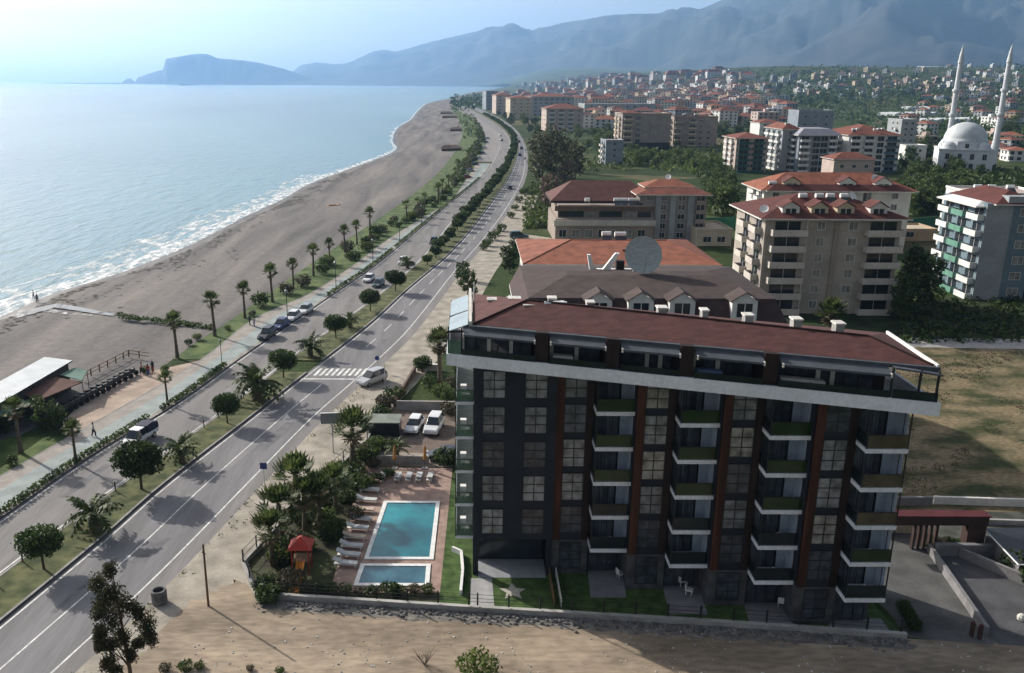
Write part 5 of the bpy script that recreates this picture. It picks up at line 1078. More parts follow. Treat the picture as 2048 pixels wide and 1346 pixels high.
# block behind it
B3 = block('block with long orange roof standing behind the beige block', 75, 224, 37, 15, 14.2, 5, m_offw, -.02, None, [('w', 3, 1.5, gd), ('w', 8, 2.2, gd), ('d', 14, 2.2, gd), ('w', 20, 2, gd), ('d', 26, 2, gd), ('w', 33, 1.5, gd)], [('b', 3, 3.6, m_bal_w), ('b', 8, 3.6, m_bal_w)])
b = MB(); hip(b, 0, 37, 0, 15, 14.2, 3.8, m_tile_o, 1.3); b.build('roof', B3, False)
b = MB(); hip(b, 1, 36, -1.0, 5, 14.2, 1.4, m_dkr, 1.0, .3); b.build('lower_roof', B3, False)
for x in (7, 21, 30): dormer(B3, x, .6, 14.6, 4.2, 1.5, 4, m_cream if x == 7 else m_offw, m_dkr)
dish(B3, 29, 4, 16.5, .9, -1.5); tank(B3, 2.5, 2, 14.5, .6, 2)
# slate blue and green block
BL = block('slate blue block with green and white balconies on its sunlit side', *G(1943, 600), 9.6, 16, 18.6, 6, m_blue, -.02, None, [('w', 7.4, 2.0, gc)], [('b', 2.4, 4.2, m_bal_w), ('b', 8, 4.4, m_bal_g), ('b', 13.4, 4.2, m_bal_w)])
bb(-.02, 4.9, -.12, -.01, -.3, 18.5, m_gry, 'pale_panel', BL); bb(9.62, 9.8, 0, 16, 0, 18.5, m_dark, 'end_panel', BL)
b = MB(); hip(b, 2, 9.6, 0, 16, 18.6, 2.2, m_dkr, .9); hip(b, -1.3, 2, 1, 15, 18.0, .8, m_bal_w, .5); b.build('roof', BL, False); bb(3.6, 9.2, -.4, 2, 18.62, 20.0, m_gry, 'roof_storey', BL)
# white neighbour behind
NB = block('white low block with pink roof edges behind the slate blue block', 112, 196, 16, 14, 16.5, 5, m_bal_w, -.1, ('flat', 0, m_pink, .4), [('w', 3, 1.5, gd), ('w', 7, 1.5, gd), ('w', 12, 1.5, gd)], [('b', 4, 4, m_bal_w), ('b', 10, 4, m_bal_w)])
for x in (3, 6, 10): tank(NB, x, 5, 16.6, .6, 1.6)
# cluster below the mosque
def pblock(label, pxl, pxr, pyb, pyt, D, floors, mw, roof=None, front=(), side=(), **k):
    a = G(pxl, pyb); c = G(pxr, pyb); W_ = math.dist(a, c); rz = math.atan2(c[1] - a[1], c[0] - a[0]); H = hgt(pyt, *a)
    fr = [(kd, p * W_, w * W_ if w < 1 else w, m) for kd, p, w, m in front]; sd_ = [(kd, p * D, w, m) for kd, p, w, m in side]
    return block(label, a[0], a[1], W_, D, H, floors, mw, rz, roof, fr, sd_, **k), W_, H
bw = m_bal_w
t, w, h = pblock('pink edged white block with dark green glass front, nearest the orchard', 1468, 1530, 345, 276, 18, 6, m_pink, ('hip', 2.2, m_tile_r, 1), [('b', .25, .4, mat('teal glass', (.04, .1, .1), .2, .2, 1, spec=.6)), ('b', .72, .4, mat('teal glass', (.04, .1, .1)))], [('b', .3, 4, bw), ('b', .7, 4, bw)])
t, w, h = pblock('white block with rounded side balconies and stepped red roofs', 1558, 1590, 342, 258, 22, 6, m_gry, ('hip', 2.6, m_tile_r, .8), [('w', .5, 1.6, gd)], [('b', .2, 5, bw), ('b', .5, 5, bw), ('b', .8, 5, bw)]); tank(t, 3, 4, h + 1, .6, 1.5)
t, w, h = pblock('white and dark grey block with a grey vaulted roof', 1592, 1668, 345, 270, 20, 6, m_greyblue, ('mansard', 2.8, mat('grey vault', (.3, .29, .32), .6, .1, .5), 1.5), [('b', .15, .25, bw), ('d', .45, .18, gd), ('d', .65, .18, gd), ('b', .87, .2, bw)], [('b', .3, 5, bw), ('b', .7, 5, bw)])
t, w, h = pblock('large white block with clustered red roofs and dark glass wing', 1690, 1792, 345, 270, 30, 6, m_bal_w, ('hip', 4.2, m_tile_r, 1.), [('b', .14, .22, bw), ('b', .4, .22, bw), ('d', .62, .12, gd), ('b', .84, .25, mat('blue glass balcony', (.07, .12, .16), .2, .2, 1, spec=.6))], [('b', .3, 5, bw)])
for i in range(7): tank(t, 3 + i * 3.4, 3 + (i % 3) * 3, h + 1.2, .6, 1.4, i % 2 == 0)
t, w, h = pblock('small white house with red hip roof before the large white block', 1664, 1745, 362, 318, 12, 2, m_pink, ('hip', 2.6, m_tile_r, .8), [('w', .2, 1.5, gd), ('w', .5, 1.5, gd), ('w', .8, 1.5, gd)])
t, w, h = pblock('grey blue block with a white rooftop behind the vaulted block', 1590, 1660, 300, 222, 16, 5, m_greyblue, ('flat', 0, bw, .3), [('w', .2, 1.6, gd), ('w', .5, 1.6, gd), ('w', .8, 1.6, gd)])
t, w, h = pblock('white block with red roofs behind the pink edged block', 1515, 1560, 300, 245, 16, 5, bw, ('hip', 2.2, m_tile_r, .6), [('b', .3, .35, bw), ('w', .7, 1.5, gd)])
t, w, h = pblock('pale tall slab block beside the trees of the mosque', 1795, 1826, 310, 240, 16, 6, m_gry, ('flat', 0, bw, .3), [('w', .3, 1.5, gd), ('w', .7, 1.5, gd)], [('w', .3, 1.5, gd), ('w', .6, 1.5, gd)])
t, w, h = pblock('white low house with flat roof left of the mosque trees', 1808, 1850, 322, 292, 10, 2, bw, ('flat', 0, bw, .3), [('w', .3, 1.3, gd), ('w', .7, 1.3, gd)])
t, w, h = pblock('narrow cream block with rounded balconies by the orchard', 1210, 1245, 330, 282, 14, 4, m_greyblue, ('flat', 0, m_pink, .3), [('w', .5, 1.4, gd)], [('b', .3, 4, m_bal_b), ('b', .7, 4, m_bal_b)])
t, w, h = pblock('cream and grey block with dark base in the middle distance', 1242, 1338, 298, 228, 22, 6, m_brn, ('flat', 0, m_pink, .5), [('b', .12, .18, m_cream), ('d', .33, .1, gd), ('w', .5, 2., gc), ('w', .66, 2., gc), ('w', .85, 2., gc)], [('b', .3, 5, m_cream), ('b', .7, 5, m_cream)]); bb(5, w, -.3, -.01, 0, 4, m_dark, 'dark_base', t); b = MB(); hip(b, 0, w * .4, 2, 16, h + .6, 1.6, m_tile_r, .6); b.build('upper_roof', t, False)
t, w, h = pblock('cream and brown twin block beside the grey cream block', 1345, 1432, 293, 234, 20, 5, m_brn, ('flat', 0, m_tile_b, .4), [('b', .1, .16, m_cream), ('b', .42, .18, m_cream), ('w', .62, 2, gd), ('w', .8, 2, gd)], [('b', .3, 5, m_cream), ('b', .7, 5, m_cream)]); tank(t, 8, 5, h + .3, .7, 2); tank(t, 16, 6, h + .3, .7, 2)
t, w, h = pblock('pale block with red roof beyond the eucalyptus clump', 1092, 1166, 262, 217, 26, 5, m_pink, ('hip', 4, m_tile_r, 1.2), [('b', .15, .16, bw), ('b', .4, .16, bw), ('b', .65, .16, bw), ('w', .88, 2, gd)], [('w', .3, 2, gd), ('w', .7, 2, gd)])
t, w, h = pblock('pale grey long block beyond the cream blocks', 1168, 1310, 238, 208, 30, 4, m_gry, ('flat', 0, bw, .5), [('d', .1 + .1 * i, 2.6, gd) for i in range(9)], [('w', .3, 2, gd), ('w', .7, 2, gd)])
t, w, h = pblock('long coastal block with red roof along the far road', 1062, 1146, 232, 193, 40, 5, m_gry, ('hip', 4, m_tile_r, 1.2), [('d', .1 + .13 * i, 3, gd) for i in range(7)], [('w', .3, 2.4, gd), ('w', .7, 2.4, gd)])
t, w, h = pblock('yellowish flat fronted block beside the far road', 1020, 1064, 238, 196, 34, 6, m_cream, ('hip', 3, m_tile_r, 1), [('w', .2 + .3 * i, 2.2, gd) for i in range(3)], [('w', .3, 2.4, gd), ('w', .7, 2.4, gd)])
t, w, h = pblock('pink white block second along the far road', 992, 1024, 228, 190, 34, 6, m_pink, ('hip', 3.5, m_tile_r, 1), [('w', .25, 2.6, gd), ('w', .72, 2.6, gd)], [('w', .3, 2.4, gd), ('w', .7, 2.4, gd)])
t, w, h = pblock('white grey block farthest along the far road before the sea', 972, 996, 220, 183, 34, 6, m_greyblue, ('flat', 0, m_tile_r, 1), [('w', .25, 3, gd), ('w', .72, 3, gd)], [('w', .3, 2.4, gd), ('w', .7, 2.4, gd)])
# sheds and green windbreak between brown and beige blocks
t, w, h = pblock('long tan shed with pale roof beside the green windbreak', 1392, 1462, 492, 462, 14, 1, m_cream, ('flat', 0, m_cream, .2), [('w', .3, 2, gd), ('w', .7, 2, gd)], cat='shed', name='shed')
t, w, h = pblock('long tan wall shed behind the beige block', 1795, 1872, 482, 462, 10, 1, m_tan, ('flat', 0, m_cream, .2), [('w', .3, 2, gd)], cat='shed', name='shed')
m_net = mat('green netting', (.03, .13, .08), .8, .25, .4)
for a, c, lab in ((( 1390, 458), (1470, 456), 'green windbreak fence between the brown and beige blocks'), ((1792, 462), (1872, 455), 'green windbreak fence behind the beige block')):
    p, q = G(*a), G(*c); wallobj('windbreak_fence', lab, [p, q], 3.2, .15, m_net, 'fence')
# ------------------------------------------------------------------ mosque
m_mq = mat('white mosque stone', (.55, .57, .6), .75, .08, .2); m_lead = mat('pale lead dome', (.5, .53, .54), .55, .12, .3)
mx0, my0 = G(1872, 345); mx1, my1 = G(1982, 349); Wm = math.dist((mx0, my0), (mx1, my1)); rzm = math.atan2(my1 - my0, mx1 - mx0)
MQ = thing('mosque', 'white mosque with a large dome and two slender minarets', 'mosque', (mx0, my0, 0), rzm)
b = MB(); b.box(0, Wm, 0, Wm, -.5, 10.5, m_mq); b.box(-.3, Wm + .3, -.3, Wm + .3, 10.5, 11.1, m_mq); b.prism([(Wm / 2 + Wm * .46 * math.cos(i * math.pi / 4 + .39), Wm / 2 + Wm * .46 * math.sin(i * math.pi / 4 + .39)) for i in range(8)], 11.1, 14.4, m_mq); b.build('prayer_hall', MQ, False)
for i in range(8):
    a = i * math.pi / 4; rr = Wm * .46 * math.cos(math.pi / 8) + .02
    simple_window(MQ, Wm / 2 + rr * math.cos(a), Wm / 2 + rr * math.sin(a), 11.6, 1.6, 1.9, gd, a + math.pi / 2)
c = Wm / 2; r = Wm * .41; b = MB(); b.smooth = True; b.lathe([(r * 1.03, 14.4), (r * 1.03, 15)] + [(r * math.cos(a), 15 + r * .86 * math.sin(a)) for a in [i * math.pi / 20 for i in range(10)]] + [(.15, 15 + r * .87), (.1, 17.6 + r * .86), (0, 17.8 + r * .86)], m_lead, 28, (c, c)); b.build('dome', MQ, False)
for x, y in ((4.4, 4.4), (Wm - 4.4, 4.4), (4.4, Wm - 4.4), (Wm - 4.4, Wm - 4.4)):
    b = MB(); b.smooth = True; b.lathe([(3.4, 11.1), (3.4, 11.8)] + [(3.3 * math.cos(a), 11.8 + 2.6 * math.sin(a)) for a in [i * math.pi / 14 for i in range(8)]], m_lead, 16, (x, y)); b.build('corner_dome', MQ, False)
for k in range(2):
    for i in range(4):
        simple_window(MQ, Wm * (.16 + .225 * i), 0, 2 + k * 4.4, 1.7, 2.6, gd)
for i in range(3): simple_window(MQ, 0, Wm * (.25 + .25 * i), 3, 1.7, 3, gd, -math.pi / 2)
def minaret(px0, py0, px1, py1):
    x, y = G(px0, py0); Hh = hgt(py1, x, y, px1); cx, sy = math.cos(-rzm), math.sin(-rzm); dx, dy = x - mx0, y - my0; lx, ly = dx * cx - dy * sy, dx * sy + dy * cx
    b = MB(); p = [(1.9, -.5), (1.9, 10), (1.5, 13)]
    for z in (.42, .62): p += [(1.25, Hh * z - 1), (1.9, Hh * z), (1.9, Hh * z + 1), (1.2, Hh * z + 1.05)]
    p += [(1.1, Hh * .84)]; b.lathe(p, m_mq, 14, (lx, ly)); o = b.build('minaret', MQ, False); b = MB(); b.lathe([(1.1, Hh * .84), (1.35, Hh * .85), (.9, Hh * .92), (.15, Hh * .985), (0, Hh)], m_lead, 14, (lx, ly)); b.build('spire', o, False)
minaret(1890, 330, 1916, 88); minaret(1984, 331, 2015, 86)
# ------------------------------------------------------------------ greenhouses and far town
m_gh = mat('white greenhouse film', (.52, .55, .55), .6, .1, .2)
for i, (a, c, lab) in enumerate([((1592, 181), (1694, 180), 'long white greenhouse on the far plain'), ((1815, 219), (1935, 217), 'long white greenhouse left of the minarets'), ((1790, 232), (1880, 230), 'pale greenhouse roof nearer the large white block'), ((1855, 246), (2048, 240), 'pale greenhouse behind the mosque dome'), ((1850, 135), (1920, 134), 'small white greenhouse on the far hillside')]):
    p, q = GT(*a), GT(*c); d = (Vector(q[:2]) - Vector(p[:2])); L = d.length; t = thing('greenhouse', lab, 'greenhouse', p, math.atan2(d.y, d.x)); b = MB(); n = max(3, int(L / 14)); dep = 26
    for k in range(n):
        x0, x1 = L * k / n, L * (k + 1) / n; pr = [(x0, 0), (x0, 2.6), ((x0 + x1) / 2, 4.2), (x1, 2.6), (x1, 0)]
        lo = [(x, 0, z - 1 if z == 0 else z) for x, z in pr]; b.hexa(lo, [(x, dep, z) for x, y, z in lo], m_gh)
    b.build('film_roof', t, False); b = MB(); b.box(L * .1, L * .1 + 2, -.15, -.01, 0, 2, m_gry); b.build('door', t, False)
rn = random.Random(21)
wl = [('white', m_bal_w), ('cream', m_cream), ('pale pink', m_pink), ('grey', m_gry), ('tan', m_tan), ('blue grey', m_greyblue)]; rl = [('red', m_tile_r), ('red', m_tile_r), ('orange', m_tile_o), ('brown', m_tile_b), ('flat white', None)]
FH = {}
def far_house(wn, rn_, W_, D, H, fl):
    k = (wn, rn_, W_, fl)
    if k in FH: return dup(FH[k])
    mw = dict(wl)[wn]; mr = dict(rl)[rn_]; t = bpy.data.objects.new('town_house', None); COL.objects.link(t); b = MB(); b.box(-W_ / 2, W_ / 2, 0, D, -6, H, mw); n = max(3, int(W_ / 4.2)); fh = H / fl
    for f in range(fl):
        for i in range(n):
            x = -W_ / 2 + (i + .5) * W_ / n; b.box(x - 1., x + 1., -.06, -.01, f * fh + .7, f * fh + fh - .6, gd)
            if i % 2 == 0: b.box(x - 1.6, x + 1.6, -1.3, -.07, f * fh + .1, f * fh + .7, mw)
    for f in range(fl):
        for i in range(2): b.box(-W_ / 2 - .06, -W_ / 2 - .01, D * (.25 + .4 * i), D * (.25 + .4 * i) + 2, f * fh + .8, f * fh + fh - .6, gd)
    b.build('wall', t, False); b = MB()
    if mr: hip(b, -W_ / 2, W_ / 2, 0, D, H + .02, W_ * .16, mr, .8)
    else: b.box(-W_ / 2 - .2, W_ / 2 + .2, -.2, D + .2, H + .003, H + .5, mw); b.box(-2, 2, D * .3, D * .3 + 4, H + .5, H + 3, mw)
    b.build('roof', t, False); t.name = 'town_block' if fl > 3 else 'town_house'; FH[k] = t; return t
def town(zone, grp, quad, n, wmin, floors, seed, gap, wr=None, rr=(2, 2, 2, 2, 2)):
    rn = random.Random(seed); (a, b_, c, d) = quad; pts = []
    for _ in range(n * 60):
        u, v = rn.random(), rn.random(); px = (a[0] * (1 - u) + b_[0] * u) * (1 - v) + (d[0] * (1 - u) + c[0] * u) * v; py = (a[1] * (1 - u) + b_[1] * u) * (1 - v) + (d[1] * (1 - u) + c[1] * u) * v
        if all(abs(px - p[0]) / gap[0] + abs(py - p[1]) / gap[1] > 1 for p in pts):
            g = GT(px, py)
            if g and g[1] < (5500 if seed != 12 else 9500): pts.append((px, py, g))
        if len(pts) >= n: break
    for i, (px, py, g) in enumerate(sorted(pts)):
        wn = rn.choices([w[0] for w in wl], wr or (5, 3, 3, 3, 1, 2))[0]; rf_ = rn.choices(rl, rr)[0][0]; W_ = rn.choice((wmin, wmin * 1.35)); fl = rn.choice(floors); t = far_house(wn, rf_, W_, 12 if W_ < 18 else 16, fl * 3.0, fl)
        t.location = g; t.rotation_euler = (0, 0, rn.choice((-.5, -.2, .1, .3, .5))); tag(t, f'{wn} {"block" if fl > 3 else "house"} with {rf_} roof {zone}, {ordn(i)} from the sea', 'town block' if fl > 3 else 'house', grp)
town('on the far hillside', 'houses on the far hillside', ((1440, 152), (2048, 130), (2048, 205), (1470, 195)), 130, 12, (2, 3, 3, 4), 1, (20, 6), None, (1, 0, .6, 2, 5))
town('in the far town', 'blocks of the far town', ((1010, 172), (1480, 164), (1500, 226), (1120, 192)), 150, 16, (4, 5, 6), 2, (15, 5), None, (1, 1, 1, 2, 3))
town('by the far shore', 'towers by the far shore', ((985, 172), (1240, 166), (1260, 174), (990, 178)), 30, 22, (5, 6, 8), 3, (12, 5))
town('below the hillside', 'blocks between cream blocks and hillside', ((1330, 215), (1560, 205), (1590, 232), (1370, 238)), 22, 15, (3, 4, 5), 4, (26, 9))
town('behind the coast road', 'blocks behind the coast road', ((1000, 190), (1165, 190), (1240, 226), (1070, 214)), 26, 20, (4, 5, 6), 8, (22, 9))
town('around the cream blocks', 'blocks around the cream blocks', ((1180, 212), (1500, 212), (1540, 256), (1190, 250)), 30, 16, (3, 4, 5), 9, (30, 13))
town('at the mountain foot', 'villages at the mountain foot', ((1120, 156), (1500, 146), (1500, 160), (1120, 164)), 34, 30, (4, 5), 12, (16, 5))
town('beyond the roadside trees', 'blocks beyond the roadside trees', ((1105, 236), (1235, 238), (1235, 262), (1172, 266)), 8, 15, (3, 4, 5), 13, (26, 12))
town('above the white blocks', 'blocks above the white blocks', ((1440, 222), (1590, 220), (1585, 258), (1440, 268)), 13, 15, (3, 4, 5), 14, (30, 12))
town('left of the minarets', 'houses left of the minarets', ((1800, 226), (1872, 222), (1866, 290), (1835, 300)), 6, 11, (2, 3), 15, (26, 16))
town('above the cream blocks', 'blocks above the cream blocks', ((1150, 190), (1500, 186), (1540, 222), (1200, 216)), 34, 16, (4, 5, 6), 17, (22, 7), None, (1, 1, .5, 2, 3))
town('near the minarets', 'houses near the minarets', ((1850, 195), (2048, 200), (2048, 265), (1850, 232)), 20, 12, (2, 3), 5, (26, 9))
town('behind the mosque trees', 'houses behind the mosque', ((1990, 270), (2048, 275), (2048, 335), (1995, 330)), 6, 11, (2, 2), 6, (26, 16))
# ------------------------------------------------------------------ vehicles
def paint(n, c): return mat(n + ' car paint', c, .3, .05, .5, spec=.5)
m_cw = paint('white', (.7, .71, .72)); m_cs = paint('silver', (.42, .43, .45)); m_cb = paint('blue', (.03, .05, .16)); m_cd = paint('dark', (.03, .033, .04)); m_ct = paint('teal', (.03, .06, .075)); m_cr = paint('red', (.3, .03, .025))
m_lamp = mat('head lamp glass', (.6, .6, .58), .15, .1, 3, spec=.7); m_tail = mat('tail lamp', (.35, .02, .015), .3, .1, 3)
WHEEL = {}
def wheel_part(t, x, y, r):
    if r not in WHEEL:
        b = MB(); b.cyl((0, -.1, 0), (0, .1, 0), r, r, m_black, 12); w = b.mesh('wheel'); b = MB(); b.cyl((0, -.112, 0), (0, .112, 0), r * .6, r * .6, m_steel, 8); WHEEL[r] = (w, b.mesh('rim'))
    o = bpy.data.objects.new('wheel', WHEEL[r][0]); COL.objects.link(o); o.parent = t; o.location = (x, y, r); q = bpy.data.objects.new('rim', WHEEL[r][1]); COL.objects.link(q); q.parent = o
def loft(b, st, m, cap=True):
    """stations: (x, z0, z1, half width low, half width high)"""
    n = len(b.v); q = b.mi(m); k = 8
    for x, z0, z1, w0, w1 in st:
        zm, zs = z0 + (z1 - z0) * .3, z0 + (z1 - z0) * .8
        b.v += [(x, -w0 * .9, z0), (x, -w0, zm), (x, -w1 * 1.0, zs), (x, -w1 * .9, z1), (x, w1 * .9, z1), (x, w1, zs), (x, w0, zm), (x, w0 * .9, z0)]
    for a in range(len(st) - 1):
        for i in range(k): j = (i + 1) % k; b.f.append((n + a * k + i, n + a * k + j, n + a * k + k + j, n + a * k + k + i)); b.m.append(q)
    b.f.append(tuple(range(n, n + k))); b.m.append(q); e = n + (len(st) - 1) * k; b.f.append(tuple(range(e + k - 1, e - 1, -1))); b.m.append(q)
def car(m, kind='hatch'):
    t = bpy.data.objects.new({'hatch': 'parked_car', 'suv': 'parked_suv'}[kind], None); COL.objects.link(t); h = 1.47 if kind == 'hatch' else 1.7; z0 = .28; bl = .88 if kind == 'hatch' else 1.0
    b = MB(); loft(b, [(-2.1, z0 + .12, .72, .72, .74), (-2.02, z0, bl, .82, .8), (-1.3, z0, bl + .02, .87, .86), (.7, z0, bl, .87, .86), (1.2, z0, bl - .06, .87, .84), (1.95, z0, bl - .22, .83, .76), (2.12, z0 + .1, .56, .74, .68)], m)
    xr = -1.75 if kind == 'suv' else -1.55
    loft(b, [(xr + .1, h - .06, h - .01, .58, .56), (-.9, h - .05, h + .02, .62, .6), (.1, h - .05, h, .62, .6), (.28, h - .08, h - .04, .58, .55)], m); b.build('body', t, False)
    b = MB(); loft(b, [(xr - .3, bl - .1, bl + .05, .78, .7), (xr + .05, bl - .1, h - .06, .8, .6), (-.9, bl - .1, h - .03, .82, .63), (.15, bl - .1, h - .05, .82, .62), (.95, bl - .1, bl + .06, .78, .7)], m_glassd); b.build('window_glass', t, False)
    b = MB()
    for x in (-.55,):
        for s in (-1, 1): b.hexa([(x - .05, s * .8, bl), (x + .05, s * .8, bl), (x + .05, s * .83, bl), (x - .05, s * .83, bl)], [(x - .05, s * .6, h - .06), (x + .05, s * .6, h - .06), (x + .05, s * .645, h - .06), (x - .05, s * .645, h - .06)], m)
    b.build('pillar', t, False)
    for x in (-1.28, 1.3):
        for s in (-1, 1): wheel_part(t, x, s * .76, .32)
    for s in (-1, 1):
        b = MB(); b.box(1.9, 2.1, s * .5 - .16, s * .5 + .16, .58, .7, m_lamp); b.build('headlight', t, False); b = MB(); b.box(-2.11, -2.0, s * .6 - .12, s * .6 + .12, .7, .86, m_tail); b.build('taillight', t, False)
    return t
CARS = {}
def putcar(m, kind, px, py, rz, lab, name='parked_car', group=None, s=1., z=.012):
    k = (m.name, kind); x, y = G(px, py, z)
    if k in CARS: t = dup(CARS[k])
    else: t = CARS[k] = car(m, kind)
    t.name = name; return place(t, x, y, z, lab, 'car', group, s, rz)
def rdir(f, y): return math.atan2(6, f(y + 3) - f(y - 3))
gpk = 'cars parked along the seaward lane'
for m, k, px, py, lab in [(m_cd, 'suv', 534, 676, 'dark car parked at the promenade edge, nearest the camera in its row of four'), (m_cb, 'hatch', 562, 655, 'blue car parked between the dark car and the white cars'), (m_cw, 'hatch', 586, 639, 'white car parked just behind the blue car'), (m_cw, 'hatch', 611, 625, 'white car parked farthest in the row of four')]:
    y = G(px, py)[1]; putcar(m, k, px, py, rdir(X_LL, y) + math.pi, lab, group=gpk, s=1.05)
y = G(738, 560)[1]; putcar(m_cw, 'hatch', 738, 562, rdir(X_LL, y) + math.pi, 'white car driving in the seaward lane beside the third median tree', 'moving_car'); putcar(m_ct, 'hatch', 757, 572, rdir(X_LL, y) + math.pi, 'dark teal car beside the median, half hidden by a round tree', 'moving_car')
putcar(m_cw, 'suv', 806, 528, rdir(X_LL, 190) + math.pi, 'white car beside the median date palm farther up the road', 'moving_car'); putcar(m_cd, 'suv', 867, 487, rdir(X_LL, 230) + math.pi, 'dark car beside the start of the far median tree row', 'moving_car')
putcar(m_cs, 'suv', 744, 766, math.atan2(-.8, -.62), 'silver car standing on the landward shoulder at the zebra crossing', 'parked_car', None, 1.12)
putcar(m_cw, 'hatch', 829, 858, -1.75, 'smaller white car in the hotel parking', group='white cars in the hotel parking'); putcar(m_cw, 'suv', 868, 860, -1.75, 'larger white car in the hotel parking', group='white cars in the hotel parking', s=1.08)
putcar(m_cd, 'hatch', 890, 918, 3.1, 'dark grey car parked by the hotel corner', s=1.); putcar(m_ct, 'suv', 1038, 477, .1, 'dark van standing on the forecourt of the orange roofed building', s=1.2)
putcar(m_cd, 'hatch', 1020, 378, rdir(X_R, 330), 'dark car driving up the landward carriageway', 'moving_car')
for i, (px, py, m) in enumerate([(1040, 312, m_cb), (1043, 298, m_cd), (1038, 285, m_cd), (1030, 272, m_cw)]): putcar(m, 'hatch', px, py, rdir(X_R, 480), f'distant car on the landward carriageway at the bend, {ordn(i)} going away', 'moving_car', 'distant cars at the bend', 1.1)
for i, (px, py, m) in enumerate([(958, 318, m_cw), (965, 308, m_cb), (950, 330, m_cd), (941, 343, m_cs), (968, 297, m_cw), (972, 286, m_cd), (975, 278, m_cw), (934, 356, m_cr), (1003, 282, m_cd), (1000, 272, m_cw)]): putcar(m, 'hatch', px, py, 1.0 if i < 8 else 1.7, f'distant car around the seaside car park, {ordn(i)} of the scattered parked cars', 'parked_car', 'distant cars at the seaside car park', 1.1)
for i, px in enumerate((1806, 1818, 1830, 1842, 1855, 1866)): putcar((m_cw, m_cs, m_cw, m_cw, m_cd, m_cw)[i], 'hatch', px, 448 + (i % 2) * 4, 1.5, f'car parked behind the beige block by the green windbreak, {ordn(i)} from the beige block', 'parked_car', 'cars behind the beige block', 1.1)
# white pickup with dark tarpaulin load
x, y = G(280, 884); t = thing('pickup_truck', 'white pickup with a dark blue covered load, partly behind the largest median tree', 'pickup', (x, y, .012), rdir(X_LL, y) + math.pi)
b = MB(); loft(b, [(-2.6, .45, .95, .85, .85), (.9, .45, 1.05, .88, .86), (1.9, .4, 1.0, .86, .82), (2.5, .45, .85, .8, .74), (2.62, .5, .7, .72, .66)], m_cw); loft(b, [(-.25, 1.78, 1.84, .66, .64), (.5, 1.8, 1.86, .68, .65), (.95, 1.76, 1.82, .62, .6)], m_cw); b.build('body', t, False)
b = MB(); loft(b, [(-.35, .9, 1.78, .82, .68), (.6, .9, 1.8, .84, .68), (1.0, .9, 1.75, .82, .64), (1.6, .9, 1.08, .8, .72)], m_glassd); b.build('window_glass', t, False)
b = MB(); loft(b, [(-2.62, .9, 1.7, .86, .8), (-1.6, .9, 1.95, .88, .82), (-.45, .9, 1.85, .88, .82)], mat('navy tarpaulin', (.018, .022, .05), .7, .3, 2)); b.build('covered_load', t, False)
for dx in (-1.65, 1.6):
    for s in (-1, 1): wheel_part(t, dx, s * .78, .36)
for s in (-1, 1): b = MB(); b.box(2.48, 2.6, s * .55 - .16, s * .55 + .16, .66, .82, m_lamp); b.build('headlight', t, False)
# carport
x, y = G(770, 866); t = thing('carport', 'dark shelter with flat pale green roof beside the white parked cars', 'carport', (x, y, 0), -.03); b = MB(); b.box(-1.9, 1.9, -1.3, 1.6, 1.7, 1.82, mat('weathered roof sheet', (.18, .2, .17), .8, .2, .8)); b.build('roof', t, False); b = MB(); b.box(-1.8, 1.8, -1.1, 1.5, 0, 1.69, m_dark); b.build('cabin', t, False)
# ------------------------------------------------------------------ motorbikes, people
def motorbike():
    t = bpy.data.objects.new('motorbike', None); COL.objects.link(t)
    for x in (-.62, .62): b = MB(); b.cyl((x, -.06, .3), (x, .06, .3), .3, .3, m_black, 12); b.build('wheel', t, False)
    b = MB(); loft(b, [(-.75, .55, .75, .1, .12), (-.3, .4, .82, .16, .16), (.2, .35, .85, .17, .14), (.55, .5, .9, .1, .08)], m_cd); b.cyl((.62, 0, .3), (.4, 0, 1.0), .04, .04, m_steel, 6); b.build('body', t, False)
    b = MB(); b.box(-.7, .05, -.13, .13, .8, .9, m_black); b.build('seat', t, False); b = MB(); b.cyl((.4, -.33, 1.03), (.4, .33, 1.03), .025, .025, m_black, 6); b.build('handlebar', t, False); return t
P_mb = Proto([motorbike()])
for i in range(13):
    f = i / 12; x, y = G(128 + (262 - 128) * f, 826 + (752 - 826) * f, .09); P_mb.put(x, y, .09, f'dark motorbike parked along the edge of the paved square, {ordn(i)} from the restaurant corner', 'motorbike', 'motorbikes along the paved square', 1.2, .6 + random.uniform(-.2, .2))
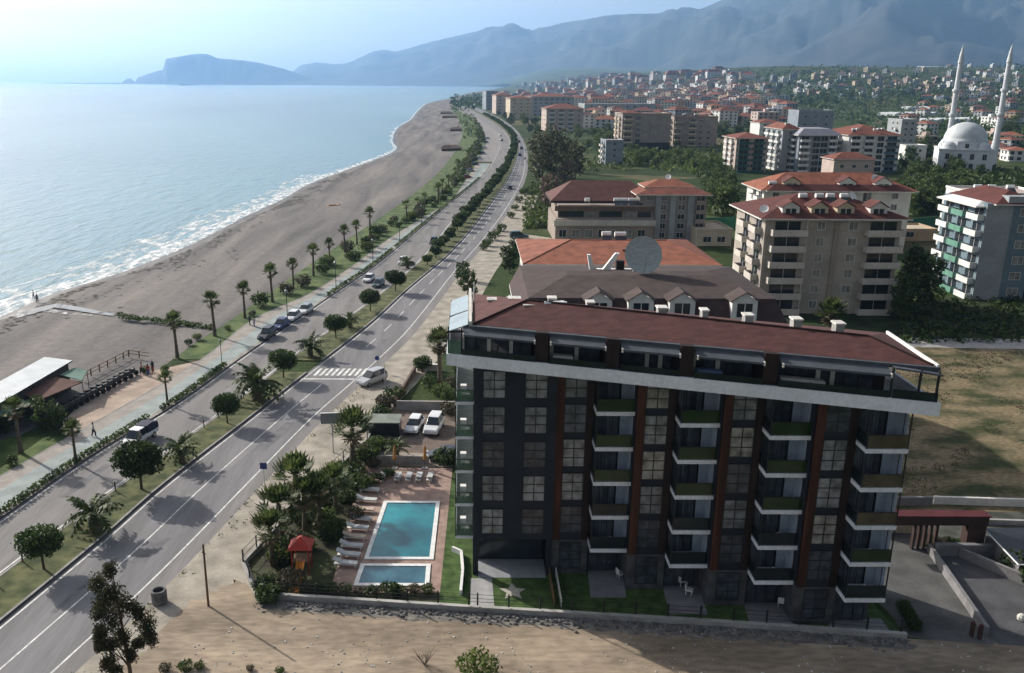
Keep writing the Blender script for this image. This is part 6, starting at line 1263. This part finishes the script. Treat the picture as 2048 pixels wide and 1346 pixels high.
def person(top, legs, stride=.18, seed=0):
    me = bpy.data.meshes.new('person'); J = [(0, 0, .98), (0, .02, 1.2), (0, .01, 1.42), (0, .02, 1.53), (0, .04, 1.62), (0, .03, 1.74), (.1, 0, .93), (.11, stride, .5), (.11, stride * .9, .06), (.11, stride * 1.2 + .1, .03), (-.1, 0, .93), (-.11, -stride * .4, .5), (-.11, -stride * 1.2, .08), (-.11, -stride * 1.2 + .12, .03), (.19, .01, 1.4), (.25, -.03, 1.12), (.25, .1, .88), (-.19, .01, 1.4), (-.25, .06, 1.12), (-.25, .18, .9)]
    E_ = [(0, 1), (1, 2), (2, 3), (3, 4), (4, 5), (0, 6), (6, 7), (7, 8), (8, 9), (0, 10), (10, 11), (11, 12), (12, 13), (2, 14), (14, 15), (15, 16), (2, 17), (17, 18), (18, 19)]
    Rr = [.15, .14, .17, .065, .1, .08, .09, .065, .05, .04, .09, .065, .05, .04, .065, .048, .035, .065, .048, .035]
    me.from_pydata(J, E_, []); o = bpy.data.objects.new('person', me); COL.objects.link(o); m = o.modifiers.new('skin', 'SKIN'); me.skin_vertices.new() if not me.skin_vertices else None
    for i, r in enumerate(Rr): me.skin_vertices[0].data[i].radius = (r * .95, r * .8)
    me.skin_vertices[0].data[0].use_root = True; o.modifiers.new('sub', 'SUBSURF').levels = 1; me.materials.append(top)
    b = MB(); b.smooth = True; b.lathe([(.0, 1.8), (.07, 1.79), (.1, 1.72), (.105, 1.66), (.09, 1.6)], mat('dark hair', (.02, .015, .012), .7, .2, 3), 10); b.build('hair', o, False)
    b = MB()
    for s, st in ((.11, 1), (-.11, -.4)): b.tube([(s, .0, .95), (s, stride * st, .5), (s, stride * (.9 if st > 0 else -1.2), .12)], [.115, .09, .075], legs, 8)
    b.build('trousers', o, False); return o
m_cl = [mat('cloth %d' % i, c, .85, .15, 3) for i, c in enumerate([(.03, .03, .04), (.3, .05, .04), (.05, .08, .2), (.4, .38, .35)])]
for i, (px, py, z, a, c, rz, lab) in enumerate([(75, 605, -1.9, 0, 0, .3, 'person in dark clothes standing in the surf'), (68, 597, -2, 0, 2, 2., 'second person standing deeper in the surf'), (500, 650, .13, 0, 0, 1, 'person in dark clothes walking on the promenade by the parked cars'), (509, 654, .13, 3, 2, 1, 'person in a light top walking on the promenade by the parked cars'), (284, 748, .1, 1, 0, 2, 'person in a red top at the far end of the paved square'), (297, 752, .1, 1, 2, .5, 'second person in red standing beside the square railing'), (306, 745, .1, 0, 1, .5, 'person in dark top at the railing end of the square'), (188, 873, .13, 3, 0, -1, 'person in a light top walking on the cycle path below the square')]):
    x, y = G(px, py, z); place(person(m_cl[a], m_cl[c], seed=i), x, y, z, lab, 'person', None, 1., rz)
# ------------------------------------------------------------------ beach restaurant and square
zr = 3.6; q = [G(*p, zr) for p in [(-260, 905), (-20, 775), (89, 714), (145, 721), (-10, 795), (-260, 955)]]
t = thing('beach_restaurant', 'low beach restaurant with a long white flat roof and a brown tiled lean-to', 'restaurant', (q[2][0], q[2][1], 0))
fr = Vector(q[3]); bk = Vector(q[2]); dd = (Vector(q[2]) - Vector(q[0])).normalized(); e0, e1 = fr - dd * 32, bk - dd * 32
b = MB(); b.prism([tuple(bk), tuple(fr), tuple(e0), tuple(e1)], 3.45, 3.62, m_dark, mat('white sheet roof', (.5, .53, .55), .6, .08, .5)); b.build('roof', t)
ins = lambda p, c, k: tuple(Vector(p).lerp(c, k)); cc = (fr + bk + e0 + e1) / 4
b = MB(); b.prism([ins(bk, cc, .06), ins(fr, cc, .06), ins(e0, cc, .06), ins(e1, cc, .06)], -.4, 3.44, mat('dark restaurant wall', (.05, .045, .04), .8, .3, .8)); b.build('wall', t)
p = [G(*a, z) for a, z in (((30, 785), 2.9), ((111, 756), 2.9), ((165, 764), 2.4), ((78, 800), 2.4))]; b = MB(); lo = [(*p[0], 2.95), (*p[3], 2.3), (*p[2], 2.3), (*p[1], 2.95)]; b.hexa(lo, [(x, y, z + .12) for x, y, z in lo], m_tile_b); b.build('tiled_lean_to', t)
m_grn = mat('green awning cloth', (.11, .2, .16), .8, .12, .8)
for nm, pts in (('awning', [((119, 750), 2.9), ((150, 736), 2.9), ((174, 742), 2.6), ((164, 762), 2.6)]), ('awning', [((-40, 812), 2.9), ((40, 800), 2.9), ((66, 806), 2.5), ((-30, 845), 2.5)])):
    g_ = [(*G(*a, z), z) for a, z in pts]; b = MB(); b.hexa([(x, y, z) for x, y, z in g_], [(x, y, z + .08) for x, y, z in g_], m_grn)
    for x, y, z in g_[2:]: b.cyl((x, y, 0), (x, y, z), .05, .05, m_dark, 6)
    b.build(nm, t)
for i, (px, py, s) in enumerate([(95, 860, .55), (120, 862, .45), (72, 845, .5), (10, 868, .4)]):
    x, y = G(px, py); P_br.put(x, y, 0, f'dark leafy tree beside the beach restaurant, {ordn(i)} of its garden', 'tree', 'trees beside the restaurant', s, k=1)
pl = [G(*a, .1) for a in [(165, 760), (258, 712), (298, 718)]]; b = MB()
for a, c in zip(pl, pl[1:]):
    a, c = Vector(a), Vector(c); d = (c - a).normalized(); n = Vector((-d.y, d.x)) * .05
    for z in (.5, 1.0): b.prism([tuple(a - n), tuple(c - n), tuple(c + n), tuple(a + n)], z, z + .1, m_wood)
    for i in range(int((c - a).length / 2) + 1): r = a + d * 2 * i; b.box(r.x - .07, r.x + .07, r.y - .07, r.y + .07, 0, 1.1, m_wood)
tag(b.build('timber_railing'), 'tan timber railing along the beach side of the paved square', 'railing')
# far beach kiosks, orange boat, ship
def kiosk(px, py, w, lab):
    x, y = G(px, py, -.6); t = thing('beach_kiosk', lab, 'kiosk', (x, y, -.7)); b = MB(); b.box(-w, w, -w * .6, w * .6, 0, 2.3, m_wood); b.build('wall', t, False); b = MB(); hip(b, -w, w, -w * .6, w * .6, 2.35, 1.6, mat('thatch', (.12, .085, .06), .95, .25, 1), 1.); b.build('roof', t, False)
kiosk(905, 302, 5.5, 'brown thatched beach kiosk nearest on the far beach'); kiosk(893, 303, 3, 'small thatched shelter beside the nearest far kiosk'); kiosk(900, 236, 9, 'thatched beach kiosk farther along the beach'); kiosk(893, 228, 8, 'farthest thatched beach kiosk before the shore trees'); kiosk(912, 263, 5, 'thatched kiosk between the near and far beach kiosks')
x, y = G(668, 413, -1); t = thing('small_boat', 'small orange boat lying on the open beach', 'boat', (x, y, -1.05), .4); b = MB(); loft(b, [(-2.3, .1, .6, .5, .6), (-.5, 0, .6, .7, .8), (1.2, .05, .65, .5, .65), (2.3, .4, .8, .08, .1)], m_or); b.build('hull', t, False); b = MB(); b.box(-1.6, .8, -.5, .5, .62, .68, m_cord); b.build('deck', t, False)
x, y = G(372, 171, -2); t = thing('ship', 'faint ship on the horizon below the headland', 'ship', (x, y, -2), .2); L = 17 * mpp(y) * .8; b = MB(); loft(b, [(-L, 0, L * .12, L * .1, L * .12), (L * .7, 0, L * .12, L * .1, L * .12), (L, L * .05, L * .14, L * .01, L * .02)], m_greyblue); b.build('hull', t, False); b = MB(); b.box(-L * .7, -L * .3, -L * .08, L * .08, L * .12, L * .28, m_bal_w); b.build('bridge', t, False)
# ------------------------------------------------------------------ lamps, signs, poles
def lamp_post(h=4.5):
    t = bpy.data.objects.new('street_lamp', None); COL.objects.link(t); b = MB(); b.cyl((0, 0, 0), (0, 0, h), .07, .05, m_dark, 8); b.cyl((0, 0, 0), (0, 0, .5), .13, .11, m_dark, 8); b.build('post', t, False); b = MB(); b.lathe([(.05, h), (.22, h + .1), (.26, h + .4), (.1, h + .55), (0, h + .6)], mat('lamp globe', (.25, .26, .25), .3, .1, 2), 10); b.build('lantern', t, False); return t
P_lp = Proto([lamp_post()])
ys = [121.8, 147, 172, 198, 226, 256, 290]
for i, y in enumerate(ys): P_lp.put(X_LL(y) - 1.0, y, .12, f'dark street lamp on the promenade kerb, {ordn(i)} going away from the zebra crossing', 'street lamp', 'street lamps along the promenade', .8 if i == 0 else 1.1)
def road_sign(px, py, top, lab, m, kind):
    x, y = G(px, py); h = hgt(top, x, y); t = thing('road_sign', lab, 'sign', (x, y, 0)); b = MB(); b.cyl((0, 0, 0), (0, 0, h), .035, .035, m_steel, 6); b.build('pole', t, False); b = MB()
    if kind == 'round': b.cyl((0, -.06, h - .3), (0, -.03, h - .3), .34, .34, m, 14)
    else: b.box(-.35, .35, -.06, -.03, h - .65, h + .05, m)
    b.build('panel', t, False)
m_sgn = mat('blue sign face', (.04, .06, .2), .5, .1, 2)
road_sign(530, 978, 926, 'small blue sign on a thin pole at the landward road edge', m_sgn, 'sq'); road_sign(755, 742, 712, 'blue round sign at the zebra crossing behind the silver car', m_sgn, 'round'); road_sign(603, 700, 686, 'small blue sign on the median at the zebra crossing', m_sgn, 'round')
x, y = G(665, 905); h = hgt(827, x, y); t = thing('billboard', 'blank grey billboard on a single post at the verge above the pool garden', 'billboard', (x, y, 0), .1); b = MB(); b.cyl((.1, 0, 0), (.1, 0, h - .9), .08, .07, m_steel, 8); b.build('post', t, False); b = MB(); b.box(-1.15, 1.15, -.08, .06, h - 1.15, h + .05, mat('grey board back', (.2, .21, .215), .7, .1, 1)); b.build('board', t, False); b = MB()
for z in (h - 1.2, h + .052): b.box(-1.2, 1.2, -.1, .08, z, z + .05, m_white)
b.build('board_frame', t, False)
x, y = G(417, 1212); t = MB(); t.cyl((x, y, -.1), (x, y, hgt(1088, x, y)), .1, .08, m_wood, 8); tag(t.build('utility_pole'), 'bare wooden pole standing in the sandy lot by the road', 'pole')
x, y = G(770, 770); t = MB(); t.cyl((x, y, -.1), (x, y, hgt(728, x, y)), .06, .05, m_offw, 8); tag(t.build('gate_post'), 'thin pale post on the verge beside the silver car', 'post')
x, y = G(488, 1132); t = MB(); t.cyl((x, y, -.1), (x, y, hgt(1100, x, y)), .05, .04, m_dark, 6); tag(t.build('thin_pole'), 'thin dark pole at the road corner of the pool garden fence', 'pole')
x, y = G(315, 1212); t = thing('concrete_ring', 'grey round concrete ring with dark opening beside the near eucalyptus', 'concrete ring', (x, y + .5, 0)); b = MB(); b.lathe([(.5, -.05), (.62, .1), (.62, 1.1), (.56, 1.16), (.44, 1.16), (.44, .3)], m_gravel, 16); b.build('ring', t, False); b = MB(); b.lathe([(0, .9), (.44, .9)], m_black, 16); b.build('inner_shadow', t, False).name = 'hole_shade'  # black disc paints the shade down the ring's opening
# low fence along the seaward edge of the median
t = thing('median_fence', 'thin post and wire fence along the seaward edge of the median', 'fence', (-32, 85, 0)); b = MB(); pm = MB(); pm.box(-.05, .05, -.05, .05, .16, 1.2, m_wood); pme = pm.mesh('post'); yy = 57.; pr = None
while yy < 113:
    x = X_ML(yy) + .45; o = bpy.data.objects.new('post', pme); COL.objects.link(o); o.parent = t; o.location = (x + 32, yy - 85, 0)
    if pr:
        for z in (.6, 1.0): b.cyl((pr[0], pr[1], z), (x, yy, z), .012, .012, m_dark, 4, False)
    pr = (x, yy); yy += 3.4
b.build('wire', t)
# ------------------------------------------------------------------ gate, ramp walls and yard right of the hotel
wsheet('yard', [(33.2, 57.2), (62, 54), (66, 79.5), (46, 79.8), (33.4, 77.5)], .0045, mat('yard ground', (.07, .075, .06), .95, .35, .4, col2=(.12, .12, .1)))
m_gate = mat('dark brown gate cladding', (.05, .03, .027), .7, .25, 1); m_gred = mat('red gate coping', (.085, .018, .02), .6, .15, 1)
gx0, gy = 37.5, 70.4; t = thing('entrance_gate', 'dark brown entrance portal with red coping beside the hotel driveway', 'gate', (gx0, gy, 0)); b = MB(); b.box(gx0 - 1.5, gx0 + 8.6, gy - .5, gy + .5, 2.55, 3.4, m_gate); b.build('beam', t); b = MB(); b.box(gx0 - 1.6, gx0 + 8.7, gy - .6, gy + .6, 3.402, 3.5, m_gred); b.build('coping', t); b = MB(); b.box(gx0 + 6.9, gx0 + 8.5, gy - .48, gy + .48, 0, 2.548, m_gate); b.build('pillar', t)
for x in (2.3, 2.8, 3.3, 3.8, 4.3): b = MB(); b.box(gx0 + x, gx0 + x + .16, gy - .2, gy + .2, 0, 2.548, m_gate); b.build('post', t)
wallobj('pale_wall', 'pale stone wall seen through the entrance portal', [(37, 73.5), (42.5, 73.2)], 2.1, .3, m_cream); wallobj('ramp_wall', 'grey wall between driveway and basement ramp', [(41.2, 70), (39.3, 57.5)], .75, .3, m_pave); wallobj('ramp_wall', 'grey cross wall above the basement ramp', [(41.4, 69.3), (47.2, 69.2)], 1.1, .5, m_pave); wallobj('ramp_wall', 'stepped grey wall along the far side of the basement ramp', [(43.4, 69), (48.6, 61.5), (48.5, 55)], .9, .3, m_pave)
wallobj('field_wall', 'pale low wall at the near edge of the dry field', [(46.3, 79.2), (66, 78)], .8, .3, m_offw); wallobj('field_wall', 'lower grey wall in front of the pale field wall', [(47.5, 75.2), (66, 74)], .5, .3, m_conc); wallobj('field_wall', 'dark slanting wall between hotel and dry field', [(33.8, 78.6), (46, 78.9)], .9, .3, m_pave)
for i, (px, py) in enumerate([(1942, 1272), (1958, 1278)]):
    x, y = G(px, py); b = MB(); b.box(x - .12, x + .12, y - .12, y + .12, 0, 1.15, m_gate); b.lathe([(.14, 1.15), (.1, 1.25), (0, 1.28)], m_gred, 8, (x, y)); tag(b.build('gate_bollard'), ['dark red bollard at the end of the ramp wall, nearer the driveway', 'dark red bollard at the end of the ramp wall, nearer the ramp'][i], 'bollard')
x, y = G(2042, 1240); b = MB(); b.lathe([(0, 0), (.3, .05), (.33, .3), (.18, .5), (0, .55)], m_offw, 9, (x, y)); tag(b.build('white_sack'), 'white sack lying beside the stepped ramp wall', 'sack')
for i in range(7): P_gs.put(41.5 + i * .75, 70.9 + (i % 2) * .4, 0, f'flowering shrub at the foot of the entrance portal, {ordn(i)} from the hotel', 'shrub', 'shrubs at the entrance portal', .45)
for i in range(9): P_gs.put(47.2 + (i % 3) * 1.7, 61.5 + (i // 3) * 2.6, 0, f'dark garden shrub beyond the ramp wall, {ordn(i)} of its clump', 'shrub', 'shrubs beyond the ramp', 1.2, k=0)
for i in range(6): P_gs.put(34.2 + i * .1, 58.2 + i * .55, 0, f'dark shrub at the driveway corner of the hotel, {ordn(i)} from the wall end', 'shrub', 'shrubs at the driveway corner', .5, k=0)
x, y = G(2030, 1080, 2.5); t = thing('glass_pavilion', 'low pavilion with dark glass roof at the edge behind the portal', 'pavilion', (x, y, 0)); b = MB(); b.box(-.6, 6, -2, 3, 0, 1.3, m_pave); b.build('wall', t, False); b = MB(); b.hexa([(-.8, -2.2, 1.3), (6.2, -2.2, 1.3), (6.2, 3.2, 1.8), (-.8, 3.2, 1.8)], [(-.8, -2.2, 1.4), (6.2, -2.2, 1.4), (6.2, 3.2, 1.9), (-.8, 3.2, 1.9)], m_glassd); b.build('roof', t, False); b = MB()
for p_, q_ in (((-.85, -2.25, 1.42), (6.2, -2.25, 1.42)), ((-.85, -2.25, 1.42), (-.85, 3.2, 1.92))): b.cyl(p_, q_, .07, .07, m_white, 5)
b.build('roof_frame', t, False)
# terrace furniture on the ground floor patios
def chair_set(px, py, lab):
    x, y = G(px, py, .03); t = thing('patio_chair', lab, 'chair', (x, y, .03), random.random() * 3); b = MB(); b.box(-.28, .28, -.28, .28, .38, .46, m_white); b.build('seat', t, False); b = MB(); b.box(-.28, .28, .24, .3, .462, .9, m_white); b.build('backrest', t, False)
    for sx in (-.24, .2):
        for sy in (-.24, .2): b = MB(); b.box(sx, sx + .04, sy, sy + .04, 0, .378, m_white); b.build('leg', t, False)
for px, py, lab in [(1240, 1155, 'white patio chair on the first garden terrace'), (1362, 1170, 'white patio chair by the door of the second garden terrace'), (1378, 1188, 'white patio chair in the middle of the second garden terrace'), (1562, 1212, 'white patio chair on the third garden terrace')]: chair_set(px, py, lab)
# foreground shrubs on the lot
x, y = G(955, 1352); place(bush(111, 1.5, 1.7, 900, .13, lf_bright), x, y, 0, 'green leafy shrub at the bottom of the photo on the sandy lot', 'shrub')
rn = random.Random(12); x, y = G(850, 1330); b = MB()
for k in range(16):
    a = rn.random() * 6.28; e_ = rn.uniform(.5, 1.3); L = rn.uniform(.7, 1.5); p1 = Vector((math.cos(a) * math.cos(e_), math.sin(a) * math.cos(e_), math.sin(e_))) * L; b.cyl((0, 0, 0), p1, .02, .01, m_bark, 4)
    for s in range(3): b.cyl(p1 * (.5 + .15 * s), p1 * (.5 + .15 * s) + Vector((rn.uniform(-.35, .35), rn.uniform(-.35, .35), rn.uniform(.1, .4))), .01, .005, m_bark, 3)
o = b.build('bare_bush'); place(o, x, y, 0, 'leafless twiggy bush on the sandy lot near the bottom edge', 'bush')
for i, (px, py, s, k) in enumerate([(372, 1340, .5, 1), (400, 1336, .35, 1), (330, 1342, .4, 2), (560, 1345, .3, 1), (500, 1340, .25, 2)]):
    x, y = G(px, py); P_gs.put(x, y, 0, f'low weed tuft on the sandy lot near the bottom edge, {ordn(i)} of a few', 'weed', 'weed tufts on the lot', s, k=k)
b = MB(); rn = random.Random(31)
for i in range(5200):
    x, y = rn.uniform(36, 95), rn.uniform(79.5, 131)
    if x > 46 + (y - 80) * 1.0 or x < 33 + (y - 80) * .12: continue
    if noise.noise(Vector((x / 9, y / 9, 0))) > -.05: leaves(b, (x, y, .12), (.5, .5, .2), 6, .13, rn.choice((lf_olive, lf_olive, lf_mid, lf_brown)), rn)
tag(b.build('field_weeds'), 'patches of dry weeds over the brown field', kind='stuff')


# loose stones and litter on the lot
b = MB(); rn = random.Random(77)
for i in range(800):
    x, y = rn.uniform(-27, 40), rn.uniform(51.5, 60)
    if x < -16.9 and y > 58: continue
    if noise.noise(Vector((x / 5, y / 5, 2))) < -.1 or y > 60.2 - (x - .8) * .1 - .4 and x > -17: continue
    s = rn.uniform(.03, .1); b.lathe([(0, 0), (s, .005), (s * .7, s * .6), (0, s * .75)], m_conc if i % 3 else m_offw, 5, (x, y))
tag(b.build('loose_stones'), 'loose stones scattered over the sandy lot', kind='stuff')
b = MB()
for i in range(170):
    y = rn.uniform(45, 118); x = X_R(y) + 1.6 + abs(rn.gauss(0, 1.1)) if i % 2 else X_R(y) + rn.uniform(6.5, 8.5)
    if i % 2 == 0 and y < 66: continue
    leaves(b, (x, y, .1), (.3, .4, .14), 6, .1, lf_bright if i % 3 else lf_olive, rn)
tag(b.build('verge_weeds'), 'tufts of weeds along the landward verge', kind='stuff')
for P_ in (P_round, P_date, P_med, P_fan, P_fan2, P_bush, P_sh, P_euc, P_br, P_tall, P_dk, P_l, P_u, P_g, P_g2, P_gs, P_mb, P_lp): P_.close()
